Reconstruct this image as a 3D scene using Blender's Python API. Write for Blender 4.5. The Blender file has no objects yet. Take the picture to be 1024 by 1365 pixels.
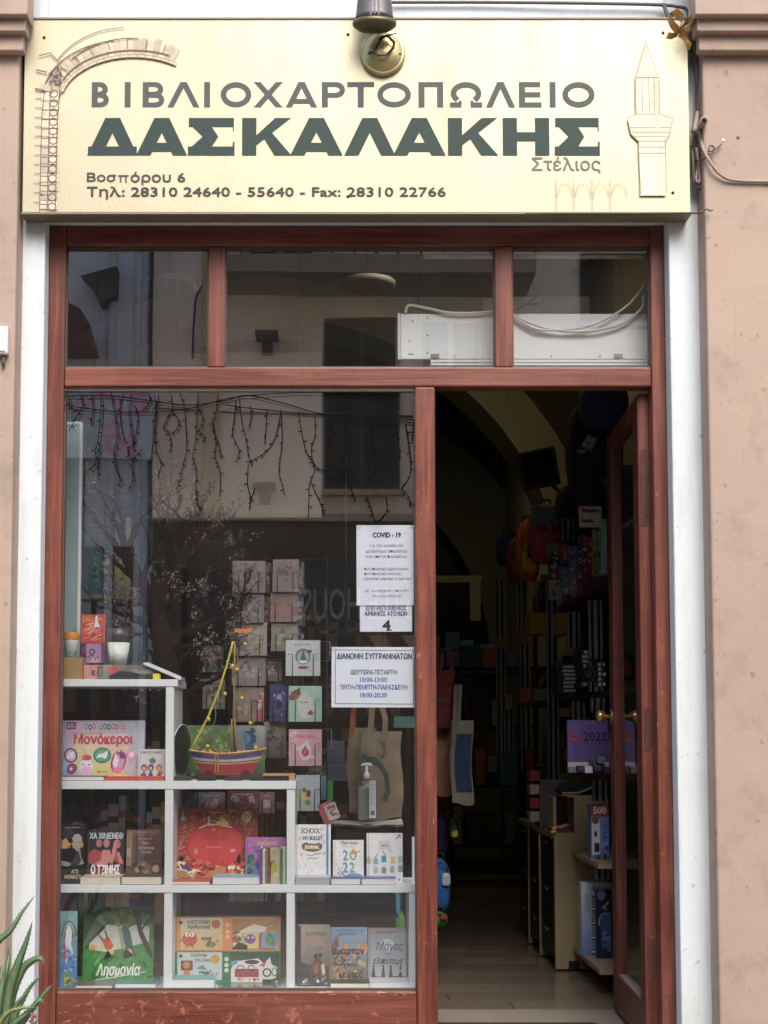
import bpy, bmesh, math, random
from mathutils import Vector, Matrix
sc = bpy.context.scene
col = sc.collection
R = math.radians
random.seed(7)

# ---------------------------------------------------------------- camera, sky, sun, exposure
F_PX, CX, CY, PITCH, CAM_Y, CAM_Z = 1850.0, 450.0, 859.0, R(3.9), -5.0, 1.12
cd = bpy.data.cameras.new('camera')
cam = bpy.data.objects.new('camera', cd)
col.objects.link(cam)
cam.location = (0, CAM_Y, CAM_Z)
cam.rotation_euler = (R(90) + PITCH, 0, 0)
cd.sensor_width = 36.0
cd.lens = 36.0 * F_PX / 1365.0
cd.shift_x = (512 - CX) / 1365.0
cd.shift_y = (CY - 682.5) / 1365.0
cd.clip_end = 500
sc.camera = cam

SUN_EL = 48.0
SUN_AZ = 168.0
w = bpy.data.worlds.new("World")
sc.world = w
w.use_nodes = True
nt = w.node_tree
sky = nt.nodes.new('ShaderNodeTexSky')
sky.sky_type = 'NISHITA'
sky.sun_disc = False
sky.sun_elevation = R(SUN_EL)
sky.sun_rotation = R(SUN_AZ)
sky.air_density = 1.0
sky.dust_density = 4.0
sky.ozone_density = 1.0
nt.links.new(sky.outputs[0], nt.nodes['Background'].inputs[0])
nt.nodes['Background'].inputs[1].default_value = 0.15
sl = bpy.data.lights.new('sun', 'SUN')
sl.energy = 0.5
sl.angle = R(35)
sl.color = (1.0, 0.995, 0.985)
so = bpy.data.objects.new('sun', sl)
col.objects.link(so)
d = -Vector((math.sin(R(SUN_AZ)) * math.cos(R(SUN_EL)), math.cos(R(SUN_AZ)) * math.cos(R(SUN_EL)), math.sin(R(SUN_EL))))
so.rotation_euler = d.to_track_quat('-Z', 'Y').to_euler()
so.location = (5, -20, 20)
sc.view_settings.view_transform = 'Standard'
sc.view_settings.look = 'None'
sc.view_settings.gamma = 1.0
sc.view_settings.use_curve_mapping = False
sc.view_settings.exposure = 1.42
sc.cycles.max_bounces = 8
sc.cycles.diffuse_bounces = 4
sc.cycles.transparent_max_bounces = 12
sc.cycles.caustics_reflective = False
sc.cycles.caustics_refractive = False

# ---------------------------------------------------------------- measuring helpers
def W(px, py, Y):
    """world (x, z) of the photo point (px, py) on the plane at depth Y"""
    a = (px - CX) / F_PX
    b = (CY - py) / F_PX
    dy = math.cos(PITCH) - b * math.sin(PITCH)
    dz = math.sin(PITCH) + b * math.cos(PITCH)
    t = (Y - CAM_Y) / dy
    return a * t, CAM_Z + dz * t

def RC(x0, y0, x1, y1, Y):
    ym = (y0 + y1) / 2
    return W(x0, ym, Y)[0], W(x1, ym, Y)[0], W(x0, y1, Y)[1], W(x0, y0, Y)[1]

def ZY(py, Y):
    return W(450, py, Y)[1]

def XY(px, py, Y):
    return W(px, py, Y)[0]

def S(r, g, b):
    def f(v):
        v /= 255.0
        return v / 12.92 if v <= 0.04045 else ((v + 0.055) / 1.055) ** 2.4
    return (f(r), f(g), f(b))

# ---------------------------------------------------------------- materials
MATS = {}
def new_mat(name):
    m = bpy.data.materials.new(name)
    m.use_nodes = True
    return m, m.node_tree, m.node_tree.nodes['Principled BSDF']

def ramp(nt, fac, stops):
    r = nt.nodes.new('ShaderNodeValToRGB')
    e = r.color_ramp.elements
    while len(e) < len(stops):
        e.new(0.5)
    for i, (p, c) in enumerate(stops):
        e[i].position = p
        e[i].color = (c[0], c[1], c[2], 1) if hasattr(c, '__len__') else (c, c, c, 1)
    nt.links.new(fac, r.inputs[0])
    return r.outputs[0]

def noise_n(nt, scale, detail=4, rough=0.55, stretch=(1, 1, 1), dist=0.0, rnd=None):
    tc = nt.nodes.new('ShaderNodeTexCoord')
    mp = nt.nodes.new('ShaderNodeMapping')
    mp.inputs['Scale'].default_value = stretch
    nz = nt.nodes.new('ShaderNodeTexNoise')
    nz.inputs['Scale'].default_value = scale
    nz.inputs['Detail'].default_value = detail
    nz.inputs['Roughness'].default_value = rough
    nz.inputs['Distortion'].default_value = dist
    nt.links.new(tc.outputs['Object'], mp.inputs[0])
    if rnd is not None:
        ml = nt.nodes.new('ShaderNodeMath')
        ml.operation = 'MULTIPLY'
        ml.inputs[1].default_value = 37.0
        nt.links.new(rnd, ml.inputs[0])
        nt.links.new(ml.outputs[0], mp.inputs['Location'])
    nt.links.new(mp.outputs[0], nz.inputs['Vector'])
    return nz.outputs[0]

def mixc(nt, fac, a, b):
    m = nt.nodes.new('ShaderNodeMix')
    m.data_type = 'RGBA'
    if isinstance(fac, (int, float)):
        m.inputs[0].default_value = fac
    else:
        nt.links.new(fac, m.inputs[0])
    for i, v in ((6, a), (7, b)):
        if hasattr(v, '__len__'):
            m.inputs[i].default_value = (v[0], v[1], v[2], 1)
        else:
            nt.links.new(v, m.inputs[i])
    return m.outputs[2]

def bump(nt, bs, h, strength, dist=0.01):
    b = nt.nodes.new('ShaderNodeBump')
    b.inputs['Strength'].default_value = strength
    b.inputs['Distance'].default_value = dist
    nt.links.new(h, b.inputs['Height'])
    nt.links.new(b.outputs[0], bs.inputs['Normal'])

def mat(name, base, rough=0.5, metal=0.0, var=0.12, scale=9, bstr=0.15, bscale=90, spec=0.5, bdist=0.004, stretch=(1, 1, 1)):
    """plain surface with mottled colour and fine relief"""
    if name in MATS:
        return MATS[name]
    m, nt, bs = new_mat(name)
    n1 = noise_n(nt, scale, 6, 0.6, stretch)
    lo = tuple(v * (1 - var) for v in base)
    hi = tuple(min(1, v * (1 + var)) for v in base)
    nt.links.new(ramp(nt, n1, [(0.3, lo), (0.7, hi)]), bs.inputs['Base Color'])
    bs.inputs['Roughness'].default_value = rough
    bs.inputs['Metallic'].default_value = metal
    bs.inputs['Specular IOR Level'].default_value = spec
    if bstr:
        bump(nt, bs, noise_n(nt, bscale, 4, 0.6, stretch), bstr, bdist)
    MATS[name] = m
    return m

def wood_paint(name, axis, chips=0.0, dark=1.0):
    """old red-brown varnish over wood: streaks along one axis, chips showing the bare wood"""
    m, nt, bs = new_mat(name)
    st = [16, 16, 16]
    st[axis] = 0.9
    st2 = [60, 60, 60]
    st2[axis] = 2.2
    oi = nt.nodes.new('ShaderNodeObjectInfo')
    g1 = noise_n(nt, 2.0, 5, 0.6, tuple(st), 0.6, oi.outputs['Random'])
    g2 = noise_n(nt, 2.0, 3, 0.6, tuple(st2), 0.2, oi.outputs['Random'])
    big = noise_n(nt, 2.1, 5, 0.6, (1, 1, 1), 0, oi.outputs['Random'])
    fine = noise_n(nt, 30, 6, 0.75, (1, 1, 1), 0, oi.outputs['Random'])
    c = ramp(nt, g1, [(0.30, tuple(v * dark for v in S(80, 40, 34))), (0.5, tuple(v * dark for v in S(112, 59, 48))), (0.72, tuple(v * dark for v in S(136, 81, 68)))])
    c = mixc(nt, ramp(nt, g2, [(0.45, 0.0), (0.62, 0.5)]), c, tuple(v * dark for v in S(66, 32, 25)))
    c = mixc(nt, ramp(nt, big, [(0.42, 0.0), (0.7, 0.45)]), c, tuple(v * dark for v in S(140, 90, 77)))
    c = mixc(nt, ramp(nt, fine, [(0.58, 0.0), (0.72, 0.5)]), c, tuple(v * dark for v in S(58, 30, 26)))
    if chips:
        fw = noise_n(nt, 1.0, 8, 0.8, (18, 18, 18), 0.5, oi.outputs['Random'])
        c = mixc(nt, ramp(nt, fw, [(0.63 - chips, 0.0), (0.66 - chips, 0.7)]), c, tuple(v * dark for v in S(170, 112, 92)))
        st3 = [26, 26, 26]
        st3[axis] = 6
        g3 = noise_n(nt, 1.0, 8, 0.78, tuple(st3), 0.3, oi.outputs['Random'])
        f = ramp(nt, g3, [(0.66 - chips, 0.0), (0.68 - chips, 1.0)])
        c = mixc(nt, f, c, S(196, 150, 112))
    nt.links.new(c, bs.inputs['Base Color'])
    bs.inputs['Roughness'].default_value = 0.42
    bs.inputs['Specular IOR Level'].default_value = 0.4
    bump(nt, bs, g2, 0.35, 0.002)
    return m

WV = wood_paint('red_brown_wood_upright', 2, 0.0)
WVC = wood_paint('red_brown_wood_upright_chipped', 2, 0.012)
WH = wood_paint('red_brown_wood_level', 0, 0.0)
WHC = wood_paint('red_brown_wood_level_chipped', 0, 0.055)
WDK = wood_paint('red_brown_wood_door', 2, 0.006, 0.85)

def plaster(name, base, stain, var=0.06, stainf=0.5, st=(1, 1, 1)):
    m, nt, bs = new_mat(name)
    n1 = noise_n(nt, 1.6, 8, 0.62)
    n2 = noise_n(nt, 5.0, 8, 0.7, st)
    n3 = noise_n(nt, 150, 3, 0.6)
    n4 = noise_n(nt, 22, 5, 0.6)
    c = ramp(nt, n1, [(0.3, tuple(v * (1 - var) for v in base)), (0.7, tuple(min(1, v * (1 + var)) for v in base))])
    c = mixc(nt, ramp(nt, n2, [(0.52, 0.0), (0.74, stainf)]), c, stain)
    c = mixc(nt, ramp(nt, n4, [(0.66, 0.0), (0.70, stainf * 0.9)]), c, tuple(v * 0.72 for v in stain))
    n5 = noise_n(nt, 3.0, 10, 0.75, (9, 9, 0.6))
    c = mixc(nt, ramp(nt, n5, [(0.60, 0.0), (0.72, stainf * 0.6)]), c, tuple(v * 0.8 for v in stain))
    nt.links.new(c, bs.inputs['Base Color'])
    bs.inputs['Roughness'].default_value = 0.85
    bs.inputs['Specular IOR Level'].default_value = 0.25
    mx = nt.nodes.new('ShaderNodeMath')
    mx.operation = 'MULTIPLY_ADD'
    nt.links.new(n3, mx.inputs[0])
    mx.inputs[1].default_value = 0.35
    nt.links.new(n4, mx.inputs[2])
    bump(nt, bs, mx.outputs[0], 0.4, 0.004)
    return m

PINK = plaster('pink_plaster', S(170, 151, 137), S(142, 124, 111), 0.08, 0.7)
WHITEP = plaster('white_plaster', S(210, 219, 223), S(178, 184, 182), 0.03, 0.6, (2.5, 2.5, 0.35))
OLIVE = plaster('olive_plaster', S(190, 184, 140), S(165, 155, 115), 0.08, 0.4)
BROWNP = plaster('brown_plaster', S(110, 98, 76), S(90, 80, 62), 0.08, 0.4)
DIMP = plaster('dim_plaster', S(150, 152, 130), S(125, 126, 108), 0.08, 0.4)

def glass_mat(name, ior=1.9, tint=(1, 1, 1), rough=0.0, dust=0.0):
    m = bpy.data.materials.new(name)
    m.use_nodes = True
    nt = m.node_tree
    nt.nodes.clear()
    out = nt.nodes.new('ShaderNodeOutputMaterial')
    mix = nt.nodes.new('ShaderNodeMixShader')
    tr = nt.nodes.new('ShaderNodeBsdfTransparent')
    tr.inputs[0].default_value = (*tint, 1)
    gl = nt.nodes.new('ShaderNodeBsdfGlossy')
    gl.inputs['Roughness'].default_value = rough
    # two-sided Schlick reflectance, so that light passes equally both ways through the thin pane
    r0 = ((ior - 1) / (ior + 1)) ** 2
    ge = nt.nodes.new('ShaderNodeNewGeometry')
    dp = nt.nodes.new('ShaderNodeVectorMath')
    dp.operation = 'DOT_PRODUCT'
    nt.links.new(ge.outputs['Normal'], dp.inputs[0])
    nt.links.new(ge.outputs['Incoming'], dp.inputs[1])
    def mth(op, a, b=0.0):
        m_ = nt.nodes.new('ShaderNodeMath')
        m_.operation = op
        for i_, v_ in ((0, a), (1, b)):
            if isinstance(v_, (int, float)):
                m_.inputs[i_].default_value = v_
            else:
                nt.links.new(v_, m_.inputs[i_])
        return m_.outputs[0]
    f5 = mth('POWER', mth('SUBTRACT', 1.0, mth('ABSOLUTE', dp.outputs['Value'])), 5.0)
    nt.links.new(mth('ADD', mth('MULTIPLY', f5, 1 - r0), r0), mix.inputs[0])
    nt.links.new(tr.outputs[0], mix.inputs[1])
    nt.links.new(gl.outputs[0], mix.inputs[2])
    if dust:
        df = nt.nodes.new('ShaderNodeBsdfDiffuse')
        df.inputs[0].default_value = (0.7, 0.72, 0.75, 1)
        m2 = nt.nodes.new('ShaderNodeMixShader')
        nt.links.new(ramp(nt, noise_n(nt, 2.2, 8, 0.7, (1, 1, 0.35)), [(0.3, dust * 0.4), (0.7, dust * 1.5)]), m2.inputs[0])
        nt.links.new(mix.outputs[0], m2.inputs[1])
        nt.links.new(df.outputs[0], m2.inputs[2])
        nt.links.new(m2.outputs[0], out.inputs[0])
    else:
        nt.links.new(mix.outputs[0], out.inputs[0])
    tc = nt.nodes.new('ShaderNodeTexCoord')
    nz = nt.nodes.new('ShaderNodeTexNoise')
    nz.inputs['Scale'].default_value = 1.6
    nz.inputs['Detail'].default_value = 1
    bp = nt.nodes.new('ShaderNodeBump')
    bp.inputs['Strength'].default_value = 0.03
    bp.inputs['Distance'].default_value = 0.02
    nt.links.new(tc.outputs['Object'], nz.inputs['Vector'])
    nt.links.new(nz.outputs[0], bp.inputs['Height'])
    nt.links.new(bp.outputs[0], gl.inputs['Normal'])
    return m

GLASS = glass_mat('window_glass', 3.05, (0.97, 0.985, 0.98), 0.0, 0.010)
CLEAR = glass_mat('clear_plastic', 1.45, (0.97, 0.98, 0.98), 0.05)

def print_mat(name, rough=0.4, spec=0.4):
    m, nt, bs = new_mat(name)
    at = nt.nodes.new('ShaderNodeAttribute')
    at.attribute_name = 'Col'
    n = noise_n(nt, 70, 4, 0.7)
    hv = nt.nodes.new('ShaderNodeHueSaturation')
    hv.inputs['Saturation'].default_value = 0.88
    nt.links.new(at.outputs['Color'], hv.inputs['Color'])
    nt.links.new(ramp(nt, n, [(0.25, 0.84), (0.75, 1.1)]), hv.inputs['Value'])
    nt.links.new(hv.outputs[0], bs.inputs['Base Color'])
    bs.inputs['Roughness'].default_value = rough
    bs.inputs['Specular IOR Level'].default_value = spec
    return m
PRINT = print_mat('printed_paper')
MATTEPRINT = print_mat('matte_printed_paper', 0.8, 0.2)
CLOTHPRINT = print_mat('printed_cloth', 0.95, 0.1)
SIGNPRINT = print_mat('sign_ink', 0.6, 0.3)

PAPER = mat('page_paper', S(232, 226, 208), 0.85, var=0.1, scale=40, bstr=0.6, bscale=60, stretch=(0.2, 0.2, 22))
WPAPER = mat('white_page_paper', S(232, 235, 238), 0.8, var=0.07, scale=40, bstr=0.6, bscale=60, stretch=(0.2, 0.2, 22))
SHELFW = mat('white_shelf_paint', S(226, 233, 236), 0.45, var=0.05, scale=3, bstr=0.1, bscale=60)
METALW = mat('white_enamel', S(226, 232, 236), 0.35, var=0.03, scale=3, bstr=0.05)
ALU = mat('aluminium', S(130, 134, 138), 0.4, 0.6, var=0.08, bstr=0.1)
BLACKW = mat('black_wire_rubber', S(14, 12, 16), 0.9, var=0.2, spec=0.1)
DARKMETAL = mat('dark_metal', S(48, 46, 46), 0.45, 0.6, var=0.2)
BARK = mat('dark_bark', S(36, 23, 21), 0.95, spec=0.1, var=0.35, scale=40, bstr=0.8, bscale=60)
BLACKCLOTH = mat('black_cloth', S(26, 26, 32), 0.9, var=0.25, bstr=0.5)
CREAMCLOTH = mat('cream_cloth', S(182, 174, 150), 0.95, var=0.12, scale=20, bstr=0.5, bscale=200)
BROWNCLOTH = mat('brown_cloth', S(122, 110, 92), 0.95, var=0.15, scale=20, bstr=0.5, bscale=200)
def cm(r, g, b, rough=0.5, **k):
    return mat('paint_%d_%d_%d' % (r, g, b), S(r, g, b), rough, **k)

# ---------------------------------------------------------------- mesh builder
class MB:
    def __init__(s):
        s.v, s.f, s.m, s.c, s.sm = [], [], [], [], []
    def add(s, vs, fs, mi=0, c=(1, 1, 1), smooth=False):
        o = len(s.v)
        s.v += [tuple(p) for p in vs]
        for f in fs:
            s.f.append(tuple(i + o for i in f))
            s.m.append(mi)
            s.c.append(c)
            s.sm.append(smooth)
        return s
    def box(s, x0, x1, y0, y1, z0, z1, mi=0, c=(1, 1, 1)):
        vs = [(x, y, z) for z in (z0, z1) for y in (y0, y1) for x in (x0, x1)]
        return s.add(vs, [(0, 2, 3, 1), (4, 5, 7, 6), (0, 1, 5, 4), (2, 6, 7, 3), (0, 4, 6, 2), (1, 3, 7, 5)], mi, c)
    def tube(s, pts, r, n=6, mi=0, c=(1, 1, 1), caps=True):
        P = [Vector(p) for p in pts]
        rs = r if hasattr(r, '__len__') else [r] * len(P)
        vs, fs = [], []
        up = None
        for i, p in enumerate(P):
            t = (P[min(i + 1, len(P) - 1)] - P[max(i - 1, 0)])
            if t.length < 1e-9:
                t = Vector((0, 0, 1))
            t.normalize()
            if up is None:
                up = t.orthogonal().normalized()
            up = (up - t * up.dot(t))
            if up.length < 1e-6:
                up = t.orthogonal()
            up.normalize()
            q = t.cross(up)
            for k in range(n):
                a = 2 * math.pi * k / n
                vs.append(p + (up * math.cos(a) + q * math.sin(a)) * rs[i])
        for i in range(len(P) - 1):
            for k in range(n):
                k2 = (k + 1) % n
                fs.append((i * n + k, i * n + k2, (i + 1) * n + k2, (i + 1) * n + k))
        if caps:
            fs.append(tuple(range(n))[::-1])
            fs.append(tuple((len(P) - 1) * n + k for k in range(n)))
        return s.add(vs, fs, mi, c, True)
    def lathe(s, prof, cx=0, cy=0, cz=0, n=20, mi=0, c=(1, 1, 1), sy=1.0):
        vs, fs = [], []
        for (r, z) in prof:
            for k in range(n):
                a = 2 * math.pi * k / n
                vs.append((cx + r * math.cos(a), cy + sy * r * math.sin(a), cz + z))
        for i in range(len(prof) - 1):
            for k in range(n):
                k2 = (k + 1) % n
                fs.append((i * n + k, i * n + k2, (i + 1) * n + k2, (i + 1) * n + k))
        fs.append(tuple(range(n))[::-1])
        fs.append(tuple((len(prof) - 1) * n + k for k in range(n)))
        return s.add(vs, fs, mi, c, True)
    def ball(s, p, r, n=8, mi=0, c=(1, 1, 1)):
        k = [(r * max(0.02, math.sin(math.pi * i / n)), -r * math.cos(math.pi * i / n)) for i in range(n + 1)]
        return s.lathe(k, p[0], p[1], p[2], n + 2, mi, c)
    def prism(s, pts, y0, y1, mi=0, c=(1, 1, 1)):
        """outline in x,z pushed from y0 to y1"""
        n = len(pts)
        vs = [(x, y0, z) for x, z in pts] + [(x, y1, z) for x, z in pts]
        fs = [tuple(range(n)), tuple(range(2 * n - 1, n - 1, -1))]
        for i in range(n):
            j = (i + 1) % n
            fs.append((i, i + n, j + n, j))
        return s.add(vs, fs, mi, c)
    def build(s, name, mats, parent=None, bevel=0.0, world=True, seg=2):
        me = bpy.data.meshes.new(name)
        off = Vector((0, 0, 0))
        if parent is not None and world:
            q = parent
            while q is not None:
                off = off + q.location
                q = q.parent
        vs = [(v[0] - off.x, v[1] - off.y, v[2] - off.z) for v in s.v]
        me.from_pydata(vs, [], s.f)
        if not hasattr(mats, '__len__'):
            mats = [mats]
        for m in mats:
            me.materials.append(m)
        me.polygons.foreach_set('material_index', s.m)
        me.polygons.foreach_set('use_smooth', s.sm)
        at = me.color_attributes.new('Col', 'FLOAT_COLOR', 'CORNER')
        data = []
        for p, c in zip(me.polygons, s.c):
            if hasattr(c[0], '__len__'):
                for k in range(p.loop_total):
                    data += [*c[k][:3], 1.0]
            else:
                data += [c[0], c[1], c[2], 1.0] * p.loop_total
        at.data.foreach_set('color', data)
        me.update()
        o = bpy.data.objects.new(name, me)
        col.objects.link(o)
        if parent is not None:
            o.parent = parent
        if bevel:
            b = o.modifiers.new('bevel', 'BEVEL')
            b.width = bevel
            b.segments = seg
            b.limit_method = 'ANGLE'
            b.angle_limit = R(50)
        return o

def tag(o, label=None, cat=None, group=None, kind=None):
    if label: o['label'] = label
    if cat: o['category'] = cat
    if group: o['group'] = group
    if kind: o['kind'] = kind
    return o

def thing(name, loc, label, cat, group=None, rot=(0, 0, 0)):
    o = bpy.data.objects.new(name, None)
    o.empty_display_size = 0.05
    o.location = loc
    o.rotation_euler = rot
    col.objects.link(o)
    return tag(o, label, cat, group)

def bx(name, m, parent, x0, x1, y0, y1, z0, z1, bevel=0.0):
    return MB().box(x0, x1, y0, y1, z0, z1).build(name, m, parent, bevel)

def cname(c):
    names = {'red': (150, 40, 40), 'blue': (50, 80, 130), 'pale': (190, 180, 160), 'green': (60, 110, 70), 'ochre': (180, 145, 60), 'purple': (90, 60, 100), 'dark grey': (55, 56, 62), 'white': (200, 200, 204), 'brown': (120, 85, 60)}
    return min(names, key=lambda n: sum((a - b) ** 2 for a, b in zip(S(*names[n]), c)))
ORD = ['first', 'second', 'third', 'fourth', 'fifth', 'sixth', 'seventh', 'eighth', 'ninth', 'tenth', 'eleventh', 'twelfth', 'thirteenth', 'fourteenth', 'fifteenth', 'sixteenth', 'seventeenth', 'eighteenth', 'nineteenth', 'twentieth', 'twenty-first', 'twenty-second', 'twenty-third', 'twenty-fourth', 'twenty-fifth', 'twenty-sixth', 'twenty-seventh', 'twenty-eighth', 'twenty-ninth', 'thirtieth', 'thirty-first', 'thirty-second', 'thirty-third', 'thirty-fourth', 'thirty-fifth', 'thirty-sixth']

# ---------------------------------------------------------------- flat print: shapes given in photo pixels of the thing
TXT = {}
def text_mesh(t):
    if t in TXT:
        return TXT[t]
    cu = bpy.data.curves.new('text', 'FONT')
    cu.body = t
    cu.size = 1
    cu.resolution_u = 2
    o = bpy.data.objects.new('text', cu)
    me = bpy.data.meshes.new_from_object(o)
    vs = [(v.co.x, v.co.y) for v in me.vertices]
    fs = [tuple(p.vertices) for p in me.polygons]
    bpy.data.objects.remove(o)
    bpy.data.curves.remove(cu)
    bpy.data.meshes.remove(me)
    if not vs:
        vs = [(0, 0), (1, 1)]
    xs = [v[0] for v in vs]
    ys = [v[1] for v in vs]
    TXT[t] = (vs, fs, min(xs), max(xs), min(ys), max(ys))
    return TXT[t]

class Art:
    def __init__(s, x0, y0, x1, y1, w, h):
        s.r = (x0, y0, x1, y1)
        s.w, s.h = w, h
        s.mb = MB()
        s.k = 1
        s.step = 0.00002
    def mp(s, p):
        x0, y0, x1, y1 = s.r
        return (-s.w / 2 + (p[0] - x0) / (x1 - x0) * s.w, (y1 - p[1]) / (y1 - y0) * s.h)
    def poly(s, pts, c):
        q = [s.mp(p) for p in pts]
        ar = sum(q[i][0] * q[(i + 1) % len(q)][1] - q[(i + 1) % len(q)][0] * q[i][1] for i in range(len(q)))
        if ar < 0:
            q.reverse()
        y = -s.k * s.step - 0.0002
        s.mb.add([(x, y, z) for x, z in q], [tuple(range(len(q)))], 0, c)
        s.k += 1
    def rect(s, x0, y0, x1, y1, c):
        s.poly([(x0, y0), (x1, y0), (x1, y1), (x0, y1)], c)
    def bg(s, c):
        s.rect(*s.r, c)
    def grad(s, x0, y0, x1, y1, tl, tr, bl, br, jit=0.08, nx=7, ny=7, seed=1):
        rnd = random.Random(seed)
        y = -s.k * s.step - 0.0002
        cs = {}
        for j in range(ny + 1):
            for i in range(nx + 1):
                u, v = i / nx, j / ny
                q = 1 + rnd.uniform(-jit, jit)
                cs[i, j] = tuple(max(0, ((tl[k] * (1 - u) + tr[k] * u) * (1 - v) + (bl[k] * (1 - u) + br[k] * u) * v) * q) for k in range(3))
        for j in range(ny):
            for i in range(nx):
                cr = [(i, j + 1), (i + 1, j + 1), (i + 1, j), (i, j)]
                vs = []
                for a, b in cr:
                    X, Z = s.mp((x0 + (x1 - x0) * a / nx, y0 + (y1 - y0) * b / ny))
                    vs.append((X, y, Z))
                s.mb.add(vs, [(0, 1, 2, 3)], 0, [cs[q] for q in cr])
        s.k += 1
    def ell(s, cx, cy, rx, ry, c, n=16, rot=0.0, a0=0, a1=360):
        pts = []
        for i in range(n):
            a = R(a0 + (a1 - a0) * i / (n if a1 - a0 == 360 else n - 1))
            x, y = rx * math.cos(a), -ry * math.sin(a)
            pts.append((cx + x * math.cos(rot) - y * math.sin(rot), cy + x * math.sin(rot) + y * math.cos(rot)))
        s.poly(pts, c)
    def line(s, pts, w, c):
        for i in range(len(pts) - 1):
            a, b = Vector(pts[i]), Vector(pts[i + 1])
            t = b - a
            if t.length < 1e-6:
                continue
            t.normalize()
            n = Vector((-t.y, t.x)) * w / 2
            e = t * w * 0.25
            s.poly([a - n - e, b - n + e, b + n + e, a + n - e], c)
    def ring(s, cx, cy, rx, ry, w, c, a0=0, a1=360, n=22):
        y = -s.k * s.step - 0.0002
        vs, fs = [], []
        for i in range(n + 1):
            a = R(a0 + (a1 - a0) * i / n)
            for q in (0, 1):
                X, Z = s.mp((cx + (rx - w * q) * math.cos(a), cy - (ry - (w if not isinstance(w, tuple) else 0) * q) * math.sin(a)))
                vs.append((X, y, Z))
        for i in range(n):
            fs.append((2 * i + 1, 2 * i, 2 * i + 2, 2 * i + 3))
        s.mb.add(vs, fs, 0, c)
        s.k += 1
    def text(s, t, x0, y0, x1, y1, c, bold=0.0, slant=0.0):
        """fits the drawn letters into the box; bold in px"""
        vs, fs, mx0, mx1, my0, my1 = text_mesh(t)
        offs = [(0, 0)]
        if bold:
            offs = [(-bold, 0), (bold, 0), (0, bold), (0, -bold), (0, 0)]
        x0b, x1b, y0b, y1b = min(x0, x1), max(x0, x1), min(y0, y1), max(y0, y1)
        x0 += bold; x1 -= bold
        sx = (x1 - x0) / max(1e-6, mx1 - mx0)
        sy = (y1 - y0) / max(1e-6, my1 - my0)
        for ox, oy in offs:
            y = -s.k * s.step - 0.0002
            q = []
            for (vx, vy) in vs:
                X, Z = s.mp((x0 + (vx - mx0) * sx + (vy - my0) * sy * slant + ox, y1 - (vy - my0) * sy + oy))
                q.append((X, y, Z))
            s.mb.add(q, fs, 0, c)
            s.k += 1
    def spots(s, n, box, cols, r0, r1, seed=0, asp=1.0, sides=7):
        rnd = random.Random(seed)
        for i in range(n):
            r = rnd.uniform(r0, r1)
            cx = rnd.uniform(box[0] + r, box[2] - r)
            cy = rnd.uniform(box[1] + r, box[3] - r)
            s.ell(cx, cy, r, r * rnd.uniform(0.5, 1) * asp, rnd.choice(cols), sides, rnd.uniform(0, 3))
    def strokes(s, n, box, cols, ln, w, seed=0, ang=None):
        rnd = random.Random(seed)
        for i in range(n):
            a = rnd.uniform(0, math.pi) if ang is None else ang + rnd.uniform(-0.4, 0.4)
            L = rnd.uniform(0.4, 1) * ln
            dx, dy = abs(L * math.cos(a)) / 2 + w, abs(L * math.sin(a)) / 2 + w
            cx = rnd.uniform(box[0] + dx, max(box[0] + dx, box[2] - dx))
            cy = rnd.uniform(box[1] + dy, max(box[1] + dy, box[3] - dy))
            x, y = L * math.cos(a) / 2, L * math.sin(a) / 2
            s.line([(cx - x, cy - y), (cx + x, cy + y)], w, rnd.choice(cols))
    def writing(s, box, rows, c, seed=0, h=0.45):
        """rows of words too small to read, as short dashes"""
        rnd = random.Random(seed)
        x0, y0, x1, y1 = box
        dy = (y1 - y0) / rows
        for r in range(rows):
            x = x0 + rnd.uniform(0, 0.15) * (x1 - x0)
            e = x1 - rnd.uniform(0, 0.2) * (x1 - x0)
            while x < e:
                L = min(rnd.uniform(1.5, 5), e - x)
                s.rect(x, y0 + r * dy + dy * (0.5 - h / 2), x + L, y0 + r * dy + dy * (0.5 + h / 2), c)
                x += L + 1.0
    def build(s, name, parent, m=None, y=0.0, kind=None):
        if not s.mb.v:
            return None
        if y:
            s.mb.v = [(a, b + y, c) for a, b, c in s.mb.v]
        return s.mb.build(name, m or PRINT, parent, world=False)
# ================================================================ STRUCTURE: street, building, opposite side
GZ = -0.15
m_stone, nts, bss = new_mat('street_stone')
nts.links.new(ramp(nts, noise_n(nts, 3, 6), [(0.3, S(120, 112, 102)), (0.7, S(160, 152, 140))]), bss.inputs['Base Color'])
bss.inputs['Roughness'].default_value = 0.7
tag(MB().box(-40, 40, -9.3, -0.2, GZ - 0.1, GZ).build('street', m_stone), kind='structure')
tag(MB().box(-150, 150, -150, 150, GZ - 0.4, GZ - 0.12).build('ground', cm(120, 112, 100, 0.9)), kind='structure')

H = 10.6
bld = thing('shop_building', (0, 0.3, 0), 'pink plastered corner-less building with moulded pilasters on both sides of a white shop opening', 'building')
bld['label'] = 'pink plastered building with moulded pilasters on both sides of the white shop surround'
FX0, FX1 = XY(66, 300, 0), XY(885, 300, 0)          # frame outer edges
FZ1 = ZY(300, 0)
SX0, SX1 = XY(24, 300, -0.08), XY(938, 300, -0.08)  # white surround
PLY = -0.17
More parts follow.
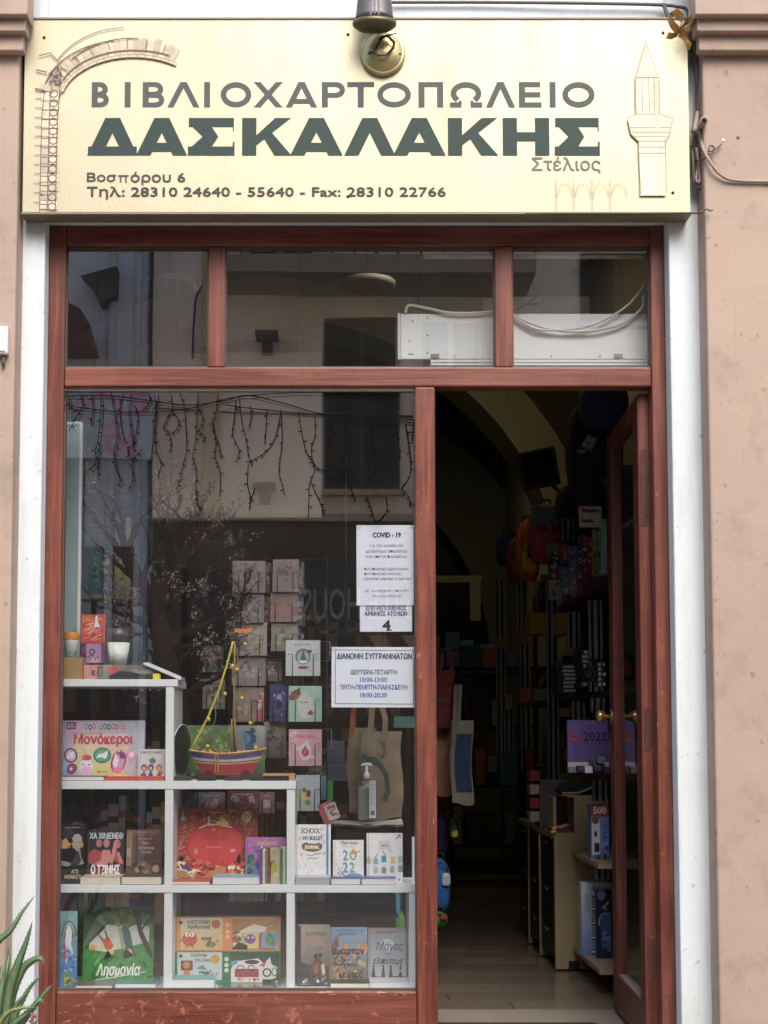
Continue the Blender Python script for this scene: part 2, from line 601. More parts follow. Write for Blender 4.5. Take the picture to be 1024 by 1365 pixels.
# surround of white plaster: two uprights and lintel
mb = MB()
mb.box(SX0 - 0.02, FX0, -0.07, 0.12, GZ, 6.0)
mb.build('white_plaster_jamb', WHITEP, bld, 0.006)
mb = MB()
mb.box(FX1, SX1 + 0.02, -0.07, 0.12, GZ, 6.0)
mb.build('white_plaster_jamb', WHITEP, bld, 0.006)
mb = MB().box(FX0, FX1, -0.068, 0.12, FZ1, 6.0)
mb.build('white_plaster_lintel', WHITEP, bld, 0.004)
bx('upper_wall', PINK, bld, -6, 6, -0.1, 0.3, 6.0, H)
# pilasters
def pilaster(x0, x1, inner, sgn):
    p = bx('pilaster', PINK, bld, x0, x1, PLY, 0.3, GZ, 6.0, 0.008)
    # moulded capital: three steps that grow upwards
    for (pa, pb, px, out) in ((-200, 19, 919, 0.10), (19.5, 41, 929, 0.07), (41.5, 67, 934, 0.04)):
        z0, z1 = ZY(pb, PLY - out), ZY(pa, PLY - out)
        e = inner - sgn * (out * 0.45 + 0.003)
        a, b = (e, x1) if sgn > 0 else (x0, e)
        bx('capital_moulding', PINK, p, a, b, PLY - out, PLY + 0.001, z0, z1 - 0.004, 0.004)
    return p
pr = XY(942, 400, PLY)
pilaster(pr, 4.0, pr, 1)
pl = XY(21, 400, PLY)
pilaster(-4.0, pl, pl, -1)
# interior shell
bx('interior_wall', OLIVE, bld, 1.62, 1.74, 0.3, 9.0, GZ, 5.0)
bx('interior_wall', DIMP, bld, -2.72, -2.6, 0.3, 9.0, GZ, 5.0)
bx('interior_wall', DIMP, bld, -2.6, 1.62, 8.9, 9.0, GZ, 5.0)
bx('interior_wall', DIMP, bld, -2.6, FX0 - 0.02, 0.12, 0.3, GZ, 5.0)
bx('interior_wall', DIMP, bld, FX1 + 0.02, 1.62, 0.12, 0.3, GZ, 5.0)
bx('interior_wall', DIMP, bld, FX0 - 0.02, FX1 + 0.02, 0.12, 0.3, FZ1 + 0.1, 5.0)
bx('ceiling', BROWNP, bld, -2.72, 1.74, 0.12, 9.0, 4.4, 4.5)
bx('side_wall', PINK, bld, -6, -4, 0.0, 0.3, GZ, 6.0)
bx('side_wall', PINK, bld, 4, 6, 0.0, 0.3, GZ, 6.0)
bx('roof', cm(150, 120, 100, 0.9), bld, -6, 6, -0.1, 12, H - 0.2, H)
bx('rear_wall', PINK, bld, -6, 6, 11.8, 12, GZ, H - 0.2)
# arch across the room
def arch(name, cx, rin, rout, spring, y0, y1, m):
    mb = MB()
    n = 28
    pin = [(cx + rin * math.cos(math.pi * i / n), spring + rin * math.sin(math.pi * i / n)) for i in range(n + 1)]
    po = [(cx + rout * math.cos(math.pi * i / n), spring + rout * math.sin(math.pi * i / n)) for i in range(n + 1)]
    vs = []
    for i in range(n + 1):
        vs += [(pin[i][0], y0, pin[i][1]), (po[i][0], y0, po[i][1]), (po[i][0], y1, po[i][1]), (pin[i][0], y1, pin[i][1])]
    fs = []
    for i in range(n):
        for k in range(4):
            a, b = 4 * i + k, 4 * i + (k + 1) % 4
            fs.append((a, b, b + 4, a + 4))
    mb.add(vs, fs)
    return mb.build(name, m, bld)
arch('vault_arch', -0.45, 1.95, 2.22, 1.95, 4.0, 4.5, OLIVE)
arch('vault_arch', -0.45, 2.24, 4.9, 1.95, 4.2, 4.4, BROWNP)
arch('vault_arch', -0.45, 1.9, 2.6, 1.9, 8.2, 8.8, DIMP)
# marble door zone and laminate planks
bx('threshold', mat('threshold_marble', S(138, 132, 122), 0.35, var=0.1, scale=4, bstr=0.05), bld, FX0 + 0.01, FX1 - 0.01, -0.05, 0.86, -0.06, -0.002, 0.003)
bx('step', m_stone, bld, FX0, FX1, -0.2, -0.05, GZ, -0.03, 0.005)
fl = tag(bx('shop_floor', cm(60, 52, 44, 0.8), None, -2.6, 1.62, 0.3, 8.9, GZ, -0.065), kind='structure')
PLK = []
for i, bc in enumerate((S(116, 107, 95), S(124, 115, 102), S(107, 98, 87))):
    PLK.append(mat('laminate_plank_%s' % 'abc'[i], bc, 0.22, var=0.18, scale=5, bstr=0.15, bscale=20, stretch=(1.2, 14, 14), bdist=0.001))
rp = random.Random(3)
y = 0.866
protos = [MB().box(0, 1.196, 0, 0.190, -0.06, 0).build('plank', m, fl, world=False) for m in PLK]
used = [0, 0, 0]
r_i = 0
while y < 7.2:
    x = -2.6 - rp.uniform(0, 1.1)
    while x < 1.6:
        k = rp.randrange(3)
        o = protos[k] if not used[k] else protos[k].copy()
        if used[k]:
            col.objects.link(o)
        used[k] = 1
        o.parent = fl
        o.location = (x, y, rp.uniform(-0.0006, 0.0006))
        x += 1.2
    y += 0.1935

# ---------------------------------------------------------------- the other side of the street, seen mirrored in the glass
YO = -8.94
YV = 9.0
def OR(x0, y0, x1, y1):
    return RC(x0, y0, x1, y1, YV)
BEIGE = plaster('beige_plaster', S(228, 225, 217), S(176, 172, 162), 0.12, 0.8)
BLUEP = plaster('blue_plaster', S(208, 222, 240), S(168, 182, 202), 0.08, 0.5)
STONE = plaster('dark_stone', S(96, 88, 76), S(54, 50, 46), 0.2, 0.8)
DKB = cm(34, 42, 54, 0.6)
ob = thing('house', (0, YO, GZ), 'beige house across the street with dark shutters and stone ground floor, mirrored in the glass', 'house')
xb = XY(203, 600, YV)
zst = ZY(692, YV)
bx('wall', BEIGE, ob, xb, 9, YO - 3, YO, zst, 6.6)
bx('stone_wall', STONE, ob, xb, 9, YO - 3, YO - 0.02, GZ, zst)
bx('cornice', BEIGE, ob, xb, 9, YO, YO + 0.22, 6.45, 6.62, 0.02)
x0, x1, z0, z1 = OR(300, 372, 700, 395)
sl_ = bx('balcony', cm(150, 146, 138, 0.8), ob, x0, x1, YO, YO + 0.75, z0, z1)
mb = MB()
n = 14
for i in range(n + 1):
    xx = x0 + (x1 - x0) * i / n
    mb.tube([(xx, YO + 0.72, z1), (xx, YO + 0.72, z1 + 0.95)], 0.012, 5)
mb.tube([(x0, YO + 0.72, z1 + 0.95), (x1, YO + 0.72, z1 + 0.95)], 0.02, 5)
mb.build('railing', DARKMETAL, sl_)
for (a, b, c_, d_, nm) in ((432, 425, 533, 655, 'shuttered_window'), (775, 338, 866, 430, 'shuttered_window')):
    x0, x1, z0, z1 = OR(a, b, c_, d_)
    w_ = bx(nm, DKB, ob, x0, x1, YO, YO + 0.04, z0, z1)
    k = 0
    zz = z0 + 0.05
    mb = MB()
    while zz < z1 - 0.04:
        for (p, q) in ((x0 + 0.03, (x0 + x1) / 2 - 0.02), ((x0 + x1) / 2 + 0.02, x1 - 0.03)):
            mb.add([(p, YO + 0.045, zz), (q, YO + 0.045, zz), (q, YO + 0.075, zz + 0.03), (p, YO + 0.075, zz + 0.03)], [(0, 1, 2, 3)])
        zz += 0.045
    mb.build('louvre', cm(26, 38, 40, 0.6), w_)
    bx('sill', cm(180, 170, 150, 0.8), w_, x0 - 0.05, x1 + 0.05, YO, YO + 0.12, z0 - 0.06, z0 - 0.005)
x0, x1, z0, z1 = OR(270, 300, 292, 690)
bx('drainpipe', cm(186, 172, 142, 0.7), ob, x0, x1, YO, YO + 0.07, z0, z1, 0.02)
for (px, py) in ((352, 655), (355, 455)):
    x0, z0 = W(px, py, YV)
    MB().box(x0 - 0.1, x0 + 0.12, YO, YO + 0.25, z0, z0 + 0.05).box(x0 - 0.04, x0 + 0.06, YO, YO + 0.12, z0 - 0.14, z0).build('wall_lamp', DARKMETAL, ob)
mb = MB()
mb.tube([(XY(205, 540, YV), YO + 0.05, ZY(545, YV)), (XY(330, 560, YV), YO + 0.05, ZY(552, YV)), (XY(560, 570, YV), YO + 0.05, ZY(556, YV))], 0.012, 5)
mb.tube([(XY(300, 330, YV), YO + 0.05, ZY(330, YV)), (XY(262, 380, YV), YO + 0.05, ZY(400, YV)), (XY(258, 480, YV), YO + 0.05, ZY(480, YV))], 0.012, 5)
mb.build('cable', BLACKW, ob)
# ground floor doors and sign of the cafe
for (a, b, c_, d_) in ((240, 760, 330, 1160), (600, 850, 700, 1160), (760, 760, 860, 1160)):
    x0, x1, z0, z1 = OR(a, b, c_, d_)
    z0 = GZ
    bx('dark_doorway', cm(26, 26, 28, 0.4), ob, x0, x1, YO - 0.02, YO + 0.0, z0, z1)
def opp_sign(name, px, draw, board, label, yo=0.06, cat='sign'):
    x0, x1, z0, z1 = OR(*px)
    t = thing(name, ((x0 + x1) / 2, YO + yo, z0), label, cat, rot=(0, 0, math.pi))
    MB().box(-(x1 - x0) / 2, (x1 - x0) / 2, 0.001, 0.04, 0, z1 - z0).build('board', board, t, world=False)
    a = Art(px[0], px[1], px[2], px[3], x1 - x0, z1 - z0)
    draw(a)
    a.build('lettering', t)
def d(a):
    a.text('CASTLE HOUSE', 392, 785, 590, 826, S(168, 176, 170))
    a.text('καφέ', 400, 745, 520, 775, S(40, 60, 110), 1.5)
opp_sign('cafe_sign', (378, 738, 602, 850), d, cm(60, 66, 66, 0.6), 'dark green cafe board with pale letters across the street, mirrored in the shop window')
def d(a):
    a.text('ποπ"', 96, 930, 148, 955, S(30, 30, 34), 1.0)
opp_sign('small_white_sign', (82, 925, 165, 960), d, cm(186, 190, 186, 0.6), 'small white board with black letters across the street, mirrored behind the unicorn box', 0.3)
for (a_, b_, c_, d_) in ((560, 430, 640, 560), (330, 300, 420, 368)):
    x0, x1, z0, z1 = OR(a_, b_, c_, d_)
    wf = bx('window', cm(60, 66, 70, .25), ob, x0, x1, YO, YO + .02, z0, z1)
    for q in (0, .5, 1): bx('frame', cm(190, 184, 170, .6), wf, x0 + (x1 - x0) * q - .03, x0 + (x1 - x0) * q + .03, YO + .021, YO + .05, z0, z1)
    bx('sill', cm(170, 164, 150, .8), wf, x0 - .06, x1 + .06, YO, YO + .12, z0 - .06, z0 - .003)
x0, x1, z0, z1 = OR(203, 686, 760, 696)
bx('string_course', cm(176, 168, 152, .8), ob, x0, x1, YO, YO + .06, z0, z1, .01)
for i in range(9):
    x0, z0 = W(230 + i * 37, 688, YV)
    if i % 3 == 0: bx('corner_block', STONE, ob, x0, x0 + .16, YO - .02, YO + .0, z0 - 1.3, z0 - .1)
# awning with stripes
mb = MB()
x0, x1, z0, z1 = OR(490, 846, 700, 880)
cols_ = [S(190, 150, 90), S(140, 46, 40), S(196, 178, 120), S(140, 46, 40)]
n = 10
for i in range(n):
    a_, b_ = x0 + (x1 - x0) * i / n, x0 + (x1 - x0) * (i + 1) / n
    mb.add([(a_, YO + 0.02, z1), (b_, YO + 0.02, z1), (b_ + 0.12, YO + 0.8, z0), (a_ + 0.12, YO + 0.8, z0)], [(0, 1, 2, 3)], 0, cols_[i % 4])
tag(mb.build('awning', CLOTHPRINT), 'striped red and ochre awning over the cafe across the street', 'awning')
# blue house on the left
bh = thing('house', (-6, YO + 0.35, GZ), 'tall pale blue house across the street with white downpipes, mirrored in the glass', 'house')
bx('wall', BLUEP, bh, -12, XY(196, 600, YV), YO - 3, YO + 0.3, GZ, 9.5)
bx('ground_floor_front', cm(52, 50, 52, .5), bh, -11.9, XY(194, 600, YV), YO + 0.301, YO + 0.34, GZ, ZY(735, YV))
bx('shop_window', cm(26, 28, 34, .2), bh, XY(70, 900, YV), XY(180, 900, YV), YO + 0.341, YO + 0.35, .5, ZY(770, YV))
for (a, b) in ((150, 160), (186, 194)):
    x0, x1, z0, z1 = OR(a, 300, b, 900)
    bx('downpipe', cm(186, 196, 206, 0.6), bh, x0, x1, YO + 0.3, YO + 0.38, z0, z1, 0.02)
x0, x1, z0, z1 = OR(60, 560, 108, 900)
wn = bx('window', cm(70, 90, 110, 0.2), bh, x0, x1, YO + 0.3, YO + 0.33, z0, z1)
x0, x1, z0, z1 = OR(125, 620, 148, 690)
x0, x1, z0, z1 = OR(84, 400, 140, 490)
MB().prism([(x0, z0), (x1, z0), (x1 - 0.1, z0 + 0.35), (x0, z1 - 0.2)], YO + 0.31, YO + 0.9).build('awning', cm(90, 40, 48, 0.7), bh)
x0, x1, z0, z1 = OR(118, 375, 165, 425)
MB().prism([(x0, z1 - .1), (x0 + .1, z0 + .2), (x0 + .2, z0), (x1, z0 + .1), (x1, z1)], YO + 0.31, YO + 0.5).build('wall_lantern', cm(70, 70, 72, 0.7), bh)
bx('window', cm(70, 90, 110, 0.2), bh, XY(60, 700, YV), XY(120, 700, YV), YO + 0.3, YO + 0.33, 3.0, 4.2)
def d(a):
    for (cx, cy, r, c) in ((150, 560, 24, S(226, 150, 190)), (175, 575, 20, S(150, 210, 220)), (120, 550, 16, S(236, 170, 200)), (190, 545, 18, S(236, 190, 214))):
        a.ring(cx, cy, r, r, 6, c)
    a.text('C', 93, 535, 108, 565, S(230, 120, 170), 2)
    a.text('IO', 112, 590, 150, 618, S(230, 150, 190), 2)
opp_sign('round_pink_sign', (86, 522, 212, 622), d, cm(196, 210, 230, 0.6), 'pale sign with pink and turquoise rings on the blue house across the street', 0.42)
# houses further along both sides keep the street closed
bx('house', BEIGE, None, 9.2, 22, YO - 4, YO, GZ, 7.0)
o = bpy.data.objects['house.002']
tag(o, 'low beige house further along the far side of the street', 'house')
o = bx('house', plaster('ochre_plaster', S(196, 170, 130), S(150, 130, 100)), None, 6.1, 20, 0.0, 10, GZ, 9.0)
tag(o, 'ochre house next door to the right of the pink building', 'house')
o = bx('house', plaster('cream_plaster', S(206, 196, 170), S(160, 150, 130)), None, -20, -6.1, 0.0, 10, GZ, 9.0)
tag(o, 'cream house next door to the left of the pink building', 'house')
# ================================================================ WOODEN SHOPFRONT
sf = thing('wooden_shopfront', (0, 0.03, 0), 'red-brown wooden shopfront with three transom panes, display window and open door', 'shopfront')
GY = 0.035
jx0 = XY(88, 300, 0)
jx1 = XY(866, 300, 0)
zh = ZY(327, 0)
zt1, zt0 = ZY(489, 0), ZY(515, 0)
px0, px1 = XY(554.5, 900, 0), XY(582, 900, 0)
zb = ZY(1322, 0)
bx('jamb', WV, sf, FX0, jx0, 0.0, 0.075, 0.0, FZ1 - 0.002, 0.005)
bx('jamb', WVC, sf, jx1, FX1, 0.0, 0.075, 0.0, FZ1 - 0.002, 0.005)
bx('head_rail', WH, sf, jx0 + 0.001, jx1 - 0.001, 0.003, 0.075, zh, FZ1 - 0.002, 0.005)
bx('transom_bar', WH, sf, jx0 + 0.001, jx1 - 0.001, 0.002, 0.075, zt0, zt1, 0.006)
bx('door_post', WVC, sf, px0, px1, 0.004, 0.075, 0.0, zt0 - 0.001, 0.006)
for a, b in ((277, 300), (660, 684)):
    bx('mullion', WV, sf, XY(a, 400, 0), XY(b, 400, 0), 0.008, 0.07, zt1 + 0.001, zh - 0.001, 0.005)
bx('bottom_rail', WHC, sf, jx0 + 0.001, px0 - 0.001, 0.005, 0.075, 0.0, zb, 0.006)
bx('bottom_moulding', WHC, sf, jx0 + 0.002, px0 - 0.002, 0.0, 0.01, ZY(1375, 0) - 0.01, ZY(1375, 0) + 0.015, 0.003)
BEAD = mat('putty_bead', S(176, 172, 160), 0.7, var=0.15)
BEADD = cm(84, 76, 68, 0.7)
def pane(x0, x1, z0, z1, top=True):
    p = MB().add([(x0, GY, z0), (x1, GY, z0), (x1, GY, z1), (x0, GY, z1)], [(0, 1, 2, 3)]).build('glass_pane', GLASS, sf)
    t = 0.008
    bx('glazing_bead', BEAD if top else BEADD, p, x0, x1, GY - 0.014, GY - 0.001, z1 - t * (1.4 if top else 0.8), z1)
    bx('glazing_bead', BEADD, p, x0, x1, GY - 0.014, GY - 0.001, z0, z0 + t)
    bx('glazing_bead', BEADD, p, x0, x0 + 0.004, GY - 0.012, GY - 0.001, z0 + t, z1 - t * 1.5)
    bx('glazing_bead', BEADD, p, x1 - 0.004, x1, GY - 0.012, GY - 0.001, z0 + t, z1 - t * 1.5)
pane(jx0, XY(277, 400, 0), zt1, zh, False)
pane(XY(300, 400, 0), XY(660, 400, 0), zt1, zh, False)
pane(XY(684, 400, 0), jx1, zt1, zh, False)
pane(jx0, px0, zb, zt0)

# the open door, hinged on the right jamb
hx = XY(852, 700, 0.06)
dt = 0.043
dz1 = ZY(521, 0.06) - 0.01
DW = 0.75
dr = thing('door', (0, 0, 0), None, None, rot=(0, 0, R(-2.4)))
dr.parent = sf
dr.location = (hx, 0.065 - 0.03, 0)
def dbox(name, m, x0, x1, y0, y1, z0, z1, bevel=0.003):
    return MB().box(x0, x1, y0, y1, z0, z1).build(name, m, dr, bevel, world=False)
gz0, gz1 = 0.16, ZY(592, 0.7) - 0.02
WR = wood_paint('bright_red_door_edge', 2, 0.02, 1.0)
_n = WR.node_tree
dbox('hinge_stile', WDK, 0, dt, 0, 0.11, 0.015, dz1, 0.004)
dbox('lock_stile', WDK, 0, dt, DW - 0.11, DW, 0.015, dz1, 0.004)
dbox('top_rail', WDK, 0.001, dt - 0.001, 0.111, DW - 0.111, gz1, dz1 - 0.001)
dbox('bottom_rail', WDK, 0.001, dt - 0.001, 0.111, DW - 0.111, 0.016, gz0)
dbox('glazing_bead', WDK, 0.004, dt - 0.004, 0.111, 0.125, gz0, gz1)
dbox('glazing_bead', WDK, 0.004, dt - 0.004, DW - 0.125, DW - 0.111, gz0, gz1)
dbox('glazing_bead', cm(150, 140, 130, 0.5), 0.004, dt - 0.004, 0.125, DW - 0.125, gz0, gz0 + 0.012)
MB().add([(dt / 2, 0.12, gz0), (dt / 2, DW - 0.12, gz0), (dt / 2, DW - 0.12, gz1), (dt / 2, 0.12, gz1)], [(0, 1, 2, 3)]).build('glass_pane', GLASS, dr, world=False)
mb = MB()
kz = ZY(955, 0.7)
mb2 = MB()
for sx in (-1,):
    base = 0 if sx < 0 else dt
    mb = MB()
    mb.tube([(base, DW - 0.055, kz), (base + sx * 0.006, DW - 0.055, kz)], 0.03, 14)
    mb.tube([(base + sx * 0.006, DW - 0.055, kz), (base + sx * 0.022, DW - 0.055, kz), (base + sx * 0.028, DW - 0.055, kz), (base + sx * 0.052, DW - 0.055, kz), (base + sx * 0.064, DW - 0.055, kz), (base + sx * 0.068, DW - 0.055, kz)], [0.008, 0.008, 0.018, 0.028, 0.02, 0.006], 14)
    mb.build('door_knob', mat('worn_brass', S(176, 150, 104), 0.35, 0.8, var=0.15), dr, world=False)
for (a, b) in ((598, 700), (945, 1000), (1252, 1310)):
    z1_, z0_ = ZY(a, 0.05), ZY(b, 0.05)
    mb = MB()
    mb.box(dt * 0.2, dt * 0.75, -0.003, -0.0005, z0_, z1_)
    mb.tube([(dt + 0.012, -0.004, z0_ + 0.02), (dt + 0.012, -0.004, z1_ - 0.02)], 0.007, 8)
    mb.box(dt * 0.75, dt + 0.012, -0.003, -0.0005, z0_ + 0.03, z1_ - 0.03)
    for q in range(4):
        zq = z0_ + (z1_ - z0_) * (q + 0.5) / 4
        mb.tube([(dt * (0.35 if q % 2 else 0.6), -0.0045, zq), (dt * (0.35 if q % 2 else 0.6), -0.002, zq)], 0.003, 6)
    mb.build('hinge', mat('rusty_iron', S(82, 52, 46), 0.6, 0.4, var=0.3), dr, world=False)
# door mat
x0, x1 = XY(583, 1360, 0.3), XY(798, 1360, 0.5)
t = thing('door_mat', ((x0 + x1) / 2, 0.25, 0), 'dark grey ribbed door mat lying inside the open doorway', 'mat')
MB().box(x0, x1, -0.03, 0.54, -0.001, 0.008).build('mat_base', cm(30, 30, 33, 0.9), t)
mb = MB()
for i in range(44):
    y_ = -0.02 + i * 0.0125
    mb.box(x0 + 0.02, x1 - 0.02, y_, y_ + 0.007, 0.008, 0.013)
tag(mb.build('ribbing', cm(44, 44, 48, 0.95), t), kind='stuff')

# ================================================================ SHOP SIGN 
SY = -0.15
x0, x1, z0, z1 = RC(32, 26, 918, 283, SY)
SGN, ns_, bs_ = new_mat('sign_gold_sheet')
ns_.links.new(ramp(ns_, noise_n(ns_, 90, 3, 0.6), [(0.3, S(178, 171, 144)), (0.7, S(188, 182, 156))]), bs_.inputs['Base Color'])
bs_.inputs['Roughness'].default_value = 0.38
bs_.inputs['Metallic'].default_value = 0.4
sgs = noise_n(ns_, 1.0, 8, 0.7, (5, 5, 0.7))
ns_.links.new(ramp(ns_, sgs, [(0.3, 0.36), (0.7, 0.56)]), bs_.inputs['Roughness'])
bump(ns_, bs_, noise_n(ns_, 1.7, 3, 0.5), 0.25, 0.02)
sg = thing('shop_sign', ((x0 + x1) / 2, SY, z0), 'wide pale gold shop sign with dark green Greek lettering, ruined arch and minaret drawing', 'sign')
bx('sign_sheet', SGN, sg, x0, x1, SY, SY + 0.003, z0, z1)
bx('sign_box', cm(150, 146, 132, 0.6), sg, x0 + 0.004, x1 - 0.004, SY + 0.0035, SY + 0.078, z0 + 0.004, z1 - 0.004)
for (a, b, c_, d_) in ((x0 - 0.004, x1 + 0.004, z1, z1 + 0.006), (x0 - 0.004, x1 + 0.004, z0 - 0.008, z0)):
    bx('sign_edge', cm(120, 112, 92, 0.5), sg, a, b, SY - 0.004, SY + 0.078, c_, d_)
a = Art(32, 26, 918, 283, x1 - x0, z1 - z0)
DG = S(40, 62, 57)
DG2 = S(74, 82, 80)
def glyph(a, ch, x0, x1, yt, yb, tv, th, c):
    P = a.poly
    w_, h_ = x1 - x0, yb - yt
    cx, cy = (x0 + x1) / 2, (yt + yb) / 2
    if ch == 'I':
        a.rect(x0, yt, x1, yb, c)
    elif ch in 'LAD':
        k = tv * 0.52
        P([(x0, yb), (x0 + tv, yb), (cx + k, yt), (cx - k, yt)], c)
        P([(x1 - tv, yb), (x1, yb), (cx + k, yt), (cx - k, yt)], c)
        if ch == 'A':
            y0_ = yb - h_ * 0.34
            e = (x1 - x0) * 0.17 * 0.9
            a.rect(x0 + e + tv * .3, y0_, x1 - e - tv * .3, y0_ + th, c)
        if ch == 'D':
            a.rect(x0 + 1, yb - th, x1 - 1, yb, c)
    elif ch == 'S':
        a.rect(x0 + 1, yt, x1 - 1, yt + th, c)
        a.rect(x0, yb - th, x1, yb, c)
        mx = x0 + w_ * 0.42
        P([(x0 + 1, yt + th * .6), (x0 + tv * 1.5, yt + th * .6), (mx + tv * .75, cy), (mx - tv * .35, cy)], c)
        P([(mx - tv * .35, cy), (mx + tv * .75, cy), (x0 + tv * 1.5, yb - th * .6), (x0, yb - th * .6)], c)
        a.rect(x1 - 2.5, yt + th * .6, x1 - 1, yt + th * 1.5, c)
        a.rect(x1 - 2.5, yb - th * 1.5, x1, yb - th * .6, c)
    elif ch == 'K':
        a.rect(x0, yt, x0 + tv, yb, c)
        P([(x0 + tv, cy - 2), (x1 - tv * 1.15, yt), (x1 - 1, yt), (x0 + tv, cy + th * .95)], c)
        P([(x0 + tv + w_ * .12, cy - 1), (x0 + tv + w_ * .28, cy - h_ * .16), (x1, yb), (x1 - tv * 1.2, yb)], c)
    elif ch == 'H':
        a.rect(x0, yt, x0 + tv, yb, c); a.rect(x1 - tv, yt, x1, yb, c); a.rect(x0 + tv, cy - th / 2, x1 - tv, cy + th / 2, c)
    elif ch == 'P':
        a.rect(x0, yt, x0 + tv, yb, c); a.rect(x1 - tv, yt, x1, yb, c); a.rect(x0 + tv, yt, x1 - tv, yt + th, c)
    elif ch == 'T':
        a.rect(cx - tv / 2, yt, cx + tv / 2, yb, c); a.rect(x0, yt, x1, yt + th, c)
    elif ch == 'E':
        a.rect(x0, yt, x0 + tv, yb, c)
        for y_ in (yt, cy - th / 2, yb - th):
            a.rect(x0 + tv, y_, x1 - (1.5 if y_ not in (yb - th,) else 0), y_ + th, c)
    elif ch == 'X':
        P([(x0, yt), (x0 + tv * 1.15, yt), (x1, yb), (x1 - tv * 1.15, yb)], c)
        P([(x1 - tv * 1.15, yt), (x1, yt), (x0 + tv * 1.15, yb), (x0, yb)], c)
    elif ch == 'O':
        a.ring(cx, cy, w_ / 2, h_ / 2, tv * .92, c, n=30)
    elif ch == 'B':
        a.rect(x0, yt, x0 + tv, yb, c)
        for (y0_, y1_, xr) in ((yt, cy + th * .4, x1 - 1.5), (cy - th * .4, yb, x1)):
            rr = (y1_ - y0_) / 2
            xc = xr - rr * 1.1
            a.rect(x0 + tv, y0_, xc + .5, y0_ + th, c); a.rect(x0 + tv, y1_ - th, xc + .5, y1_, c)
            a.ring(xc, (y0_ + y1_) / 2, rr * 1.1, rr, th * 1.05, c, -90, 90, 12)
    elif ch == 'R':
        a.rect(x0, yt, x0 + tv, yb, c)
        y1_ = cy + h_ * .12
        rr = (y1_ - yt) / 2
        xc = x1 - rr * 1.1
        a.rect(x0 + tv, yt, xc + .5, yt + th, c); a.rect(x0 + tv, y1_ - th, xc + .5, y1_, c)
        a.ring(xc, (yt + y1_) / 2, rr * 1.1, rr, th * 1.05, c, -90, 90, 12)
    elif ch == 'W':
        a.ring(cx, cy - h_ * .05, w_ / 2 - 1, h_ * .45, tv * .92, c, -48, 228, 26)
        a.rect(x0, yb - th, x0 + w_ * .36, yb, c); a.rect(x1 - w_ * .36, yb - th, x1, yb, c)
        a.rect(x0 + w_ * .27, yb - h_ * .26, x0 + w_ * .36, yb - th, c); a.rect(x1 - w_ * .36, yb - h_ * .26, x1 - w_ * .27, yb - th, c)
for ch, p, q in (('B', 122, 145), ('I', 166, 174), ('B', 190, 219), ('L', 223, 266), ('I', 272, 280), ('O', 294, 335), ('X', 338, 377), ('A', 381, 423), ('R', 429, 460), ('T', 463, 499), ('O', 503, 548), ('P', 558, 591), ('W', 600, 643), ('L', 648, 687), ('E', 692, 722), ('I', 733, 741), ('O', 750, 793)):
    glyph(a, ch, p, q, 110, 144, 8.2, 6.8, DG2)
for ch, p, q in (('D', 117, 184), ('A', 182, 250), ('S', 251, 313), ('K', 323, 389), ('A', 387, 457), ('L', 459, 527), ('A', 524, 594), ('K', 597, 664), ('H', 670, 732), ('S', 739, 799)):
    glyph(a, ch, p, q, 158, 208, 19, 12, DG)
def cut(name):
    global a
    a.build(name, sg, SIGNPRINT)
    k_ = a.k
    a = Art(32, 26, 918, 283, x1 - x0, z1 - z0)
    a.k = k_
cut('shop_name_lettering')
a.text('Στέλιος', 708, 210, 800, 231, S(110, 112, 104), .35)
cut('first_name_lettering')
PC = S(70, 70, 66)
a.text('Βοσ', 117, 231, 156, 242.5, PC, .4)
a.line([(159, 235), (172, 235)], 2.0, PC); a.line([(162, 235), (162, 243)], 1.9, PC); a.line([(169, 235), (169, 243)], 1.9, PC)
a.text('όρου 6', 175, 230, 248, 246.5, PC, .4)
cut('address_lettering')
a.text('Τηλ: 28310 24640 - 55640 - Fax: 28310 22766', 117, 249.5, 594, 265.5, S(64, 64, 60), .4)
cut('telephone_lettering')
LN = S(112, 94, 88)
def arc_pts(cx, cy, rx, ry, a0, a1, n=18):
    return [(cx + rx * math.cos(R(a0 + (a1 - a0) * i / n)), cy - ry * math.sin(R(a0 + (a1 - a0) * i / n))) for i in range(n + 1)]
ra = random.Random(5)
# ruined arch: shaded stone band, uprights, curved courses and ragged stones
SHD = [S(200, 190, 160), S(190, 178, 150), S(208, 199, 170), S(180, 167, 142)]
for i in range(24):
    t0, t1 = 170 - i * 4.7, 170 - (i + 1) * 4.7 + .5
    o_, n_ = 1.0 + ra.uniform(-.03, .03), 1.0 + ra.uniform(-.02, .02)
    a.poly([(178 + 118 * o_ * math.cos(R(t0)), 136 - 84 * o_ * math.sin(R(t0))), (178 + 118 * o_ * math.cos(R(t1)), 136 - 84 * o_ * math.sin(R(t1))), (178 + 97 * n_ * math.cos(R(t1)), 138 - 60 * n_ * math.sin(R(t1))), (178 + 97 * n_ * math.cos(R(t0)), 138 - 60 * n_ * math.sin(R(t0)))], ra.choice(SHD))
for i in range(14):
    yy = 112 + i * 12
    a.rect(55 + ra.uniform(-1.5, 1), yy, 66, yy + 11.2, ra.choice(SHD)); a.rect(66.6, yy + 1, 77 + ra.uniform(-1, 2), yy + 11.6, ra.choice(SHD))
for xx, y0_ in ((55, 125), (65, 112), (76, 110)):
    a.line([(xx + 4, y0_), (xx + 1, 160), (xx, 281)], 1.1, LN)
for i in range(13):
    yy = 120 + i * 12.5
    a.line([(47, yy), (56, yy)], .8, LN)
    a.line([(56, yy + 3), (66, yy + 3)], .8, LN)
    a.ring(71.5, yy + 6, 6, 5.6, 1.3, LN, n=8)
a.line(arc_pts(170, 128, 112, 74, 168, 100), 1.6, LN)
a.line(arc_pts(178, 128, 100, 60, 160, 62), 1.8, LN)
